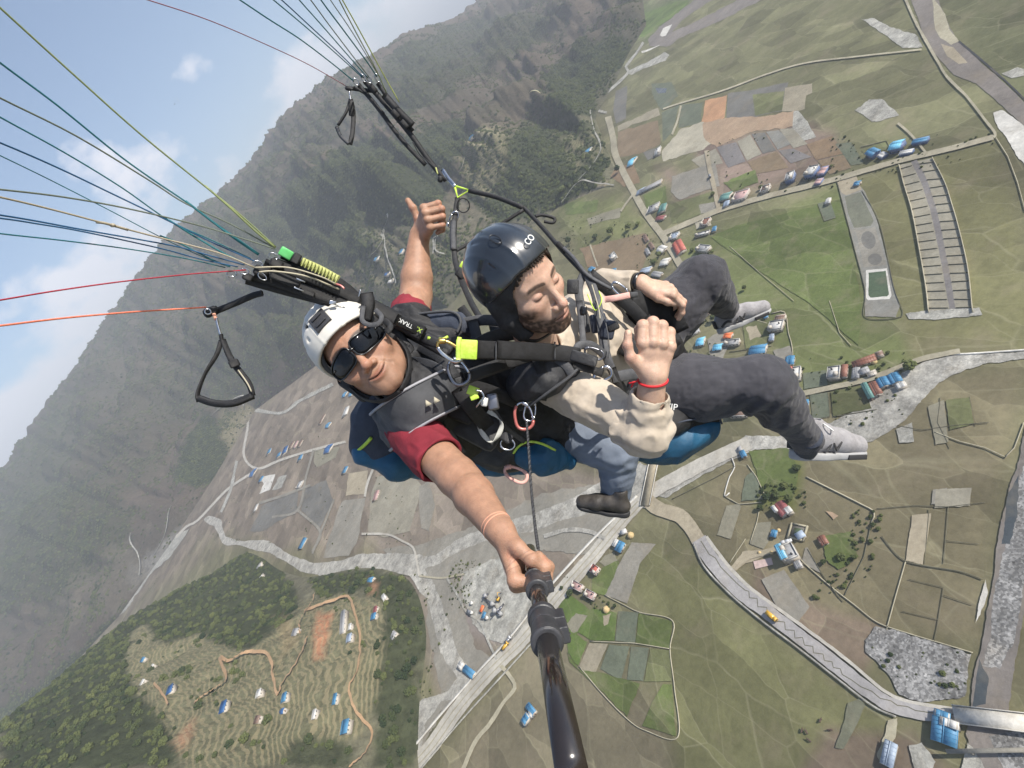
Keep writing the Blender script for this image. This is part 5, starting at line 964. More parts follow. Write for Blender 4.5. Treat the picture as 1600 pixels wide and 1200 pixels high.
# helmet
def shell(P, R, c, th, cut): 
    o = ell(P, c, R); i = ell(P, c, tuple(r - th for r in R)); return smax(smax(o, -i, .002), cut, .004)
HC, HR = (0, .036, -.010), (.100, .113, .122)
def cutp(P): return -((P[:, 1] - .050) + .0 * P[:, 0] + (.095 - P[:, 2]) * .34 + 1.5 * np.maximum(P[:, 2] - .08, 0) * 0 + .06 * np.exp(-(np.abs(np.abs(P[:, 0]) - .1) / .05) ** 2) * np.clip((.05 - P[:, 2]) / .1, 0, 1) * .5)
def vents(P):
    d = None
    for (x, y, z, a) in ((.035, .115, .065, .3), (-.035, .115, .065, -.3), (.052, .085, .09, .3), (-.052, .085, .09, -.3), (.078, .09, .03, 1.2), (-.078, .09, .03, -1.2), (.0, .142, .03, .0), (.062, .125, .01, .6), (-.062, .125, .01, -.6), (.04, .14, .0, .2), (-.04, .14, .0, -.2)):
        v = np.array([math.sin(a) * .4, .35, -.75]); v = nrmz(v); e = rc(P, np.array([x, y, z]) - v * .017, np.array([x, y, z]) + v * .017, .0030, .0065); d = e if d is None else np.minimum(d, e)
    return d
def f_hel(P): return smax(shell(P, HR, HC, .008, cutp(P)) - .0012 * np.exp(-((np.abs(P[:, 0]) - .028) / .004) ** 2), -vents(P), .003)
V, F = surf(f_hel, (-.12, -.06, -.15), (.12, .17, .13), .0024); hel = put('helmet', H2C(V, PA, PO), F, M_WSHELL, pil)
def f_lin(P):
    d = smax(ell(P, (0, .034, -.012), (.0945, .107, .116)), -ell(P, (0, .030, .0), (.082, .094, .098)), .003); face = rbox(P, (0, -.075, .11), (.0665, .128, .105), .04); d = smax(d, -face, .008); d = smax(d, -(P[:, 1] + .075), .006); q = P.copy(); q[:, 0] = np.abs(q[:, 0]); return smin(d, smax(chain(q, np.array([(.080, -.02, -.005), (.070, -.075, .012), (.052, -.112, .034), (.0, -.128, .050)]), [.020, .019, .015, .012], .01), -(head_sdf(P, 1.0, False, 1.04) - .001), .003), .01)
V, F = surf(f_lin, (-.11, -.09, -.14), (.11, .15, .12), .0026); sub('helmet_padding', H2C(V, PA, PO), F, M_FOAM, hel)
for s in (-1, 1):
    V, F = strap_geo([(s * .083, -.04, .02), (s * .074, -.085, .045), (s * .045, -.118, .065), (0, -.132, .07)], .014, .002, nhint=(s * .9, -.2, .5)); sub('chin_strap', H2C(V, PA, PO), F, M_WEB, hel)
c = np.array([0.0, .0975, .0925]); nn = nrmz(np.array([0, .54, .84])); A = np.array([(1, 0, 0), np.cross(nn, (1, 0, 0)), nn]); mt = merge([box_geo(c, (.021, .0205, .003), A), box_geo(c + nn * .0045 + A[1] * .010, (.013, .003, .0025), A), box_geo(c + nn * .0045 - A[1] * .010, (.013, .003, .0025), A)])
sub('camera_mount', H2C(mt[0], PA, PO), mt[1], M_PLAST, hel)
# clothing
CH = K(690, 588, 1.46); HP = K(860, 660, 1.66)
def f_torso_p(P):
    d = rc(P, CH, HP, .135, .12); d = smin(d, rc(P, K(640, 510, 1.56), K(648, 655, 1.38), .075, .075), .09); d = smin(d, rc(P, K(632, 585, 1.42), K(610, 578, 1.36), .075, .070), .05); return d
NV = K(626, 590, 1.34)
def f_vest(P):
    d = f_torso_p(P); d = smin(d, chain(P, [K(632, 640, 1.34), K(655, 668, 1.29)], [.062, .060], .03), .03); d = d + folds(P, 16, .018, (1, -.5, 0), .45) + folds(P, 45, .005, (1, -.5, 0), .4)
    return d
lo, hi = limits([K(600, 480, 1.56), K(900, 700, 1.62), K(640, 670, 1.3), HP], .13); V, F = surf(f_vest, lo, hi, .0046); put('jacket', V, F, M_BLACK, pil)
def f_cout(P): a, b = H2C([(0, -.098, -.014), (0, -.178, -.040)], PA, PO); return chain(P, [a, b, K(645, 588, 1.40)], [.065, .078, .066], .02)
def f_coll(P):
    a, b = H2C([(0, -.098, -.014), (0, -.178, -.040)], PA, PO); return smax(chain(P, [a, b, K(645, 588, 1.40)], [.065, .078, .066], .02), -rc(P, a + (a - b) * .9, b, .0565, .0575), .005) + folds(P, 34, .006)
lo, hi = limits([H2C([(0, -.13, -.02)], PA, PO)[0], K(650, 602, 1.36)], .12); V, F = surf(f_coll, lo, hi, .0035); put('collar', V, F, M_FOAM, pil)
SE = EL + (SH - EL) * .40
def f_slv(P):
    ax = arms_axes(SH, SE); t = (P - SE) @ ax; d = chain(P, [SH, SE], [.064, .058], .02) + folds(P, 26, .007, ax, .45); i = chain(P, [SH + (SH - SE) * -.3, SE + ax * .05], [.05, .050], .02); d = smax(d, t, .003); return smax(d, -i, .003)
lo, hi = limits([SH, SE], .085); V, F = surf(f_slv, lo, hi, .0026); put('shirt_sleeve', V, F, M_MAROON, pil)
SE2 = K(643, 482, 1.655); ax2 = arms_axes(SH2, SE2)
def f_slv2(P):
    t = (P - SE2) @ ax2; d = chain(P, [SH2, SE2], [.070, .062], .02) + folds(P, 26, .006); i = chain(P, [SH2 + (SE2 - SH2) * .5, SE2 + ax2 * .05], [.054, .054], .02); return smax(smax(d, t, .003), -i, .003)
lo, hi = limits([SH2, SE2], .09); V, F = surf(f_slv2, lo, hi, .003); put('shirt_sleeve', V, F, M_MAROON, pil)
# trousers and boot
HN, KN, AN = K(870, 672, 1.66), K(965, 706, 1.56), K(962, 774, 1.63)
def f_tp(P):
    d = chain(P, [HP, HN, KN, KN + (AN - KN) * .5, AN], [.11, .085, .064, .052, .044], .02); d = smin(d, chain(P, [HP, K(880, 640, 1.8), K(960, 640, 1.85)], [.10, .08, .06], .03), .04); d = d + folds(P, 24, .006) + .004 * np.sin((P @ arms_axes(KN, AN)) * 180 + vn3(P * 20) * 6) * np.exp(-(np.linalg.norm(P - KN, axis=1) / .07) ** 2)
    return smax(d, (P - AN) @ arms_axes(KN, AN) - .018, .004)
lo, hi = limits([HP, HN, KN, AN, K(960, 640, 1.85)], .12); V, F = surf(f_tp, lo, hi, .0046); put('trousers', V, F, M_TROU2, pil)
def shoe_sdf(P, boot=False):
    """shoe in its own frame: x heel to toe 0 to .29, y across, z up from the sole"""
    q = P; w = .034 + .012 * np.clip((q[:, 0] - .06) / .13, 0, 1) - .02 * np.clip((q[:, 0] - .24) / .06, 0, 1) ** 2; y = q[:, 1] / w * .042; q2 = np.stack([q[:, 0], y, q[:, 2]], -1)
    up = chain(q2, [(.040, 0, .055), (.10, 0, .066), (.17, 0, .050), (.245, 0, .036)], [.038, .044, .040, .034], .02); up = smin(up, rc(q2, (.055, 0, .05), (.062, 0, .105 if not boot else .13), .036, .037), .025)
    up = smax(up, -(q[:, 2] - .012), .004); up = smax(up, -rc(q2, (.062, 0, .09), (.066, 0, .15), .026, .029), .006); return up
def sole_sdf(P):
    q = P; w = .036 + .012 * np.clip((q[:, 0] - .06) / .13, 0, 1); q2 = np.stack([q[:, 0], q[:, 1] / w * .045, q[:, 2]], -1)
    d = smin(rc(q2 * [1, 1, 1], (.038, 0, .012), (.10, 0, .012), .039, .037), rc(q2, (.10, 0, .012), (.240, 0, .014), .037, .036), .03); return smax(smax(d, q[:, 2] - .020 - .010 * np.clip((.08 - q[:, 0]) / .08, 0, 1), .004), -(q[:, 2] + .004 - .02 * np.clip((q[:, 0] - .21) / .08, 0, 1) ** 2), .004)
def place_shoe(person, heel, toe, up, dark=False, sc=1.0):
    X = nrmz(toe - heel); Z = np.asarray(up, float); Z = nrmz(Z - X * (Z @ X)); A = np.array([X, np.cross(Z, X), Z]); L = np.linalg.norm(toe - heel) / .29
    cv = lambda V: (np.asarray(V) * L) @ A + heel
    V, F = surf(lambda P: shoe_sdf(P, dark), (-.02, -.06, -.01), (.31, .06, .18), .0028); sh = put('shoe', cv(V), F, M_LEATH if dark else M_SHOE, person)
    V, F = surf(sole_sdf, (-.02, -.065, -.02), (.31, .065, .06), .0028); sub('sole', cv(V), F, M_DARKRUB if dark else M_SOLE, sh)
    lc = []
    for i in range(6):
        x = .105 + .017 * i; z = .1045 - .0085 * i; w = .026 - .001 * i; lc.append(tube_geo([(x, -w, z - .014), (x + .002, -w * .5, z - .002), (x + .003, 0, z + .001), (x + .002, w * .5, z - .002), (x, w, z - .014)], .0024, 6))
    if not dark:
        lc.append(tube_geo([(.10, .01, .108), (.085, .035, .115), (.10, .05, .098), (.108, .025, .10), (.10, .0, .108)], .002, 6)); lc.append(tube_geo([(.10, -.01, .108), (.08, -.035, .112), (.098, -.052, .095), (.108, -.025, .10), (.10, .0, .108)], .002, 6))
    g = merge(lc); sub('laces', cv(g[0]), g[1], M_LEATH if dark else M_WHITE, sh)
    if not dark:
        for s in (-1, 1):
            g = merge([strap_geo([(.095, s * .0405, .030), (.112, s * .041, .060)], .008, .003, nhint=(0, s, .15), smooth_k=3), strap_geo([(.112, s * .0415, .060), (.128, s * .0435, .030)], .008, .003, nhint=(0, s, .15), smooth_k=3), strap_geo([(.128, s * .044, .030), (.145, s * .042, .058)], .008, .003, nhint=(0, s, .15), smooth_k=3), strap_geo([(.02, s * .037, .035), (.05, s * .040, .052), (.075, s * .040, .042)], .012, .003, nhint=(0, s, .1))])
            sub('side_emblem', cv(g[0]), g[1], M_DARKRUB, sh)
        for s in (-1, 1): g = box_geo((.215, s * .036, .006), (.035, .006, .008)); sub('sole_patch', cv(g[0]), g[1], M_DARKRUB, sh)
        g = box_geo((.0, 0, .05), (.006, .016, .02)); sub('heel_tab', cv(g[0]), g[1], M_DARKRUB, sh)
    return sh
place_shoe(pil, K(984, 806, 1.60), K(896, 790, 1.64), (.05, .88, .40), dark=True)
# string bracelets
for k_, (o_, t_) in enumerate(((.018, .0), (.030, .3))):
    c = WR + (EL - WR) * (o_ / .33); ax = nrmz(EL - WR + np.array([.02 * k_, 0, .05])); u = nrmz(np.cross(ax, (0, 0, 1))); v = np.cross(ax, u); g = torus(c, (.0285, .0285), .0013, np.array([u, v, ax])); put('string_bracelet', g[0], g[1], M_ORG, pil)
# ================================================================== the passenger
pas = empty('person', towld(K(1020, 600, 1.65)), 'bearded passenger in dark glossy helmet and beige sweater looking down past his raised fist', 'person')
QE = K(858, 450, 1.15); QA = frame((.66, -.20, .70), (-.45, .70, .50)); QO = QE - QA[2] * .088
nb = H2C([(0, -.075, -.02)], QA, QO)[0]; nb2 = K(842, 552, 1.44)
def f_head2(P): return head_sdf(P, 0.0, True, 1.0)
Ai = QA; nbl = (nb2 - QO) @ QA.T
V, F = surf(lambda P: smin(f_head2(P), rc(P, (0, -.07, -.02), nbl, .050, .060), .02), np.minimum((-.10, -.20, -.12), nbl - .07), np.maximum((.10, .14, .14), nbl + .07), .0019)
parts = [(H2C(V, QA, QO), F, head_col(V, C_PAS, .98))]
SHa = K(872, 598, 1.40); ELa = K(1008, 672, 1.20); WRa = K(1021, 588, 1.13)
B3, at3 = hand_bones(WRa, (-1, .05, .08), (.05, 1, .26), (0, -.24, 1), [(24, 96, 60), (22, 98, 60), (23, 98, 60), (28, 96, 60)], [(.024, .020, -.002), (.050, .048, .006), (.058, .080, .002), (.058, .112, -.004)], s=.95, spread=-.01, fat=1.34, wx=1.2, ly=.86)
def f_arm3(P):
    d = chain(P, [ELa, ELa + (WRa - ELa) * .35, WRa], [.034, .036, .0275], .012); return smin(d, hand_sdf(P, B3, at3, .97), .018)
lo, hi = limits([ELa + (WRa - ELa) * .2, WRa, at3(.06, .12, 0), at3(-.03, .13, -.04), at3(0, .1, .02)], .045); V, F = surf(f_arm3, lo, hi, .0020); parts.append((V, F, hand_col(V, C_PAS, B3, (.06, 1, -.10), (0, .12, 1))))
WRb = K(1001, 443, 1.52); ELb = K(945, 447, 1.62)
B4, at4 = hand_bones(WRb, (.05, -.62, .60), (.93, -.22, .05), (.25, .75, .60), [(30, 38, 22), (30, 45, 25), (32, 50, 25), (34, 52, 25)], [(.018, .020, -.006), (.034, .050, -.014), (.036, .080, -.018), (.030, .104, -.022)], s=1.0)
def f_arm4(P): return smin(chain(P, [ELb, WRb], [.042, .027], .03), hand_sdf(P, B4, at4), .018)
lo, hi = limits([ELb, WRb, at4(0, .17, -.08), at4(.04, .1, 0), at4(-.03, .15, -.08)], .045); V, F = surf(f_arm4, lo, hi, .0023); parts.append((V, F, hand_col(V, C_PAS, B4, (.93, -.22, .05), (.25, .75, .60))))
skin_parts(pas, parts, C_PAS)
# hair below the rim of the helmet
def f_hair(P):
    d = smax(ell(P, (0, .040, -.006), (.0815, .092, .1025)), -ell(P, (0, .036, -.006), (.074, .086, .094)), .002)
    line = P[:, 1] - .068 + .50 * np.maximum(np.abs(P[:, 0]) - .038, 0) * 2.2; side = smax(-(P[:, 1] + .040), P[:, 2] - .022 + .2 * P[:, 1], .01); keep = np.minimum(-line, side); d = smax(d, keep, .004)
    return d + .0030 * np.sin(P[:, 0] * 900 + vn3(P * 60) * 9) * .6 + .003 * vn3(P * np.array([260, 90, 90]))
V, F = surf(f_hair, (-.095, -.06, -.12), (.095, .14, .11), .0019); put('hair', H2C(V, QA, QO), F, M_HAIR, pas)
QC, QR = (0, .042, -.020), (.099, .110, .120)
def cutq(P): return -((P[:, 1] - .080) + (.095 - P[:, 2]) * .60 * np.clip((.10 - P[:, 2]) / .05, 0, 1) ** .5 + 0)
def f_hel2(P):
    d = shell(P, QR, QC, .009, cutq(P)); x = np.abs(P[:, 0])
    d = d - .0018 * np.exp(-((x - .030 - .12 * np.maximum(.12 - P[:, 1], 0)) / .005) ** 2) - .002 * np.exp(-((x - .068) / .006) ** 2)
    e = None
    for s in (-1, 1):
        for a, b, r in (((s * .055, .115, .075), (s * .030, .145, .045), .0045), ((s * .078, .085, .060), (s * .072, .11, .02), .005), ((s * .045, .150, -.01), (s * .04, .14, -.05), .006)):
            q = rc(P, a, b, r, r * .5); e = q if e is None else np.minimum(e, q)
    return smax(d, -e, .003)
V, F = surf(f_hel2, (-.125, -.075, -.155), (.125, .18, .135), .0022); hel2 = put('helmet', H2C(V, QA, QO), F, M_DSHELL, pas)
def f_lin2(P):
    d = smax(ell(P, (0, .032, -.020), (.0945, .112, .113)), -ell(P, (0, .024, -.004), (.080, .098, .097)), .004); face = rbox(P, (0, -.07, .105), (.070, .135, .092), .045); d = smax(d, -face, .008); d = smax(d, -(P[:, 1] + .102), .012); q = P.copy(); q[:, 0] = np.abs(q[:, 0]); return smin(d, smax(chain(q, np.array([(.078, -.0, -.012), (.076, -.045, -.002), (.066, -.088, .012), (.045, -.120, .020)]), [.026, .027, .021, .014], .01), -(f_head2(P) - .001), .003), .012)
V, F = surf(f_lin2, (-.115, -.10, -.14), (.115, .15, .12), .0026); sub('ear_padding', H2C(V, QA, QO), F, M_FOAM, hel2)
for s in (-1, 1):
    V, F = strap_geo([(s * .088, -.05, .0), (s * .080, -.09, .012), (s * .055, -.122, .028), (0, -.136, .036)], .018, .0025, nhint=(s * .9, -.2, .3)); sub('chin_strap', H2C(V, QA, QO), F, M_WEB, hel2)
g = torus(np.array([-.030, .1455, .026]), (.009, .015), .0012, np.array([nrmz((.9, -.1, .2)), nrmz((.1, .5, -.8)), nrmz((-.2, .85, .45))])); sub('vent_rim', H2C(g[0], QA, QO), g[1], M_FRAME, hel2)
def text_geo(s, size, ext=.0008):
    cu = bpy.data.curves.new('lettering', 'FONT'); cu.body = s; cu.size = size; cu.extrude = ext; cu.align_x = 'CENTER'; cu.align_y = 'CENTER'; ob = bpy.data.objects.new('lettering', cu); COL.objects.link(ob)
    dg = bpy.context.evaluated_depsgraph_get(); me = bpy.data.meshes.new_from_object(ob.evaluated_get(dg)); bpy.data.objects.remove(ob); bpy.data.curves.remove(cu)
    V = np.array([v.co[:] for v in me.vertices]); me.calc_loop_triangles(); F = np.array([t.vertices[:] for t in me.loop_triangles]); bpy.data.meshes.remove(me); return V, np.hstack([F, F[:, 2:3]])
V, F = text_geo('CO', .021); nrm_ = nrmz((.18, .62, .76)); xx = nrmz(np.cross((0, 1, .0), nrm_)); A = np.array([xx, np.cross(nrm_, xx), nrm_]); tc_ = np.array([.012, .1165, .0790]); lb = V @ A + tc_; sub('helmet_lettering', H2C(lb, QA, QO), F, M_WHITE, hel2, smooth=False)
# sweater
CHa = K(915, 530, 1.60); HPa = K(1020, 590, 1.72)
def f_sw(P):
    d = rc(P, CHa, HPa, .120, .125); d = smin(d, rc(P, K(930, 462, 1.70), K(872, 590, 1.46), .072, .074), .08); d = smin(d, rc(P, nb2 + (CHa - nb2) * .2, CHa, .068, .09), .05)
    d = smin(d, chain(P, [SHa, SHa + (ELa - SHa) * .5, ELa + (SHa - ELa) * .12], [.070, .060, .055], .03), .035)
    d = smin(d, chain(P, [K(930, 462, 1.70), ELb], [.062, .050], .02), .03)
    ax = nrmz(ELa - SHa); d = d + folds(P, 17, .013, ax, .55) + folds(P, 48, .0035, ax, .5)
    return smax(d, -rc(P, nb, nb2 + (nb2 - nb) * -.05, .062, .064), .006)
lo, hi = limits([K(850, 430, 1.7), K(1060, 640, 1.75), SHa, ELa, K(930, 440, 1.7), HPa], .12); V, F = surf(f_sw, lo, hi, .0044); put('sweater', V, F, M_BEIGE, pas)
SEa = WRa + (ELa - WRa) * .30
def f_cuff(P):
    ax = nrmz(WRa - ELa); t = (P - SEa) @ ax; s = np.clip(-t / .10, 0, 1); d = chain(P, [ELa + (SHa - ELa) * .15, ELa, SEa], [.062, .060, .041], .02)
    rings = .0035 * np.sin(t * 150 + vn3(P * 26) * 7) * np.clip(s * 1.6, 0, 1) * np.clip((t + .17) / .05, 0, 1); d = d + rings + folds(P, 26, .006); d = smax(d, t, .003); return smax(d, -chain(P, [ELa, SEa + ax * .05], [.04, .0365], .02), .003)
lo, hi = limits([ELa, SEa], .085); V, F = surf(f_cuff, lo, hi, .0028); put('sweater_sleeve', V, F, M_BEIGE, pas)
SEb = WRb + (ELb - WRb) * .10
def f_cuffb(P):
    ax = nrmz(WRb - ELb); t = (P - SEb) @ ax; d = chain(P, [ELb, SEb], [.053, .038], .02) + folds(P, 30, .008, ax, .5); return smax(d, t, .003)
lo, hi = limits([ELb, SEb], .075); V, F = surf(f_cuffb, lo, hi, .0032); put('sweater_sleeve', V, F, M_BEIGE, pas)
# wristwear
ax = nrmz(WRa - ELa); c = WRa - ax * .010; u = nrmz(np.cross(ax, (0, 0, 1))); v = np.cross(ax, u); u2 = nrmz(u + .12 * ax); g = torus(c, (.031, .029), .0030, np.array([u2, v, ax]), 40, 8); kn = tube_geo([c + u * -.030, c + u * -.040 + v * .004 - ax * .008, c + u * -.046 - ax * .018], .002, 6); kn2 = tube_geo([c + u * -.030, c + u * -.042 - v * .004 - ax * .002, c + u * -.052 - ax * .008], .002, 6)
g = merge([g, kn, kn2]) if u[0] > 0 else merge([g, tube_geo([c + u * .030, c + u * .040 - ax * .008, c + u * .046 - ax * .018], .002, 6)]); put('string_bracelet', g[0], g[1], M_RED, pas)
ax = nrmz(WRb - ELb); c = WRb - ax * .004; u = nrmz(np.cross(ax, (0, 0, 1))); v = np.cross(ax, u); t_ = np.linspace(0, 2 * np.pi, 30, endpoint=False); Vw = []
for q in (-.0095, .0095):
    for r in (.0305, .0335): Vw.append(c + ax * q + (np.cos(t_)[:, None] * u + np.sin(t_)[:, None] * v) * r)
Fw = []
for i in range(30):
    j = (i + 1) % 30
    for a, b in ((1, 3), (3, 2), (2, 0), (0, 1)): Fw.append((a * 30 + i, a * 30 + j, b * 30 + j, b * 30 + i))
put('watch_band', np.vstack(Vw), np.array(Fw), M_FRAME, pas)
# trousers
H1, K1, A1 = K(1020, 612, 1.62), K(1192, 600, 1.50), K(1262, 690, 1.72); H2, K2, A2 = K(1020, 520, 1.80), K(1098, 436, 1.76), K(1134, 482, 1.98)
def f_trs(P):
    d = chain(P, [H1, H1 + (K1 - H1) * .45, K1, K1 + (A1 - K1) * .35, A1], [.108, .094, .076, .064, .048], .05); e = chain(P, [H2, H2 + (K2 - H2) * .5, K2, K2 + (A2 - K2) * .4, A2], [.105, .095, .080, .066, .047], .03); d = smin(d, e, .03); d = smin(d, rc(P, HPa, H1 * .5 + H2 * .5, .12, .10), .06)
    for kn_, an_, sd in ((K1, A1, 1), (K2, A2, 2)):
        w = np.exp(-(np.linalg.norm(P - (kn_ + (an_ - kn_) * .12 + np.array([-.035, -.035, 0])), axis=1) / .085) ** 2); d = d + .010 * w * np.sin((P @ nrmz(np.array([.55, -.35, .2]))) * 130 + vn3(P * 14) * 8)
    d = d + folds(P, 13, .010, (1, .3, 0), .5) + folds(P, 42, .0032); seam = np.abs((P - H1) @ nrmz(np.cross(K1 - H1, (0, 0, 1))) - .045)
    d = smax(d, (P - A1) @ nrmz(A1 - K1) - .006, .004); return smax(d, np.where(np.linalg.norm(P - A2, axis=1) < .16, (P - A2) @ nrmz(A2 - K2) - .004, -1), .004)
lo, hi = limits([H1, K1, A1, H2, K2, A2], .115); V, F = surf(f_trs, lo, hi, .0044); put('trousers', V, F, M_TROU, pas)
sh = place_shoe(pas, K(1236, 716, 1.80), K(1352, 712, 1.88), (-.12, .93, .12))
sh = place_shoe(pas, K(1122, 522, 2.0), K(1210, 484, 1.96), (-.42, .85, .2))
for a_, b_, r_ in ((A1, K(1258, 702, 1.80), .040), (A2, K(1140, 500, 2.0), .040)):
    g = tube_geo([a_ + (a_ - b_) * .6, a_, b_], r_, 16); put('sock', g[0], g[1], M_NAVY, pas)
# ================================================================== harnesses
def P_(name, geo, m, parent, smooth=True): return put(name, geo[0], geo[1], m, parent, smooth=smooth)
def S3(name, geo, m, parent, smooth=True): return sub(name, geo[0], geo[1], m, parent, smooth)
def thing1(name, geo, m, label, cat, group=None, smooth=True): return tag(put(name, geo[0], geo[1], m, None, smooth=smooth), label, cat, group)
def solid(name, f, pts, pad, vox, m, parent): 
    lo, hi = limits(pts, pad); V, F = surf(f, lo, hi, vox); return put(name, V, F, m, parent)
def pts(*a): return kk(a)
def strap(a, w, th=.0028, **k): return strap_geo(kk(a), w, th, **k)
def tube(a, r, n=8, **k): return tube_geo(kk(a), r, n, **k)
ph = empty('pilot_harness', towld(K(700, 700, 1.7)), "pilot's navy and blue paragliding harness with grey shoulder yoke and lime piping", 'harness')
BK = pts((585, 655, 1.47), (600, 690, 1.50), (700, 690, 1.66), (830, 690, 1.74))
solid('back_panel', lambda P: smin(chain(P, BK, [.062, .066, .085, .075], .05), rc(P, K(585, 640, 1.45), K(572, 700, 1.47), .050, .040), .03) + folds(P, 14, .010), BK, .14, .0046, M_NAVY, ph)
BL = pts((572, 706, 1.46), (620, 722, 1.48), (700, 722, 1.60), (860, 718, 1.70))
solid('lower_panel', lambda P: chain(P, BL, [.038, .042, .052, .045], .04) + folds(P, 16, .012), BL, .10, .0044, M_BLUE, ph)
P_('piping', tube([(552, 708, 1.44), (562, 702, 1.425), (572, 693, 1.41), (580, 684, 1.40)], .0048), M_LIME, ph)
PD = pts((825, 708, 1.56), (850, 712, 1.55), (890, 722, 1.58))
solid('side_pocket', lambda P: chain(P, PD, [.046, .050, .022], .04) + folds(P, 22, .008), PD, .08, .0034, M_BLUE, ph)
P_('pocket_piping', tube([(802, 708, 1.53), (812, 696, 1.505), (828, 690, 1.50), (848, 694, 1.50), (868, 704, 1.51)], .0038), M_LIME, ph)
SEA = pts((700, 680, 1.58), (790, 690, 1.62), (850, 680, 1.66)); solid('seat_plate', lambda P: chain(P, SEA, [.075, .085, .07], .05) + folds(P, 18, .010), SEA, .12, .0046, M_VEST, ph)
# the broad shoulder yokes with silver piping
YL = spline(np.array([(-.262, -.100, 0), (-.240, -.078, 0), (-.190, -.045, 0), (-.138, -.018, 0), (-.108, -.004, 0)]), 5)
def yoke_lat(P):
    q = np.stack([P[:, 0] / -P[:, 2], P[:, 1] / -P[:, 2], 0 * P[:, 0]], -1); d = None
    for i in range(len(YL) - 1):
        e = rc(q, YL[i], YL[i + 1], 0, 0); d = e if d is None else np.minimum(d, e)
    return d * 1.3
def yoke_cut(P): return -(P @ nrmz((.35, -.9, 0)) - K(628, 610, 1.25) @ nrmz((.35, -.9, 0)))
Y1 = pts((590, 685, 1.34), (650, 640, 1.32), (716, 602, 1.32))
f_base = lambda P: smin(np.minimum(f_vest(P), f_torso_p(P)), smax(f_cout(P), yoke_cut(P), .01), .02)
solid('shoulder_yoke', lambda P: smax(smax(f_base(P) - .018, yoke_lat(P) - .050, .006), P[:, 2] * -1 - 1.47, .01), Y1, .15, .0036, M_GREYPAD, ph)
solid('yoke_piping', lambda P: smax(smax(f_base(P) - .022, np.abs(yoke_lat(P) - .050) - .0038, .003), P[:, 2] * -1 - 1.47, .01), Y1, .15, .0028, M_PIPE, ph)
for i, x in enumerate((668, 681)):
    c = K(x, 630 - i * 5, 1.18); A = view_axes(c, -28); V = np.array([(-.008, -.006, .002), (.008, -.006, .002), (0, .009, .002), (-.008, -.006, -.002), (.008, -.006, -.002), (0, .009, -.002)]) @ A + c; put('emblem', V, np.array([(0, 1, 2, 2), (3, 5, 4, 4), (0, 3, 4, 1), (1, 4, 5, 2), (2, 5, 3, 0)]), M_TAPE, ph, smooth=False)
Y2 = pts((655, 503, 1.55), (690, 500, 1.50), (722, 505, 1.47)); solid('shoulder_pad', lambda P: smin(rc(P, Y2[0], Y2[2], .030, .034), rc(P, Y2[0] + [0, -.02, 0], Y2[2] + [0, -.015, 0], .03, .03), .03) + folds(P, 26, .004), Y2, .06, .0034, M_NAVY, ph)
P_('pad_edging', tube([(640, 492, 1.50), (690, 487, 1.46), (712, 490, 1.44), (720, 503, 1.425), (714, 520, 1.42)], .0042), M_GREYPAD, ph)
P_('pad_strap', strap([(722, 505, 1.44), (760, 500, 1.42), (800, 505, 1.42), (840, 512, 1.45)], .030), M_GWEB, ph)
P_('chest_strap', strap([(655, 540, 1.34), (690, 560, 1.28), (712, 590, 1.24)], .030, twist=.5), M_BLACK, ph)
for q, w, m in (([(640, 565, 1.32), (668, 570, 1.28), (700, 585, 1.25)], .028, M_VEST), ([(650, 520, 1.38), (680, 535, 1.33), (705, 552, 1.28)], .034, M_BLACK), ([(716, 605, 1.23), (740, 640, 1.26), (765, 670, 1.34), (790, 700, 1.44)], .040, M_WEB), ([(720, 600, 1.23), (760, 610, 1.28), (800, 625, 1.34), (835, 640, 1.42)], .034, M_WEB),
                ([(700, 640, 1.28), (720, 680, 1.36), (742, 712, 1.46)], .05, M_BLACK), ([(640, 560, 1.33), (628, 585, 1.27), (622, 610, 1.25)], .02, M_WEB)): P_('harness_strap', strap(q, w, .004), m, ph)
g = merge([box_geo(K(620, 563, 1.20), (.004, .020, .004), view_axes(K(620, 563, 1.2), 0)), box_geo(K(622, 578, 1.2), (.009, .004, .004), view_axes(K(622, 578, 1.2), 60))]); P_('radio_clip', g, M_STEEL, ph); P_('radio_clip_key', box_geo(K(626, 568, 1.195), (.0035, .011, .004), view_axes(K(626, 568, 1.2), 10)), M_RED, ph)
P_('front_pouch', box_geo(K(742, 665, 1.36), (.075, .045, .03), view_axes(K(742, 665, 1.36), 28), .3), M_VEST, ph); P_('front_pouch', box_geo(K(720, 640, 1.30), (.04, .03, .02), view_axes(K(720, 640, 1.3), 20), .3), M_BLACK, ph)
for q, w in (([(690, 648, 1.30), (715, 690, 1.36), (735, 720, 1.48)], .010), ([(770, 640, 1.32), (790, 668, 1.37), (820, 690, 1.46)], .014)): P_('harness_strap', strap(q, w, .003), M_GWEB, ph)

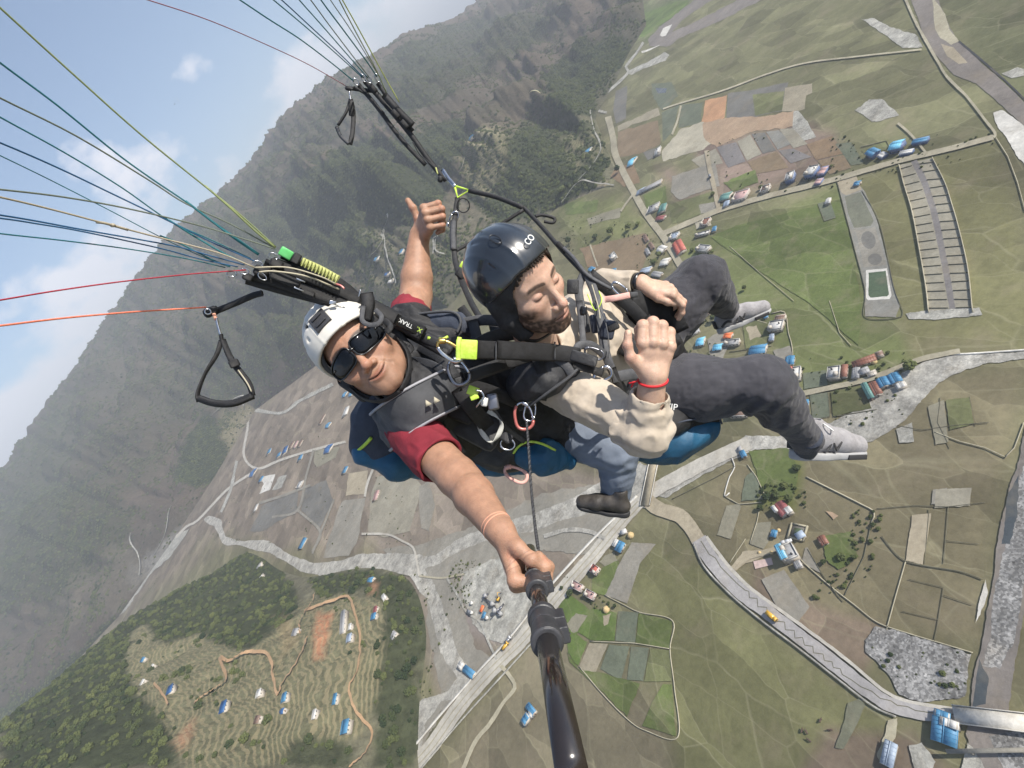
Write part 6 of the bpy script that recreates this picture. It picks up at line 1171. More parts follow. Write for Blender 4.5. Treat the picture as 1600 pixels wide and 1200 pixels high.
qh = empty('passenger_harness', towld(K(1050, 680, 1.7)), "passenger's black harness with a blue seat pod under his thigh", 'harness')
SP = pts((985, 690, 1.62), (1050, 684, 1.60), (1105, 668, 1.62)); solid('seat_pod', lambda P: smin(chain(P, SP, [.045, .060, .046], .04), chain(P, SP + [0, -.02, -.06], [.045, .058, .045], .04), .05) + folds(P, 13, .014, (.3, 1, 0), .4), SP, .13, .0044, M_BLUE, qh)
SS = pts((985, 640, 1.58), (1040, 652, 1.56), (1112, 650, 1.60)); solid('seat_side', lambda P: chain(P, SS, [.058, .052, .030], .04) + folds(P, 14, .008), SS, .09, .0044, M_BLACK, qh)
P_('seat_seam', tube([(1000, 672, 1.515), (1040, 664, 1.50), (1085, 655, 1.52), (1120, 652, 1.56), (1128, 662, 1.58)], .003), M_NAVY, qh)
V, F = text_geo('VIP', .026); cc = K(1049, 636, 1.488); put('lettering', V @ view_axes(cc, 6) + cc, F, M_WHITE, qh, smooth=False)
PADc = pts((822, 600, 1.33), (850, 588, 1.305), (885, 572, 1.31)); solid('shoulder_pad', lambda P: smax(chain(P, PADc, [.052, .050, .036], .03), -rc(P, K(850, 640, 1.40), K(900, 640, 1.38), .06, .06), .02) + folds(P, 20, .005), PADc, .08, .0034, M_VEST, qh)
P_('pad_band', strap([(838, 560, 1.255), (846, 580, 1.25), (850, 602, 1.262), (846, 625, 1.30)], .026), M_BLACK, qh); P_('pad_edging', tube([(812, 640, 1.34), (830, 632, 1.30), (858, 612, 1.268), (888, 590, 1.262), (905, 574, 1.27)], .0042), M_GREYPAD, qh)
P_('pad_band', strap([(870, 560, 1.26), (885, 572, 1.262), (895, 588, 1.268)], .022), M_GWEB, qh)
for q, w, m, l in (([(912, 428, 1.46), (904, 450, 1.45), (908, 480, 1.44), (916, 520, 1.43)], .024, M_GWEB, 0), ([(917, 428, 1.45), (930, 460, 1.42), (938, 500, 1.38), (946, 550, 1.35), (962, 590, 1.36), (985, 625, 1.42)], .024, M_GWEB, 0), ([(920, 428, 1.46), (950, 452, 1.46), (985, 480, 1.48), (1010, 505, 1.5)], .036, M_WEB, 0), ([(1004, 500, 1.45), (1025, 520, 1.46), (1055, 545, 1.5)], .05, M_BLACK, 0),
                   ([(946, 556, 1.34), (925, 540, 1.33), (905, 540, 1.32), (900, 552, 1.30)], .022, M_GWEB, 0), ([(958, 590, 1.33), (985, 585, 1.36), (1012, 582, 1.42)], .030, M_GWEB, 0), ([(956, 575, 1.33), (965, 600, 1.34), (975, 622, 1.37)], .022, M_WEB, 0), ([(905, 470, 1.42), (910, 520, 1.40), (912, 545, 1.36)], .018, M_GWEB, 0),
                   ([(735, 545, 1.34), (770, 528, 1.38), (800, 520, 1.42)], .04, M_BLACK, 0), ([(738, 500, 1.42), (748, 540, 1.38), (752, 560, 1.36)], .030, M_WEB, 0), ([(770, 500, 1.46), (776, 530, 1.42), (770, 560, 1.38)], .030, M_BLACK, 0), ([(720, 480, 1.46), (740, 510, 1.42), (742, 540, 1.38)], .024, M_BLACK, 0), ([(1030, 560, 1.62), (1045, 500, 1.66), (1060, 470, 1.68)], .06, M_BLACK, 0),
                   ([(985, 470, 1.50), (1010, 476, 1.52), (1040, 485, 1.55), (1060, 520, 1.6)], .07, M_BLACK, 0), ([(1030, 530, 1.58), (1050, 570, 1.58), (1065, 580, 1.6)], .03, M_GWEB, 0), ([(970, 625, 1.38), (960, 632, 1.37), (955, 618, 1.36)], .02, M_WEB, 0)): P_('harness_strap', strap(q, w, .004), m, qh)
solid('hip_pad', lambda P: chain(P, pts((1000, 500, 1.62), (1030, 540, 1.60), (1055, 560, 1.64)), [.05, .055, .04], .04) + folds(P, 20, .010), pts((1000, 500, 1.62), (1055, 560, 1.64)), .1, .0044, M_BLACK, qh)
for c, h, rot, m in (((935, 505, 1.40), (.022, .026, .012), -10, M_NAVY), ((950, 515, 1.36), (.018, .026, .014), 10, M_NAVY), ((958, 511, 1.35), (.016, .010, .010), -25, M_BLACK), ((895, 448, 1.42), (.016, .020, .008), 0, M_VEST), ((912, 485, 1.41), (.009, .012, .006), 0, M_FRAME), ((985, 545, 1.5), (.03, .03, .02), 30, M_BLACK)): P_('buckle' if m is M_FRAME else 'pouch', box_geo(K(*c), h, view_axes(K(*c), rot), .25), m, qh)
P_('red_pad', box_geo(K(790, 525, 1.46), (.030, .014, .01), view_axes(K(790, 525, 1.46), -5), .3), M_MAROON, qh)
P_('pink_handle', strap([(945, 468, 1.30), (960, 466, 1.29), (984, 461, 1.29)], .016, .004), M_PINKW, qh); P_('handle_end', strap([(984, 461, 1.29), (996, 460, 1.31)], .014, .004), M_GWEB, qh)
for i, q in enumerate(([(925, 445, 1.40), (935, 480, 1.36), (938, 500, 1.34)], [(930, 470, 1.38), (945, 500, 1.34), (952, 540, 1.32), (950, 560, 1.32)], [(918, 460, 1.40), (930, 485, 1.37), (940, 470, 1.36), (936, 455, 1.38)])): P_('cord', tube(q, .0016, 6), [M_TAPE, M_GWEB, M_LIME][i], qh)

# ================================================================== carabiners and small hardware
def carabiner(name, c, L, Wd, r, rot, m, label, gate=M_STEEL, group=None, tilt=0.0, cat='carabiner'):
    c = np.array(c); A = view_axes(c, rot)
    if tilt: ct, st = math.cos(tilt), math.sin(tilt); A = np.array([A[0], A[1] * ct + A[2] * st, A[2] * ct - A[1] * st])
    t = np.linspace(0, 2 * np.pi, 36, endpoint=False); x = np.sign(np.cos(t)) * np.abs(np.cos(t)) ** .7 * L / 2; y = np.sin(t) * Wd / 2 * (1 + .18 * np.cos(t)); C = np.stack([x, y, 0 * x], -1) @ A + c
    e = empty(name, towld(c), label, cat, group); g = tube_geo(C[list(range(-14, 8))], r, 8, raw=True); put('frame', g[0], g[1], m, e); g = tube_geo(C[7:23], r * .8, 8, raw=True); put('gate', g[0], g[1], gate, e)
    g = tube_geo(C[12:18], r * 1.35, 10, raw=True); put('screw_sleeve', g[0], g[1], gate, e); return e
carabiner('carabiner', K(716, 581, 1.15), .060, .040, .0042, 62, M_DKMET, 'dark steel carabiner hanging under the lime sleeve at the pilot\'s chest', M_STEEL)
carabiner('carabiner', K(703, 548, 1.13), .062, .030, .0050, 35, M_STEEL, 'silver and brass screw carabiner left of the lime sleeve', M_BRASS)
carabiner('carabiner', K(818, 650, 1.30), .068, .044, .0042, 78, M_PINK, 'red pink carabiner holding the twisted safety cord', M_STEEL)
carabiner('carabiner', K(828, 642, 1.31), .052, .028, .0030, 100, M_STEEL, 'slim silver carabiner clipped through the pink one', M_STEEL)
carabiner('carabiner', K(806, 741, 1.5), .070, .036, .0055, 25, M_PINKW, 'dull pink carabiner dangling below the harness belly', M_PINKW)
carabiner('carabiner', K(942, 585, 1.29), .046, .030, .0042, -30, M_STEEL, 'shiny silver carabiner on the passenger\'s chest at the strap end', M_STEEL)
carabiner('carabiner', K(928, 552, 1.30), .050, .024, .003, 20, M_DKMET, 'small dark carabiner above the silver one on the passenger\'s chest', M_DKMET)
carabiner('carabiner', K(968, 452, 1.42), .05, .024, .0034, 40, M_STEEL, 'steel carabiner just above the pink handle', M_STEEL)
carabiner('carabiner', K(708, 343, 1.82), .058, .024, .0034, -62, M_STEEL, 'silver carabiner on the vertical strap below the lime link', M_STEEL)
e = empty('ring', towld(K(793, 693, 1.38)), 'steel ring in a cloth loop below the white zigzag tape', 'ring'); g = torus(K(793, 694, 1.36), (.019, .015), .0028, view_axes(K(793, 693, 1.36), 10)); put('hoop', g[0], g[1], M_STEEL, e); P_('cloth_loop', box_geo(K(790, 683, 1.355), (.018, .013, .009), view_axes(K(790, 683, 1.36), 30), .3), M_VEST, e)
thing1('ring', torus(K(724, 321, 1.83), (.022, .024), .0022, view_axes(K(724, 321, 1.83), 0)), M_WEB, 'thin black ring beside the strap under the lime triangle link', 'ring')
z = [(737, 640), (741, 652), (745, 662), (750, 672), (756, 680), (763, 688), (770, 690), (776, 684), (781, 675), (784, 664), (780, 655), (772, 648), (762, 642)]
thing1('tape_loop', strap([(x, y, 1.32 - .0006 * i) for i, (x, y) in enumerate(z)], .013, .002, twist=9.4), M_WSTRAP, 'white and black twisted tape loop hanging at the pilot\'s belly', 'tape loop')
e = empty('quick_release', towld(K(745, 618, 1.22)), 'lime green quick release with clear plastic body on the pilot\'s belly', 'buckle'); P_('lime_tab', box_geo(K(739, 611, 1.2), (.013, .011, .005), view_axes(K(739, 611, 1.2), 20), .2), M_LIME, e); P_('lime_tab', box_geo(K(741, 620, 1.2), (.007, .010, .005), view_axes(K(741, 620, 1.2), 70), .2), M_LIME, e)
P_('clear_body', box_geo(K(757, 628, 1.21), (.008, .011, .006), view_axes(K(757, 628, 1.2), 10), .3), M_CLEAR, e); P_('shackle', tube([(744, 610, 1.19), (752, 612, 1.19), (756, 620, 1.19), (750, 628, 1.19), (744, 636, 1.2)], .0024), M_STEEL, e); P_('clip_body', box_geo(K(770, 628, 1.24), (.014, .020, .008), view_axes(K(770, 628, 1.2), -10), .3), M_DKMET, e)
# twisted safety cord from the pink carabiner down to the stick
C = spline(kk([(823, 658, 1.27), (826, 700, 1.2), (830, 760, 1.10), (836, 820, 1.0), (841, 858, .94)]), 12); t = np.linspace(0, 1, 260); Cs = np.stack([np.interp(t, np.linspace(0, 1, len(C)), C[:, i]) for i in range(3)], -1); vv = nrmz(Cs[-1] - Cs[0]); uu = nrmz(np.cross(vv, (1, 0, 0))); ww = np.cross(vv, uu)
e = empty('safety_cord', towld(Cs[-1]), 'grey twisted safety cord running from the pink carabiner to the selfie stick', 'cord')
for s in (0, math.pi): a = t * 190 + s; g = tube_geo(Cs + (np.cos(a)[:, None] * uu + np.sin(a)[:, None] * ww) * .0017, .0019, 6, raw=True); put('strand', g[0], g[1], M_GWEB if s else M_VEST, e)
# ================================================================== main webbing from the near hang point to the passenger
e = empty('spreader', towld(K(730, 545, 1.12)), 'black spreader webbing with lime sleeve joining the pilot to the passenger\'s chest', 'spreader')
P_('lime_sleeve', box_geo(K(729, 546, 1.10), (.023, .021, .0085), view_axes(K(729, 546, 1.1), 3), .15), M_LIME, e); P_('lime_flap', strap([(716, 562, 1.09), (716, 540, 1.085), (718, 527, 1.09)], .010, .003), M_LIME, e)
P_('webbing', strap([(742, 546, 1.11), (800, 548, 1.17), (868, 551, 1.24), (905, 556, 1.27)], .040, .006), M_WEB, e); P_('webbing_cover', strap([(776, 547, 1.14), (820, 549, 1.18), (866, 551, 1.232)], .043, .009), M_BLACK, e)
for x, dd in ((775, 1.128), (867, 1.228)): P_('stitch_bar', strap([(x, 534, dd), (x, 562, dd)], .004, .003), M_GREYPAD, e)
P_('end_buckle', box_geo(K(912, 560, 1.26), (.034, .014, .009), view_axes(K(912, 560, 1.26), 16), .25), M_VEST, e); P_('end_strap', strap([(895, 570, 1.265), (925, 578, 1.27), (942, 583, 1.28)], .02, .004), M_BLACK, e)
e = empty('spreader', towld(K(735, 585, 1.16)), 'second black strap rising from the dark carabiner towards the passenger', 'spreader'); P_('webbing', strap([(722, 592, 1.16), (760, 578, 1.19), (820, 558, 1.26), (850, 552, 1.3)], .032, .005), M_WEB, e); P_('hook_tape', strap([(726, 591, 1.155), (770, 575, 1.19), (790, 568, 1.215)], .027, .007), M_BLACK, e)

# ================================================================== near riser
K0 = K
def K(px, py, d): return K0(px, py, d * 1.11)
nr = empty('riser', towld(K(470, 440, 1.0)), 'thick black near riser with green tab and yellow green wrapping, above the white helmet', 'riser')
P_('strap', strap([(440, 398, .965), (470, 412, .985), (530, 440, 1.03), (562, 466, 1.06)], .017, .006), M_WEB, nr); P_('green_tab', box_geo(K(447, 396, .96), (.013, .010, .007), view_axes(K(447, 396, .96), 30), .2), M_GREEN, nr); P_('tab_cap', box_geo(K(463, 404, .965), (.008, .0115, .008), view_axes(K(463, 404, .96), 30), .2), M_WEB, nr)
C = spline(kk([(471, 408, .968), (500, 421, .985), (529, 437, 1.0)]), 6); P_('yellow_wrap', strap_geo(C, .017, .010, smooth_k=2), M_YELW, nr)
for i in range(11): c = C[0] + (C[-1] - C[0]) * (i + .5) / 11; A = view_axes(c, 27); P_('wrap_turn', box_geo(c + A[2] * .0035, (.0012, .0095, .0035), A), M_YELW, nr)
for q, w, th in (([(425, 412, .955), (500, 440, 1.0), (565, 472, 1.05), (640, 516, 1.1), (706, 548, 1.06)], .029, .012), ([(398, 428, .955), (470, 452, .99), (560, 484, 1.05), (640, 521, 1.11), (700, 553, 1.06)], .026, .012), ([(385, 436, .96), (440, 452, .985), (520, 474, 1.03), (600, 503, 1.09)], .022, .014), ([(410, 420, .97), (480, 446, 1.01), (560, 478, 1.06)], .046, .012), ([(430, 440, .99), (500, 462, 1.02), (560, 480, 1.07)], .038, .018)): P_('strap', strap(q, w, th), M_WEB, nr)
for c, h, rot in (((432, 412, .945), (.013, .009, .009), 22), ((408, 424, .945), (.014, .011, .010), 24), ((387, 433, .95), (.010, .008, .008), 24), ((446, 436, .955), (.030, .010, .008), 22), ((480, 457, .99), (.016, .006, .008), 20)): P_('line_guide', box_geo(K(*c), h, view_axes(K(*c), rot), .25), M_BLACK, nr)
P_('wide_cover', strap([(560, 470, 1.045), (610, 495, 1.07), (660, 522, 1.08)], .038, .012), M_BLACK, nr); P_('wrap_band', strap([(572, 458, 1.02), (575, 475, 1.02), (570, 500, 1.03)], .030, .010), M_WEB, nr)
P_('hanging_loop', strap([(568, 478, 1.015), (566, 500, 1.005), (578, 508, 1.0), (592, 505, 1.0), (596, 494, 1.005), (586, 484, 1.01)], .011, .003), M_GWEB, nr); P_('hanging_loop', strap([(600, 500, 1.03), (610, 510, 1.02), (604, 520, 1.02)], .014, .003), M_BLACK, nr)
for c, h, rot in (((470, 438, .96), (.009, .0015, .002), 22), ((467, 452, .962), (.010, .0012, .002), 22), ((520, 473, 1.0), (.007, .004, .002), 10), ((562, 458, 1.01), (.0014, .008, .002), 15)): P_('metal_bar', box_geo(K(*c), h, view_axes(K(*c), rot)), M_STEEL, nr)
for c, rot in (((428, 400, .945), 20), ((403, 412, .94), 10), ((381, 424, .94), 0), ((362, 428, .95), 0), ((410, 432, .935), 40)):
    g = torus(K(*c), (.009, .0055), .0013, view_axes(K(*c), rot), 18, 6); P_('maillon', g, M_STEEL, nr)
P_('cord', tube([(405, 425, .93), (430, 424, .93), (480, 432, .95), (530, 452, .99)], .0018, 6), M_TAPE, nr); P_('cord', tube([(398, 418, .93), (450, 418, .935), (500, 432, .955), (525, 444, .98)], .0016, 6), M_TAPE, nr); P_('red_loop', tube([(522, 443, .985), (532, 446, .985), (538, 451, .985)], .0022, 6), M_PINK, nr)
V, F = text_geo('TRAK', .0135); cc = K(634, 505, 1.045); put('lettering', V @ view_axes(cc, 28 + 180) + cc, F, M_WHITE, nr, smooth=False); V, F = text_geo('X.', .015); cc = K(655, 515, 1.065); put('lettering', V @ view_axes(cc, 28 + 180) + cc, F, M_LIME, nr, smooth=False)
P_('lime_tape', strap([(668, 528, 1.08), (690, 530, 1.09), (700, 526, 1.1)], .007, .003), M_LIME, nr); P_('text_patch', strap([(618, 498, 1.052), (664, 521, 1.082)], .026, .004), M_FRAME, nr)
P_('brake_arm', strap([(410, 458, .98), (395, 462, .985), (365, 475, .99), (338, 486, .99)], .013, .006), M_BLACK, nr); P_('pulley', box_geo(K(330, 487, .985), (.016, .010, .007), view_axes(K(330, 487, .985), -22), .5), M_BLACK, nr)
g = torus(K(325, 487, .972), (.0055, .0055), .0016, view_axes(K(325, 487, .97), 0), 20, 6); P_('pulley_wheel', g, M_STEEL, nr)
# near brake handle
bh = empty('brake_handle', towld(K(352, 630, .95)), 'large black triangular brake handle hanging left of the white helmet', 'brake handle')
P_('swivel', tube([(338, 497, .98), (341, 510, .98), (345, 524, .98)], .0028), M_STEEL, bh); P_('swivel_cord', tube([(334, 490, .98), (338, 500, .98)], .0035), M_ORG, bh); P_('neck', strap([(345, 522, .98), (347, 534, .98)], .008, .006), M_BLACK, bh)
P_('side_strap', strap([(346, 532, .98), (338, 555, .975), (320, 585, .97), (309, 615, .965), (311, 628, .965)], .010, .0035, twist=(0, .8, .3)), M_WEB, bh); P_('side_strap', strap([(348, 530, .98), (358, 555, .975), (368, 572, .97), (388, 598, .965), (395, 618, .962)], .013, .005, twist=(.5, 0, .6)), M_WEB, bh)
P_('seam_tape', strap([(372, 578, .955), (386, 598, .95), (393, 612, .95)], .003, .002), M_TAPE, bh); P_('keeper', box_geo(K(366, 568, .96), (.008, .010, .005), view_axes(K(366, 568, .96), 60), .3), M_BLACK, bh)
P_('grip', strap([(310, 622, .962), (335, 630, .955), (365, 630, .955), (396, 618, .96)], .015, .011), M_BLACK, bh)
K = K0
# ================================================================== far riser
fr_ = empty('riser', towld(K(640, 215, 1.9)), 'far riser of thin black straps rising to the upper left behind the raised thumb', 'riser')
for q, w, th in (([(570, 126, 1.85), (600, 160, 1.87), (640, 208, 1.9), (670, 250, 1.92), (697, 282, 1.93)], .020, .010), ([(560, 132, 1.86), (590, 168, 1.88), (625, 215, 1.9), (665, 258, 1.93)], .016, .008), ([(590, 130, 1.85), (615, 165, 1.87), (645, 205, 1.9)], .016, .008), ([(600, 148, 1.84), (625, 176, 1.86), (645, 196, 1.88)], .026, .014), ([(553, 136, 1.86), (575, 150, 1.87), (600, 178, 1.88)], .010, .006)): P_('strap', strap(q, w, th), M_WEB, fr_)
for c, rot in (((568, 122, 1.83), 50), ((576, 124, 1.83), 55), ((590, 122, 1.83), 60), ((556, 128, 1.84), 45)): P_('maillon', torus(K(*c), (.013, .008), .0022, view_axes(K(*c), rot), 18, 6), M_STEEL, fr_)
for c in ((583, 138, 1.82), (618, 178, 1.84), (632, 194, 1.85)): P_('line_guide', box_geo(K(*c), (.016, .009, .009), view_axes(K(*c), 48), .25), M_BLACK, fr_)
P_('brake_arm', strap([(582, 142, 1.87), (562, 140, 1.87), (545, 137, 1.87)], .014, .006), M_BLACK, fr_); P_('pulley', box_geo(K(545, 138, 1.86), (.014, .008, .008), view_axes(K(545, 138, 1.86), 5), .5), M_BLACK, fr_); P_('steel_link', tube([(692, 266, 1.9), (700, 278, 1.88), (712, 292, 1.86)], .0075, 10), M_STEEL, fr_)
P_('accelerator_cord', tube([(645, 222, 1.88), (655, 240, 1.88), (668, 252, 1.88), (682, 264, 1.88)], .0026, 6), M_WEB, fr_); P_('cord_knob', box_geo(K(688, 280, 1.88), (.010, .012, .01), view_axes(K(688, 280, 1.88), 20), .4), M_BLACK, fr_); P_('yellow_cord', tube([(681, 262, 1.87), (684, 272, 1.87)], .003, 6), M_YELW, fr_)
bh2 = empty('brake_handle', towld(K(545, 220, 1.86)), 'smaller black brake handle hanging at the far riser against the hazy ridge', 'brake handle')
P_('swivel', tube([(546, 142, 1.86), (547, 150, 1.86), (548, 156, 1.86)], .003), M_STEEL, bh2); P_('side_strap', strap([(548, 155, 1.86), (552, 175, 1.86), (551, 205, 1.86), (547, 226, 1.86)], .016, .004), M_WEB, bh2); P_('side_strap', strap([(547, 155, 1.86), (541, 175, 1.86), (528, 196, 1.86)], .010, .004), M_WEB, bh2); P_('grip', strap([(526, 198, 1.855), (532, 212, 1.855), (545, 225, 1.855)], .013, .009), M_GWEB, bh2); P_('keeper', box_geo(K(549, 170, 1.85), (.010, .024, .006), view_axes(K(549, 170, 1.85), 5), .3), M_BLACK, bh2)
fs = empty('spreader', towld(K(720, 297, 1.86)), 'far black spreader bar from the lime triangle link down to the passenger\'s shoulder', 'spreader')
P_('lime_link', tube([(712, 291, 1.85), (733, 297, 1.85), (715, 309, 1.85), (711, 293, 1.85)], .0042, 8, k=1), M_LIME, fs); P_('bar', tube([(733, 298, 1.84), (775, 308, 1.80), (818, 325, 1.74)], .0085, 10), M_WEB, fs)
P_('bar', strap([(818, 324, 1.74), (848, 356, 1.66), (880, 393, 1.56), (915, 430, 1.46)], .014, .008), M_WEB, fs); P_('grey_edge', strap([(870, 378, 1.57), (895, 402, 1.50), (918, 430, 1.44), (955, 452, 1.42)], .012, .008), M_GWEB, fs); P_('side_loop', tube([(836, 338, 1.70), (848, 336, 1.70), (866, 341, 1.7), (864, 348, 1.7), (850, 346, 1.7)], .0055, 8), M_WEB, fs)
P_('strap', strap([(715, 309, 1.85), (712, 330, 1.83), (709, 365, 1.78), (710, 395, 1.74), (716, 425, 1.66), (735, 470, 1.52), (752, 500, 1.44)], .018, .005), M_WEB, fs); P_('strap_cover', strap([(709, 345, 1.81), (708, 370, 1.775), (709, 390, 1.74)], .024, .012), M_GWEB, fs); P_('cross_strap', strap([(712, 392, 1.75), (745, 374, 1.75), (780, 352, 1.74), (818, 328, 1.73)], .012, .005), M_WEB, fs)
P_('buckle', box_geo(K(720, 428, 1.62), (.016, .014, .008), view_axes(K(720, 428, 1.62), 40), .3), M_BLACK, fs); P_('lime_tab', box_geo(K(723, 414, 1.63), (.008, .010, .004), view_axes(K(723, 414, 1.63), 30), .2), M_LIME, fs); P_('bar_buckle', box_geo(K(877, 386, 1.545), (.020, .008, .008), view_axes(K(877, 386, 1.545), 46), .3), M_BLACK, fs)
# ================================================================== suspension lines
LC = dict(olive=(.20, .235, .10), teal=(.012, .115, .135), blue=(.015, .075, .165), tan=(.30, .26, .19), grey=(.11, .13, .10), red=(.30, .02, .035), coral=(.72, .19, .11), maroon=(.20, .07, .085), lime=(.42, .46, .13))
LM = {k: mat('line_' + k, c, .6, col2=tuple(q * 1.35 for q in c), nscale=300, bump=.0002, bscale=1500) for k, c in LC.items()}
SL = [('olive', 1.25, [(431, 386, .945), (376, 336, .90), (320, 291, .86), (220, 210, .78), (110, 112, .70), (0, 12, .63), (-110, -90, .57)], 'olive green suspension line running highest, from the green tab to the upper left corner'),
      ('teal', 1.2, [(405, 397, .94), (345, 355, .9), (290, 315, .86), (235, 278, .82), (180, 238, .78), (90, 165, .71), (0, 98, .65), (-100, 20, .58)], 'dark teal suspension line, second to leave the left edge of the photo'),
      ('grey', 1.15, [(428, 387, .94), (360, 350, .9), (290, 318, .86), (235, 283, .82), (120, 213, .73), (0, 153, .65), (-110, 95, .58)], 'grey olive suspension line, third to leave the left edge of the photo'),
      ('teal', 1.0, [(392, 404, .94), (330, 375, .9), (265, 345, .85), (190, 293, .79), (100, 238, .72), (0, 183, .65), (-110, 120, .58)], 'teal suspension line, fourth to leave the left edge of the photo'),
      ('blue', 1.1, [(400, 409, .94), (330, 378, .9), (265, 346, .85), (180, 305, .79), (90, 262, .72), (0, 223, .65), (-110, 180, .58)], 'blue suspension line, fifth to leave the left edge of the photo'),
      ('teal', .7, [(352, 415, .94), (300, 394, .9), (250, 370, .86), (170, 328, .79), (80, 282, .72), (0, 243, .65), (-110, 190, .58)], 'thin teal suspension line, sixth to leave the left edge of the photo'),
      ('grey', 1.15, [(430, 389, .94), (380, 373, .91), (310, 352, .87), (200, 326, .79), (100, 308, .72), (0, 296, .65), (-110, 285, .58)], 'grey green suspension line leaving the left edge just above the knotted tan one'),
      ('tan', 1.25, [(398, 418, .93), (350, 398, .9), (300, 384, .87), (240, 369, .83), (175, 352, .78), (80, 327, .71), (0, 308, .65), (-110, 285, .58)], 'tan braided suspension line with a knot near its middle'),
      ('blue', 1.1, [(382, 414, .94), (330, 400, .9), (270, 384, .86), (130, 359, .75), (60, 346, .7), (0, 336, .65), (-110, 320, .58)], 'blue suspension line just below the knotted tan one'),
      ('blue', 1.0, [(372, 417, .94), (310, 404, .9), (250, 388, .85), (130, 362, .75), (60, 350, .7), (0, 341, .65), (-110, 330, .58)], 'second blue suspension line below the knotted tan one, nearly touching the first'),
      ('teal', .9, [(352, 418, .94), (290, 404, .89), (200, 389, .82), (100, 376, .73), (0, 365, .65), (-110, 350, .58)], 'teal suspension line lowest of the cool coloured ones, just above the dark red'),
      ('red', 1.0, [(384, 422, .94), (340, 425, .91), (290, 429, .87), (190, 440, .79), (90, 454, .72), (0, 469, .65), (-110, 488, .58)], 'dark red line running almost level from the near riser'),
      ('coral', 1.3, [(322, 480, .97), (260, 484, .92), (200, 488, .86), (100, 497, .76), (0, 509, .67), (-110, 522, .6)], 'coral orange brake line running level from the pulley'),
      ('olive', 1.7, [(430, 387, .942), (400, 362, .915), (360, 325, .885), (320, 290, .86)], 'thick olive sleeved lower end of the highest suspension line'),
      ('teal', 1.8, [(404, 398, .938), (370, 375, .91), (330, 345, .885), (290, 314, .86)], 'thick teal sleeved line end reaching to the black line guides'),
      ('teal', 1.5, [(384, 412, .935), (350, 396, .905), (305, 370, .88), (264, 344, .85)], 'second thick teal sleeved line end below the first'),
      ('teal', 1.2, [(360, 417, .938), (330, 405, .92), (280, 380, .885), (250, 368, .86)], 'teal sleeved line end lowest of the sleeved ends'),
      ('maroon', 1.2, [(540, 134, 1.86), (486, 103, 1.75), (430, 76, 1.6), (330, 33, 1.4), (225, -2, 1.25), (100, -40, 1.1)], 'thin maroon brake line crossing the sky to the far pulley'),
      ('teal', 1.8, [(553, 127, 1.84), (520, 100, 1.75), (470, 62, 1.6), (420, 30, 1.48), (372, -2, 1.38), (280, -62, 1.2)], 'teal line of the far riser, leftmost of its fan'),
      ('teal', 1.6, [(566, 121, 1.83), (530, 88, 1.72), (480, 44, 1.58), (425, -2, 1.42), (340, -72, 1.2)], 'dark teal line of the far riser, second from the left in its fan'),
      ('blue', 1.6, [(569, 122, 1.83), (535, 88, 1.72), (490, 46, 1.58), (438, -2, 1.42), (350, -80, 1.2)], 'blue line of the far riser, third from the left in its fan'),
      ('teal', 1.6, [(575, 122, 1.83), (545, 88, 1.73), (505, 42, 1.6), (466, -2, 1.46), (400, -80, 1.24)], 'teal line of the far riser in the middle of its fan'),
      ('grey', 1.5, [(578, 122, 1.83), (550, 86, 1.73), (515, 40, 1.6), (484, -2, 1.48), (430, -72, 1.28)], 'grey line of the far riser just right of the fan\'s middle'),
      ('teal', 1.9, [(589, 120, 1.83), (570, 92, 1.74), (535, 45, 1.6), (500, -2, 1.48), (450, -75, 1.28)], 'thick teal line of the far riser right of the grey one'),
      ('olive', 1.6, [(604, 145, 1.83), (585, 104, 1.74), (556, 50, 1.6), (529, -2, 1.48), (490, -80, 1.28)], 'olive line of the far riser, second from the right in its fan'),
      ('lime', 1.7, [(624, 160, 1.84), (600, 118, 1.76), (575, 72, 1.65), (552, 30, 1.55), (534, -2, 1.48), (495, -75, 1.28)], 'yellow green line of the far riser, rightmost of its fan'),
      ('grey', 1.3, [(594, 122, 1.83), (576, 92, 1.74), (545, 42, 1.6), (515, -2, 1.48), (470, -75, 1.28)], 'thin grey line of the far riser between the thick teal and the olive one')]
for c, w, q, lab in SL:
    nf = 1.11 if q[0][2] < 1.2 else 1.0; g = tube([(a, b, d_ * nf) for a, b, d_ in q], .00110 * w * (nf if nf > 1 else 1), 7, k=5); o = thing1('suspension_line', g, LM[c], lab, 'line', 'suspension lines of the paraglider')
    if 'knot' in lab and c == 'tan':
        v, f = surf(lambda P: ell(P, K(176, 352, .866), (.005, .0034, .0034)) + .001 * vn3(P * 900), K(176, 352, .866) - .008, K(176, 352, .866) + .008, .0009); sub('knot', v, f, LM['tan'], o); g = tube([(150, 347, .846), (165, 349, .857), (200, 359, .885)], .0023, 7); sub('splice', g[0], g[1], LM['tan'], o)
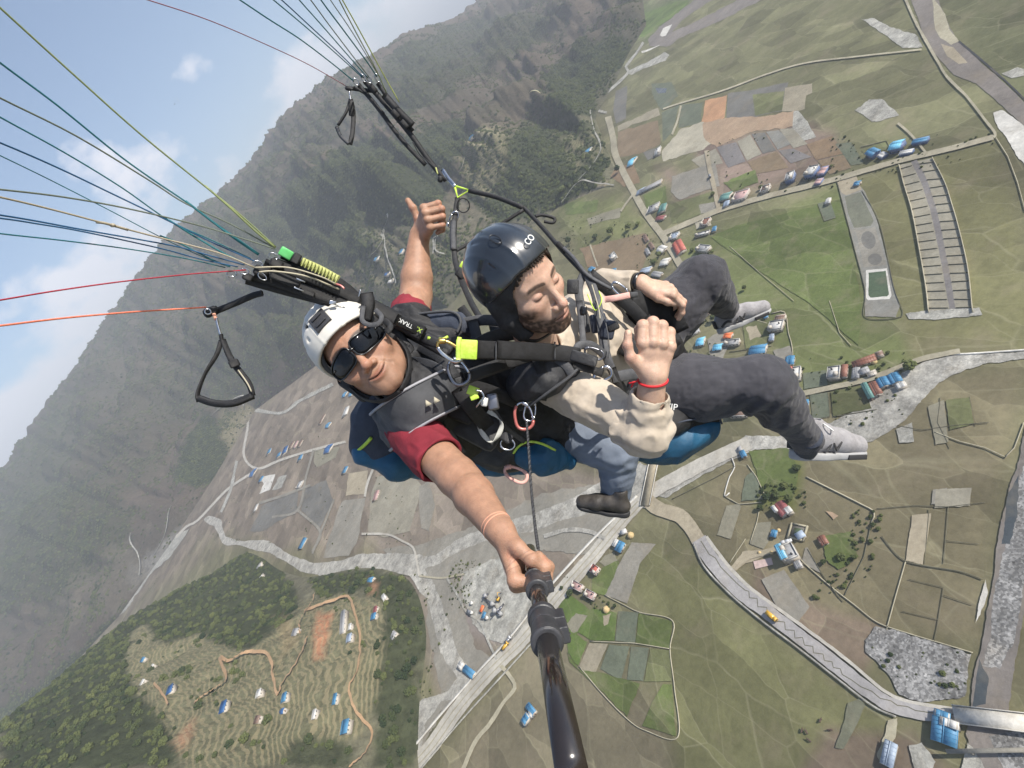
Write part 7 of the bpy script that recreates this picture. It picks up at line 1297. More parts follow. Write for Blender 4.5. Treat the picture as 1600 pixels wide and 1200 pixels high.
# ================================================================== selfie stick
ss = empty('selfie_stick', towld(STA), 'brown black telescopic selfie stick with two grey twist locks, gripped by the pilot', 'selfie stick')
at_ = lambda y: None
def onst(y):      # the point of the stick's axis seen at height y of the photograph
    t = np.linspace(0, 1, 4001)[:, None]; Q = STA + (STB - STA) * t; py = 600 - FPX * Q[:, 1] / -Q[:, 2]; return Q[np.argmin(np.abs(py - y))]
def stube(y0, y1, r0, r1=None): return tube_geo(np.array([onst(y0), (onst(y0) + onst(y1)) / 2, onst(y1)]), r0 * .93, 32, raw=True, r2=r1)
HND = STA - SAX * .13; g = tube_geo(np.array([HND, STA, onst(915)]), .0125, 24, raw=True); put('handle_tube', g[0], g[1], M_STICK, ss)
put('middle_tube', *stube(900, 985, .0130), M_STICK, ss); put('outer_tube', *stube(985, 1235, .0148), M_STICK, ss)
def lock(y0, y1, r, side, nm):
    a, b = onst(y0), onst(y1); ax = nrmz(b - a); A = view_axes((a + b) / 2, 0); s = nrmz(np.cross(ax, A[2])); s = s if s[0] > 0 else -s; m = (a + b) / 2
    n_ = nrmz(np.cross(s, ax)); n_ = n_ if n_[2] > 0 else -n_
    L = np.linalg.norm(b - a)
    def f(P):
        q = P - m; u = q @ ax; v = q @ s; w = q @ n_; rr = np.hypot(v, w); d = np.maximum(rr - r, np.abs(u) - L / 2) ; ear = np.hypot(np.maximum(np.abs(v - r * .9) - r * .55, 0), np.maximum(np.abs(w) - r * .42, 0)) - .003; ear = np.maximum(ear, np.abs(u) - L * .36); d = smin(d, ear, .004)
        d = np.minimum(d, np.maximum(rr - r * 1.12, np.abs(np.abs(u) - L * .42) - L * .07)); g_ = np.maximum(np.abs(u) - .0008, -1 * (rr - r * .97)); return smax(d, -g_, .001)
    lo, hi = limits([a, b, m + s * r * 2.2], r * 1.5); V, F = surf(f, lo, hi, .0011); o = put(nm, V, F, M_PLAST, ss); lv = box_geo(m + s * (r * 1.25) + n_ * r * .45, (L * .30, r * .40, .0035), np.array([ax, s, n_]), .4); sub('lever', lv[0], lv[1], M_BLACK, o)
    g = torus(m + s * r * 1.55 + n_ * (r * .45 + .004), (.0032, .0032), .0009, np.array([ax, s, n_]), 16, 6); sub('lever_pin', g[0], g[1], M_DKMET, o)
lock(902, 924, .0165, 1, 'twist_lock'); lock(962, 1006, .0185, 1, 'twist_lock')
g = tube_geo([onst(905) + np.array([.0, .014, 0]), K(840, 880, .90), K(842, 862, .93)], .003, 8); put('cord_eye', g[0], g[1], M_WEB, ss)
# ================================================================== other gliders in the air
def glider(px, py, d, span, lab, m1, rot, m2):
    c = K(px, py, d); A = view_axes(c, rot); e = empty('paraglider', towld(c), lab, 'paraglider'); V = []; n = 17
    for i in range(n):
        a = (i / (n - 1) - .5) * 2.2; x = math.sin(a) * span * .5 / math.sin(1.1); y = (math.cos(a) - math.cos(1.1)) * span * .42; ch = span * .12 * math.sqrt(max(1 - (2 * i / (n - 1) - 1) ** 2, .03))
        for u, w in ((-1, 0), (-.6, .22), (.2, .15), (1, 0), (.2, -.05), (-.6, -.06)): V.append((x, y + w * ch, u * ch))
    F = [(i * 6 + j, i * 6 + (j + 1) % 6, (i + 1) * 6 + (j + 1) % 6, (i + 1) * 6 + j) for i in range(n - 1) for j in range(6)]
    put('canopy', np.array(V) @ A + c, np.array(F), m1, e, smooth=True)
    pc = np.array([0, -span * .62, 0]); L = []
    for i in range(0, n, 4): L.append(tube_geo([np.array(V[i * 6]) , pc], span * .0022, 4, raw=True))
    g = merge(L); o = put('line_set', g[0] @ A + c, g[1], m2, e); o['kind'] = 'stuff'
    v, f = surf(lambda P: smin(rc(P, pc + [0, -.3, 0], pc + [.1, -.9, .3], .28, .3), np.minimum(np.linalg.norm(P - pc - [0, .15, 0], axis=1) - .17, rc(P, pc + [.1, -.9, .3], pc + [.2, -1.0, 1.0], .2, .12)), .1), pc - 1.6, pc + 1.4, .09); put('pilot_figure', v @ A + c, f, M_NAVY, e)
M_CAN = mat('cream_canopy', (.80, .74, .45), .6, col2=(.85, .8, .6), nscale=.4); M_CAN2 = mat('pale_canopy', (.55, .60, .60), .6, col2=(.3, .36, .38), nscale=.4)
glider(836, 146, 430, 9.5, 'cream winged paraglider flying low over the wooded hillside', M_CAN, 8, M_GWEB); glider(276, 157, 620, 7.5, 'tiny pale paraglider alone in the blue sky', M_CAN2, 35, M_GWEB)
# ================================================================== buildings
HCOL = dict(blue=((.05, .185, .33), (.08, .24, .40)), lblue=((.12, .42, .62), (.2, .5, .68)), dblue=((.02, .08, .22), (.03, .12, .3)), white=((.52, .51, .48), (.62, .61, .58)), grey=((.26, .26, .26), (.36, .36, .36)), gblue=((.26, .32, .40), (.36, .42, .5)),
            rust=((.20, .085, .055), (.28, .13, .09)), brown=((.17, .11, .08), (.25, .17, .13)), red=((.42, .10, .07), (.5, .16, .12)), maroon=((.22, .07, .07), (.3, .1, .1)), teal=((.10, .22, .20), (.14, .28, .25)), pink=((.42, .26, .24), (.5, .34, .32)), orange=((.70, .16, .05), (.8, .22, .08)), wall=((.40, .36, .30), (.5, .46, .4)), wallblue=((.10, .14, .26), (.15, .2, .34)), dark=((.05, .05, .055), (.08, .08, .08)))
def hm(k):
    a, b = HCOL[k]; return mat('roofing_' + k if k not in ('wall', 'wallblue') else 'plaster_' + k, a, .55, col2=b, nscale=.35, contrast=(.3, .7), bump=.12, bscale=.9)
GLS = mat('window_glass', (.02, .025, .03), .15, spec=.7)
def quadbox(x0, x1, y0, y1, z0, z1):
    V = np.array([(x, y, z) for x in (x0, x1) for y in (y0, y1) for z in (z0, z1)], float); return V, np.array([(0, 1, 3, 2), (4, 6, 7, 5), (0, 4, 5, 1), (2, 3, 7, 6), (0, 2, 6, 4), (1, 5, 7, 3)])
def gable(L, W, z, rise, over=.4, ribs=True):
    """two-slope sheet roof with thickness and raised ribs"""
    a, b = L / 2 + over, W / 2 + over; P = []
    for s in (-1, 1):
        V = np.array([(-a, 0, z + rise), (a, 0, z + rise), (a, s * b, z - .15), (-a, s * b, z - .15)], float); T2 = V - [0, 0, .15]; V = np.vstack([V, T2]); P.append((V, np.array([(0, 1, 2, 3), (7, 6, 5, 4), (0, 4, 5, 1), (1, 5, 6, 2), (2, 6, 7, 3), (3, 7, 4, 0)])))
    n = int(min(14, L / 1.4))
    for i in range(n + 1):
        x = -a + 2 * a * i / max(n, 1)
        for s in (-1, 1):
            V = np.array([(x - .07, 0, z + rise + .02), (x + .07, 0, z + rise + .02), (x + .07, s * b, z - .13), (x - .07, s * b, z - .13), (x, 0, z + rise + .14), (x, s * b, z - .01)], float); P.append((V, np.array([(0, 4, 5, 3), (1, 4, 5, 2)])))
    P.append(quadbox(-a, a, -.18, .18, z + rise - .02, z + rise + .10)); return merge(P)
def mk(name, geo, m, par): 
    me = mesh_np(name, geo[0], geo[1]); return link(name, me, m, par)
def house(px, py, ang, L, Wd, kind, col, lab, h=3.2, wall='wall', extra=(), cat='house', grp='houses of the valley and hillside'):
    c = HW.pop(0); r = math.radians(ang); g_ = lambda a, b: G(np.array(a * 1.), np.array(b * 1.), c[2]); e = g_(px + math.cos(r) * 6, py + math.sin(r) * 6) - g_(px - math.cos(r) * 6, py - math.sin(r) * 6); f = g_(px - math.sin(r) * 6, py + math.cos(r) * 6) - g_(px + math.sin(r) * 6, py - math.cos(r) * 6); h = h * .8
    k = np.linalg.norm(c - CAMP) / FPX; e[2] = 0; f[2] = 0; sl = min(max(np.linalg.norm(e) / 12, k), 2.2 * k); sw = min(max(np.linalg.norm(f) / 12, k), 2.2 * k); L *= sl * .84; Wd *= sw * .84; L, Wd = max(L, 3.), max(Wd, 2.6)
    rz = math.atan2(e[1], e[0]); zb = c[2] + (-.4 if c[2] > .5 else 0); o = empty('house', (c[0], c[1], zb + .12), lab, cat, grp, rz); far = k * 1.0 > 1.0
    mk('wall', quadbox(-L / 2, L / 2, -Wd / 2, Wd / 2, -.1 - (2.5 if c[2] > .5 else 0), h), hm(wall), o); nw = max(1, min(4, int(L / 3)))
    if kind == 'gable': mk('roof', gable(L, Wd, h, Wd * .13 + .3), hm(col), o)
    elif kind == 'shed':
        V, F = quadbox(-L / 2 - .3, L / 2 + .3, -Wd / 2 - .3, Wd / 2 + .3, h + .1, h + .28); V[:, 2] += (V[:, 1] / Wd + .5) * .7; rf = mk('roof', (V, F), hm(col), o)
    else:
        rf = mk('roof', quadbox(-L / 2 - .2, L / 2 + .2, -Wd / 2 - .2, Wd / 2 + .2, h + .02, h + .22), hm(col), o)
        g = merge([quadbox(-L / 2 - .2, L / 2 + .2, s * Wd / 2 - .1, s * Wd / 2 + .1, h + .24, h + 1.0) for s in (-1, 1)] + [quadbox(s * L / 2 - .1, s * L / 2 + .1, -Wd / 2 + .12, Wd / 2 - .12, h + .24, h + 1.0) for s in (-1, 1)]); mk('parapet', g, hm('white' if col != 'white' else 'grey'), rf)
        mk('stair_box', quadbox(-L / 2 + .5, -L / 2 + min(3.2, L * .4), -Wd / 2 + .5, -Wd / 2 + min(3, Wd * .5), h + .24, h + 2.4), hm('wall'), rf); tk = cyl((L * .25, Wd * .15, h + .24), (L * .25, Wd * .15, h + 1.5), .55, .5, 12); mk('water_tank', tk, M_DARKRUB, rf)
    if not far:
        for s in (-1, 1):
            for i in range(nw):
                x = -L / 2 + L * (i + .5) / nw + (.0 if s > 0 else .3); w = mk('window', quadbox(x - .6, x + .6, s * (Wd / 2 + .01) - .04, s * (Wd / 2 + .01) + .04, 1.0, 2.2), hm('white'), o); mk('pane', quadbox(x - .5, x + .5, s * (Wd / 2 + .06) - .02, s * (Wd / 2 + .06) + .02, 1.1, 2.1), GLS, w)
        mk('door', quadbox(L / 2 - .02, L / 2 + .06, -.5, .5, 0, 2.1), hm('brown'), o)
    for (dx, dy, l2, w2, h2, c2, nm) in extra:      # dx, dy, l2, w2 in pixels of the photograph along the house's own axes
        a, b = dx * sl, dy * sw; l, w = l2 * sl / 2 * .92, w2 * sw / 2 * .92; p = mk(nm, quadbox(a - l, a + l, b - w, b + w, -.1, h2), hm('wall' if wall != 'wallblue' else wall), o); G_ = gable(2 * l, 2 * w, h2, .4, .25); G_[0][:, 0] += a; G_[0][:, 1] += b; mk('roof_sheet', G_, hm(c2), p)
    return o
Hs = [(1479, 1146, -86, 26, 24, 'gable', 'blue', 'large bright blue roofed house just below the right end of the bridge road', 4, 'wall', ((14, 3, 10, 14, 3, 'blue', 'annex'), (9, -4, 7, 16, 4.4, 'white', 'terrace'))),
 (1392, 1180, -78, 27, 12, 'gable', 'gblue', 'pale grey blue metal shed at the bottom edge beside the dirt track', 3.4), (1238, 868, 62, 24, 20, 'flat', 'grey', 'two storey grey house with a light blue roof half beside the pink slab', 6.5, 'wall', ((-2, -8, 22, 9, 7.2, 'lblue', 'upper_storey'), (17, 2, 9, 9, 3, 'grey', 'annex'))),
 (1253, 839, -30, 12, 9, 'shed', 'gblue', 'small pale metal roof next to the square fish pond', 2.6), (1211, 836, -75, 10, 8, 'gable', 'blue', 'tiny bright blue hut left of the two parked white cars', 2.6), (1225, 798, 52, 22, 17, 'gable', 'maroon', 'maroon roofed house with white roof parts under the dark trees', 3.6, 'wall', ((8, 5, 9, 9, 3.9, 'white', 'annex'), (-4, -8, 10, 5, 4, 'white', 'porch'))),
 (1288, 847, 58, 13, 10, 'gable', 'rust', 'lone little hut with rusty roof in the olive field', 2.6), (971, 856, -62, 17, 12, 'gable', 'blue', 'blue roofed house just below the pale gravel road', 3.2, 'wall', ((2, 9, 12, 6, 2.6, 'white', 'annex'),)), (932, 892, -60, 14, 14, 'flat', 'red', 'red roofed house between the gravel road and the long grey field', 3.4, 'wall'),
 (905, 918, 28, 20, 12, 'flat', 'pink', 'pale pink row house nearer the selfie stick, left of its twin', 3.2), (925, 931, 28, 18, 12, 'flat', 'pink', 'pale pink row house, right one of the pair above the green gardens', 3.2), (977, 833, -25, 11, 5, 'shed', 'white', 'very small white shed on the verge between road and blue roofed house', 2.4),
 (833, 1110, 52, 19, 9, 'gable', 'blue', 'isolated bright blue house with two wings in the dry field left of the stick', 3.2, 'wall', ((1, -13, 9, 14, 3, 'blue', 'wing'), (4, -3, 8, 8, 2.6, 'white', 'court'))), (736, 1051, 38, 22, 10, 'gable', 'blue', 'blue and white row building against the pale road below the gravel yard', 3.2, 'wall', ((-16, 0, 9, 10, 3, 'white', 'annex'),)),
 (1236, 567, -83, 15, 13, 'gable', 'blue', 'bright blue roof touching the right of the knee of the passenger', 3.4), (1246, 588, -85, 22, 15, 'flat', 'white', 'white and red house just below the bright blue roof by the knee', 4.5, 'wall', ((2, 6, 18, 4, 4.8, 'red', 'side_roof'),)), (1306, 587, -83, 20, 17, 'flat', 'white', 'big white roofed house with dark side on the river road', 5), (1322, 583, -84, 22, 7, 'shed', 'rust', 'narrow rusty roof attached right of the big white roof', 3),
 (1339, 586, -84, 18, 9, 'gable', 'grey', 'grey barrel shaped roof between two rusty ones', 3), (1352, 567, -20, 30, 11, 'gable', 'rust', 'longest rusty roof of the village, above the grey barrel roof', 3, 'wall', ((18, 2, 8, 8, 2.5, 'brown', 'annex'),)), (1352, 582, -22, 12, 10, 'gable', 'grey', 'small grey roof just below the long rusty one', 2.8), (1364, 586, -20, 11, 8, 'gable', 'wall', 'pale little roof at the right end of the rusty cluster', 2.6),
 (1382, 601, 60, 16, 13, 'gable', 'blue', 'blue roof in the row next to the teal shed, over the dry river', 3.4), (1369, 611, 62, 24, 12, 'gable', 'rust', 'rusty row roof between the teal shed and the blue roof', 3.2), (1358, 615, 62, 30, 7, 'gable', 'teal', 'long narrow dark teal shed at the left end of its row', 4, 'dark'), (1400, 595, 60, 17, 14, 'gable', 'blue', 'blue roof farthest right in the village beside the big dark tree', 3.4, 'wall', ((13, 2, 8, 11, 2.6, 'white', 'annex'),)),
 (1258, 636, -85, 17, 13, 'gable', 'blue', 'blue roof right of the shin beside the fenced vegetable plots', 3.2), (1242, 606, -20, 8, 5, 'shed', 'blue', 'sliver of blue roof below the white and red house', 2.4), (1215, 513, -8, 22, 14, 'flat', 'white', 'grey white house with cluttered roof right of the orange roof, in a brown plot', 4.5, 'wall', ((2, 12, 14, 8, 3, 'brown', 'annex'),)), (1207, 530, -85, 11, 7, 'gable', 'gblue', 'small grey blue shed at the lower left of the cluttered white house', 2.6), (1198, 497, -30, 6, 5, 'shed', 'blue', 'tiny blue shed at the upper left corner of the brown plot', 2.4),
 (1187, 549, -8, 26, 14, 'gable', 'blue', 'wide blue roof half hidden behind the near thigh', 3.6), (1088, 507, -36, 20, 9, 'gable', 'blue', 'slanting blue roof between the fist and the hanging thigh', 3.4), (1097, 536, -12, 13, 12, 'gable', 'lblue', 'light blue square roof left of the concrete yard', 3.2), (1124, 545, -8, 15, 9, 'gable', 'lblue', 'pale blue roof just above the near thigh', 3.2), (1140, 527, -3, 13, 8, 'gable', 'orange', 'bright orange roof under the heel of the raised shoe', 3.2),
 (1146, 538, -6, 26, 8, 'flat', 'grey', 'long grey flat building directly below the orange roof', 3.4), (1086, 521, -30, 20, 7, 'gable', 'grey', 'grey roof strip beneath the slanting blue roof', 3), (1103, 492, -35, 16, 9, 'gable', 'brown', 'brown roof just above the slanting blue roof', 3), (1158, 643, -4, 30, 24, 'flat', 'brown', 'large brown courtyard building between thigh and shin', 3.2), (1163, 712, 60, 11, 8, 'gable', 'blue', 'small blue roof above the bright green plot near the river wall', 2.8), (1158, 704, 60, 7, 6, 'shed', 'grey', 'tiny grey shed touching the small blue roof by the river wall', 2.4),
 (1366, 243, 22, 14, 12, 'gable', 'blue', 'bright blue house, left one of two blue houses on the upper road', 5, 'wallblue', ((12, 2, 8, 8, 2.6, 'white', 'annex'),)), (1404, 233, -12, 14, 12, 'gable', 'lblue', 'blue white house, taller one nearer the river on the upper road', 6, 'wallblue', ((22, 2, 16, 6, 2.8, 'blue', 'annex'), (14, -9, 14, 5, 2.6, 'white', 'shed'))), (1271, 273, -10, 15, 12, 'flat', 'white', 'white roofed house with deep blue walls and a pink annex on the upper road', 6.5, 'wallblue', ((14, 0, 9, 10, 3, 'pink', 'annex'), (18, -12, 8, 7, 2.6, 'pink', 'shed'))),
 (1237, 281, -75, 15, 9, 'flat', 'white', 'narrow pale house left of the white and blue one on the upper road', 6, 'wallblue'), (1341, 289, -10, 7, 6, 'gable', 'blue', 'tiny blue hut at the head of the fish ponds', 2.6), (1295, 317, -75, 9, 6, 'gable', 'white', 'tiny white roofed hut in the dark fenced garden', 2.6), (989, 254, -25, 11, 9, 'gable', 'lblue', 'pale blue roof beside the main road below the forest', 3), (1029, 238, -80, 13, 5, 'flat', 'white', 'white building at the end of the grey rectangular plot', 3), (1018, 293, -27, 42, 5, 'gable', 'grey', 'very long thin grey roof beside the main road', 3), (1003, 300, -27, 14, 6, 'gable', 'gblue', 'pale blue grey roof under the long thin one', 2.8),
 (1036, 328, -75, 14, 8, 'gable', 'teal', 'green teal roof near the main road above a brown strip', 3.2), (1022, 327, -70, 14, 11, 'flat', 'grey', 'pale grey yard building left of the teal roof', 2.6), (1034, 342, -8, 14, 5, 'gable', 'maroon', 'dark red strip roof below the teal one', 2.8), (1136, 309, -14, 17, 9, 'gable', 'teal', 'green grey roof at the left end of the row by the road corner', 3.2), (1159, 309, -16, 24, 12, 'flat', 'pink', 'brown pink row house in the middle of the corner row', 4), (1136, 321, -80, 9, 7, 'gable', 'gblue', 'blue grey hut below the green grey roof', 2.6), (1198, 298, -70, 11, 9, 'flat', 'brown', 'small brown house alone on the upper road', 4), (1104, 349, -10, 13, 9, 'flat', 'rust', 'unfinished rust red house south of the upper road', 3),
 (1117, 360, -80, 8, 5, 'gable', 'blue', 'tiny blue hut at the end of the white wall row', 2.4), (1099, 367, -14, 26, 4, 'flat', 'white', 'thin white row building by the tiny blue hut', 2.4), (1055, 371, -12, 14, 8, 'flat', 'gblue', 'grey white house right of the main road above the rust red roof', 3), (1063, 389, 62, 21, 17, 'gable', 'red', 'big rust red roof beside the main road above the raised knee', 4), (1101, 391, 8, 20, 9, 'flat', 'grey', 'grey green roofed house peeking over the raised knee', 4), (1036, 391, 20, 11, 11, 'gable', 'white', 'bright white roof left of the main road opposite the red one', 3), (1041, 411, -10, 14, 9, 'gable', 'white', 'white roof at the lower end of the main road above the wrist', 3),
 (1010, 374, 60, 12, 7, 'gable', 'brown', 'brown shack, upper one of three left of the main road', 2.4), (1019, 386, 55, 12, 7, 'gable', 'brown', 'brown shack, middle one of three left of the main road', 2.4), (1013, 395, 62, 11, 6, 'gable', 'grey', 'grey shack below the brown ones left of the main road', 2.4), (960, 403, -40, 12, 9, 'flat', 'white', 'pale house in the middle of the brown field', 4.5), (958, 427, -75, 9, 8, 'gable', 'blue', 'blue roof under the pale house of the brown field', 2.8), (1011, 424, -14, 18, 7, 'gable', 'gblue', 'blue white roof among the trees just above the forearm', 3), (926, 422, 20, 8, 7, 'gable', 'blue', 'tiny blue roof beside the far spreader strap', 2.6), (1028, 430, 10, 16, 7, 'gable', 'grey', 'grey roof tucked between arm and main road', 2.6),
 (920, 236, -30, 9, 6, 'gable', 'blue', 'vivid blue hut inside the wooded slope', 2.6), (738, 215, 70, 8, 6, 'gable', 'blue', 'blue hut on the cleared hilltop behind the far riser', 4), (474, 850, -62, 18, 7, 'gable', 'blue', 'bright blue long house at the bottom of the dry grey estate', 3), (540, 736, -65, 13, 6, 'gable', 'blue', 'blue house in the bare field below the blue harness panel', 3), (515, 702, -15, 10, 8, 'gable', 'dblue', 'dark blue house on the pale plot by the lane', 3.4), (470, 717, -70, 9, 6, 'gable', 'blue', 'small blue house just under the lane', 3),
 (446, 706, -70, 13, 7, 'gable', 'dblue', 'dark blue house at the left end of the brown slatted roofs', 4), (436, 713, -70, 7, 6, 'gable', 'blue', 'light blue hut left of the dark blue house on the lane', 3), (456, 697, -62, 14, 5, 'gable', 'brown', 'brown slat roof, left one of three above the lane', 3), (463, 696, -62, 14, 4, 'gable', 'pink', 'pinkish slat roof, middle one of three above the lane', 3), (470, 694, -62, 13, 4, 'gable', 'brown', 'brown slat roof, right one of three above the lane', 3), (421, 707, -70, 8, 5, 'gable', 'blue', 'small blue house alone above the lane fork', 3), (397, 739, -20, 8, 7, 'gable', 'dblue', 'blue hut exactly at the fork of the lanes', 3),
 (409, 750, -60, 10, 6, 'gable', 'blue', 'blue roof on the edge of the white yard', 3), (514, 665, -10, 7, 5, 'gable', 'blue', 'bright blue hut above the lane near the slatted long roof', 3), (504, 656, -62, 20, 3.5, 'gable', 'brown', 'long thin dull roof left of the pilot\'s shoulder', 3), (470, 758, -20, 8, 6, 'flat', 'white', 'white little house at the crossing of the grey estate lanes', 3), (401, 795, -68, 13, 4, 'gable', 'white', 'thin white building at the left rim of the grey estate', 3), (541, 645, -72, 16, 7, 'gable', 'white', 'pale roof touching the navy harness panel', 3), (540, 617, -20, 6, 5, 'gable', 'blue', 'blue dot of a roof under the white helmet\'s strap', 3), (550, 616, -20, 6, 5, 'gable', 'blue', 'second blue dot of a roof closest to the navy harness panel', 3),
 (589, 776, -72, 18, 6, 'gable', 'pink', 'pinkish row roof between the bare plot and the ploughed strips', 3), (406, 885, -50, 12, 4, 'gable', 'grey', 'thin grey roof on the wooded edge above the dry river', 3), (541, 1138, -80, 18, 12, 'gable', 'blue', 'largest blue roof of the terraced hill, at its lower right', 3.4), (446, 1092, -80, 13, 6, 'gable', 'blue', 'blue house below the tip of the orange hairpin road', 3), (525, 1094, -80, 15, 5, 'gable', 'blue', 'slim blue house on the terraces above the largest blue roof', 3), (350, 1108, -75, 17, 7, 'gable', 'dblue', 'blue house on the terraces under the left winding road', 3), (267, 1081, -75, 14, 6, 'gable', 'dblue', 'dark blue house at the far left of the terraces', 3),
 (537, 974, -86, 42, 6, 'gable', 'grey', 'very long grey shed beside the orange earth on the terraced hill', 3), (547, 999, -82, 13, 7, 'gable', 'gblue', 'white blue shed at the lower end of the very long grey one', 3), (548, 981, -82, 10, 4, 'gable', 'white', 'thin white shed right of the very long grey one', 2.6), (585, 965, -80, 10, 7, 'gable', 'blue', 'blue hut right of the curved orange road', 3), (588, 954, -80, 10, 5, 'gable', 'maroon', 'dark red roof joined above the blue hut of the curved road', 3), (581, 907, -10, 9, 6, 'gable', 'blue', 'blue hut topping the hill next to the dry river', 3), (602, 935, 60, 9, 6, 'gable', 'white', 'white hut below the orange earth patch at the hill\'s top', 3),
 (406, 1086, -80, 11, 6, 'gable', 'white', 'white hut in the middle of the terraces left of the hairpin', 3), (404, 1126, -70, 9, 8, 'gable', 'brown', 'brown and white hut low on the terraces', 3), (493, 1118, -80, 13, 5, 'gable', 'white', 'white and red hut between the two lower blue houses', 3), (225, 1032, -60, 6, 5, 'gable', 'blue', 'tiny blue hut in the upper left hamlet of the terraces', 3), (444, 1112, -20, 6, 5, 'gable', 'dblue', 'tiny blue hut right under the hairpin\'s blue house', 3), (462, 990, -70, 11, 8, 'gable', 'grey', 'grey hut at the forest edge left of the orange earth', 3), (616, 993, -60, 12, 7, 'gable', 'grey', 'grey ruin among the trees right of the curved road', 2.4), (225, 1067, -60, 7, 4, 'gable', 'white', 'white hut lowest in the upper left hamlet', 3), (239, 1044, -60, 8, 4, 'gable', 'white', 'long white hut of the upper left hamlet', 3),
 (590, 405, -10, 8, 5, 'gable', 'blue', 'blue house on the hillside terraces left of the raised forearm', 5), (627, 396, -60, 9, 6, 'gable', 'blue', 'blue house touching the left of the raised forearm', 5), (606, 429, -10, 8, 4, 'gable', 'dblue', 'dark blue house lower on the terraces left of the raised forearm', 5), (612, 440, -20, 8, 4, 'gable', 'white', 'white house lowest on the terraces left of the raised forearm', 5), (410, 902, -50, 7, 4, 'gable', 'white', 'white hut at the wooded edge under the thin grey roof', 3)]
HW = list(T([a[0] for a in Hs], [a[1] for a in Hs]))
for a in Hs:
    px, py, ang, L, Wd, kind, col, lab = a[:8]; h = a[8] if len(a) > 8 else 3.2; wall = a[9] if len(a) > 9 else 'wall'; ex = a[10] if len(a) > 10 else ()
    house(px, py, ang, L, Wd, kind, col, lab, h, wall, ex)
# ------------------------------------------------------------------ bridges
def deck(name, lab, p0, p1, wpx, z, mcol, cat='bridge', piers=3, rail=True, overhang=0):
    a, b = G(np.array(p0[0] * 1.), np.array(p0[1] * 1.), z), G(np.array(p1[0] * 1.), np.array(p1[1] * 1.), z); L = np.linalg.norm(b - a); k = np.linalg.norm((a + b) / 2 - CAMP) / FPX; w = wpx * k; rz = math.atan2(*(b - a)[[1, 0]]); e = empty(name, ((a + b) / 2 * [1, 1, 0] + [0, 0, .1]), lab, cat, rz=rz)
    mk('deck', quadbox(-L / 2, L / 2, -w / 2, w / 2, z - .5, z), gm(mcol), e)
    for s in (-1, 1):
        if rail:
            mk('parapet', quadbox(-L / 2, L / 2, s * w / 2 - .12, s * w / 2 + .12, z + .01, z + .9), gm('white'), e)
    for i in range(piers): x = -L / 2 + L * (i + .5) / piers; mk('pier', quadbox(x - .5, x + .5, -w * .42, w * .42, -.3, z - .52), gm('gray'), e)
    return e
deck('bridge', 'white concrete road bridge crossing the stony river at the right edge', (1490, 1116), (1640, 1134), 17, 3.2, 'white', piers=5); deck('bridge', 'short tan bridge over the dry river above the road junction', (1023, 716), (1008, 790), 16, 1.6, 'dust', piers=2)
fb = deck('footbridge', 'thin grey suspended footbridge across the river at the bottom right', (1478, 1174), (1640, 1171), 4, 5, 'gray', 'footbridge', 2, False)
# ------------------------------------------------------------------ vehicles, hay, animals, yard machines
VM_ = dict(white=mat('car_paint_white', (.6, .6, .6), .3, coat=.6), yellow=mat('machine_yellow', (.62, .36, .04), .4, coat=.3), grey=mat('car_paint_grey', (.2, .21, .23), .3, coat=.6)); TYRE = M_DARKRUB
def wheels(e, xs, y, r):
    for x in xs:
        for s in (-1, 1): w = mk('wheel', cyl((x, s * y - .12, r), (x, s * y + .12, r), r, r, 14), TYRE, e); mk('rim', cyl((x, s * y - .14, r), (x, s * y + .14, r), r * .5, r * .5, 10), M_STEEL, w)
def car(px, py, ang, col, lab, truck=False):
    c = G(px * 1., py * 1., LV[0] + .62); r = math.radians(ang); e_ = G(px + math.cos(r) * 5, py + math.sin(r) * 5, 0) - G(px - math.cos(r) * 5, py - math.sin(r) * 5, 0); e = empty('truck' if truck else 'car', c, lab, 'truck' if truck else 'car', rz=math.atan2(e_[1], e_[0]))
    if truck:
        mk('cab', quadbox(2.0, 3.6, -1.1, 1.1, .6, 2.7), VM_[col], e); mk('bed', quadbox(-3.4, 1.9, -1.2, 1.2, .9, 2.1), VM_['yellow' if col == 'yellow' else 'grey'], e); mk('chassis', quadbox(-3.3, 3.4, -.5, .5, .5, .88), M_DARKRUB, e); mk('windscreen', quadbox(3.6, 3.64, -.9, .9, 1.6, 2.4), GLS, e); wheels(e, (-2.4, 2.6), 1.05, .5)
    else:
        V = np.array([(-2.1, 0, .4), (-2.15, 0, .9), (-1.3, 0, 1.0), (-.9, 0, 1.45), (.5, 0, 1.45), (1.1, 0, 1.0), (2.1, 0, .85), (2.2, 0, .4)], float); A = V + [0, -.85, 0]; B = V + [0, .85, 0]; n = 8; F = [(i, (i + 1) % n, n + (i + 1) % n, n + i) for i in range(n)] + [(0, 7, 6, 1), (1, 6, 5, 2), (2, 5, 4, 3), (8, 9, 14, 15), (9, 10, 13, 14), (10, 11, 12, 13)]
        mk('body', (np.vstack([A, B]), np.array(F)), VM_[col], e); mk('windscreen', quadbox(.62, 1.0, -.7, .7, 1.12, 1.2), GLS, e); wheels(e, (-1.35, 1.35), .8, .33)
car(1225, 848, -18, 'white', 'left white car parked left of the square fish pond'); car(1232, 846, -18, 'white', 'right white car parked left of the square fish pond'); car(1207, 964, 40, 'yellow', 'yellow truck on the asphalt road beside the zigzag crack', True); car(795, 1001, -50, 'white', 'white truck on the edge of the gravel road', True); car(791, 1010, -50, 'yellow', 'yellow truck parked behind the white one on the gravel road', True); car(735, 957, 35, 'grey', 'dark truck parked at the yard track', True); car(1110, 276, 80, 'grey', 'dark truck on the brown track through the plots', True)
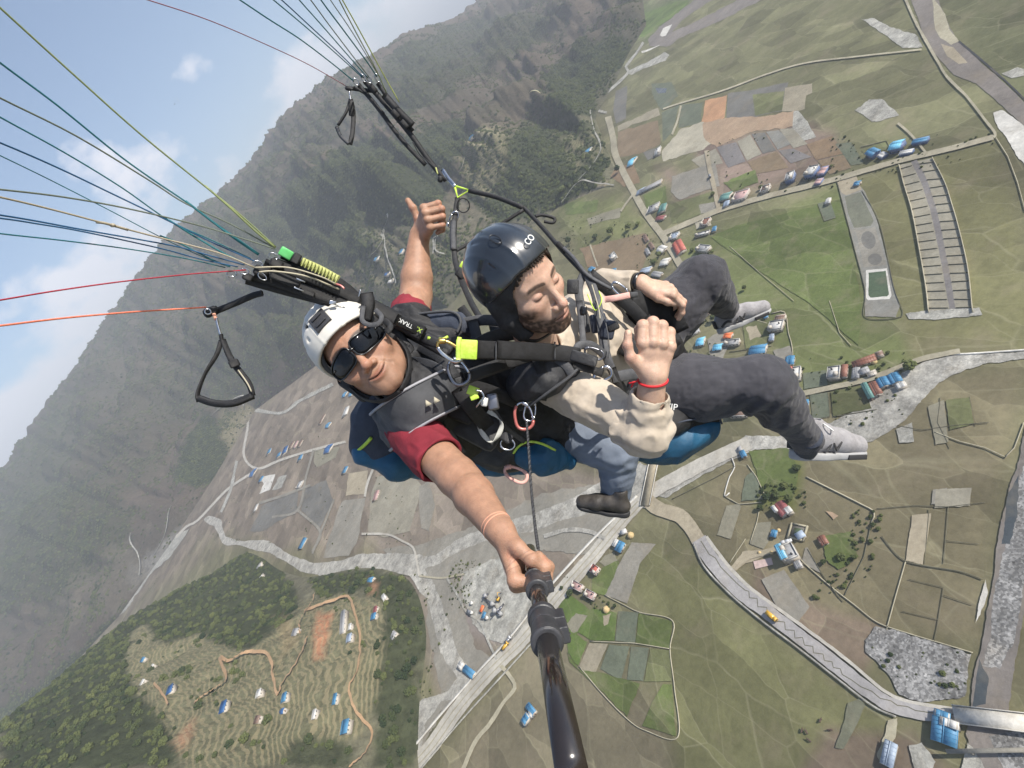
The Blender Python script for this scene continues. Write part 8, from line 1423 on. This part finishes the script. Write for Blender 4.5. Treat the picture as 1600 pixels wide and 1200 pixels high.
def hay(px, py, rpx, lab):
    c = G(px * 1., py * 1., .2); r = rpx * np.linalg.norm(c - CAMP) / FPX; e = empty('haystack', c, lab, 'haystack'); V = []; n = 18
    for i, (q, z) in enumerate(((1, 0), (1.05, .5), (.85, 1.1), (.5, 1.6), (.06, 1.9))):
        for j in range(n): a = j * 2 * math.pi / n; s = q * r * (1 + .07 * math.sin(j * 3.1 + i)); V.append((math.cos(a) * s, math.sin(a) * s, z * r * .7))
    F = [(i * n + j, i * n + (j + 1) % n, (i + 1) * n + (j + 1) % n, (i + 1) * n + j) for i in range(4) for j in range(n)] + [tuple(4 * n + k for k in (0, 6, 12, 12))]; mk('heap', (np.array(V), np.array(F)), mat('straw', (.42, .31, .15), .95, col2=(.55, .42, .22), nscale=1.2, bump=.2), e)
hay(948, 953, 5, 'round straw haystack in the dark green garden plot'); hay(986, 837, 5, 'straw haystack beside the very small white shed'); hay(1217, 829, 2.6, 'small haystack next to the tiny bright blue hut'); hay(1206, 864, 2.6, 'small hay ring on the dirt yard by the pink slab'); hay(1187, 864, 2.4, 'small hay ring nearer the asphalt road on the dirt yard'); hay(1148, 645, 9, 'broad yellow straw heap in the brown courtyard'); hay(1366, 566, 3.5, 'dark round haystack at the right end of the long rusty roof')
# square fish pond with stone rim
c = G(1246., 831., .9); k = np.linalg.norm(c - CAMP) / FPX; e = empty('fish_pond', c, 'square fish pond with pale stone rim beside the light blue roofed house', 'fish pond', rz=.4); r = 11 * k
for (a, b, c_, d) in ((-r, r, -r, -r + 1), (-r, r, r - 1, r), (-r, -r + 1, -r + 1.02, r - 1.02), (r - 1, r, -r + 1.02, r - 1.02)): mk('rim', quadbox(a, b, c_, d, -.8, .5), gm('sand'), e)
mk('bed', quadbox(-r + 1.02, r - 1.02, -r + 1.02, r - 1.02, -.8, -.1), gm('grayd'), e); mk('water_tank', quadbox(-r * .45, r * .45, -r * .45, r * .45, -.08, .1), gm('greenwater'), e)
def cow(px, py, ang, lab):
    c = G(px * 1., py * 1., .16); e = empty('cow', c, lab, 'cow', 'cows grazing by the long pond', rz=math.radians(ang)); f = lambda P: smin(smin(rc(P, (-.7, 0, 1.0), (.6, 0, 1.05), .36, .34), rc(P, (.7, 0, 1.15), (1.25, 0, 1.25), .2, .16), .15), np.minimum.reduce([rc(P, (x, y, .9), (x, y, .05), .13, .08) for x in (-.8, .6) for y in (-.22, .22)]), .12)
    V, F = surf(f, (-1.3, -.6, -.1), (1.6, .6, 1.7), .09); mk('hide', (V, F), mat('cow_hide', (.05, .035, .03), .8, col2=(.10, .06, .045), nscale=1.5), e)
for (x, y, a, l) in ((1254, 1142, 20, 'leftmost dark cow grazing left of the long pond'), (1261, 1144, 70, 'second dark cow from the left near the long pond'), (1265, 1157, 100, 'lowest dark cow left of the long pond'), (1283, 1126, 10, 'topmost dark cow left of the long pond'), (1298, 1141, 140, 'dark cow closest to the long pond')): cow(x, y, a, l)
# crusher yard
c = G(778., 948., LV[0] + .4); k = np.linalg.norm(c - CAMP) / FPX
def yard(px, py): p = G(px * 1., py * 1., LV[0] + .4); return p
e = empty('crusher_plant', yard(775, 950), 'grey stone crusher with conveyors in the gravel yard', 'crusher'); 
def rel(px, py, z): q = G(px * 1., py * 1., LV[0] + .4) - np.array(e.location[:]); q[2] = z; return q
for a, b in (((758, 935), (772, 945)), ((772, 945), (784, 962)), ((784, 948), (772, 966)), ((764, 928), (758, 938)), ((788, 944), (784, 956))): mk('conveyor', cyl(rel(*a, .8), rel(*b, 3.2), .7, .7, 6), M_DKMET, e)
for x, y, h in ((772, 945, 4), (784, 960, 3), (760, 932, 3), (777, 956, 5)): q = rel(x, y, 0); mk('hopper', quadbox(q[0] - 1.6, q[0] + 1.6, q[1] - 1.6, q[1] + 1.6, 0, h), hm('grey'), e)
e = empty('excavator', yard(780, 937), 'yellow excavator working beside the stone crusher', 'excavator', rz=.6); mk('body', quadbox(-1.6, 1.6, -1.2, 1.2, 1, 2.6), VM_['yellow'], e); mk('cab', quadbox(.3, 1.5, -1.15, 0, 2.62, 3.4), GLS, e)
for s in (-1, 1): mk('track', quadbox(-2, 2, s * 1.3 - .35, s * 1.3 + .35, 0, .95), M_DARKRUB, e)
mk('boom', merge([cyl((1.4, .3, 2), (4.2, .3, 4.4), .3, .22, 6), cyl((4.2, .3, 4.4), (5.6, .3, 1.2), .22, .18, 6)]), VM_['yellow'], e); mk('bucket', quadbox(5.2, 6.2, -.2, .8, .4, 1.2), M_DKMET, e)
def tent(px, py, lab, m, w=3):
    e = empty('tarpaulin_shelter', yard(px, py), lab, 'shelter', rz=.5); G_ = gable(w * 1.3, w, 2, .9, .1); mk('cover', G_, hm(m), e)
    for x in (-1, 1):
        for y in (-1, 1): mk('pole', cyl((x * w * .6, y * w * .45, 0), (x * w * .6, y * w * .45, 1.9), .08, .08, 6), M_DKMET, e)
tent(755, 952, 'orange tarpaulin shelter in the gravel yard', 'orange', 4); tent(758, 962, 'blue tarpaulin shelter in the gravel yard', 'blue', 4)
for x, y, l in ((762, 966, 'white water tank beside the blue tarpaulin shelter'), (738, 943, 'white water tank alone in the gravel yard'), (738, 958, 'white water tank next to the dark truck')):
    e = empty('water_tank', yard(x, y), l, 'water tank'); mk('tank_body', cyl((0, 0, 0), (0, 0, 2.2), 1.5, 1.5, 16), hm('white'), e); mk('lid', cyl((0, 0, 2.22), (0, 0, 2.6), .6, .5, 12), hm('grey'), e)
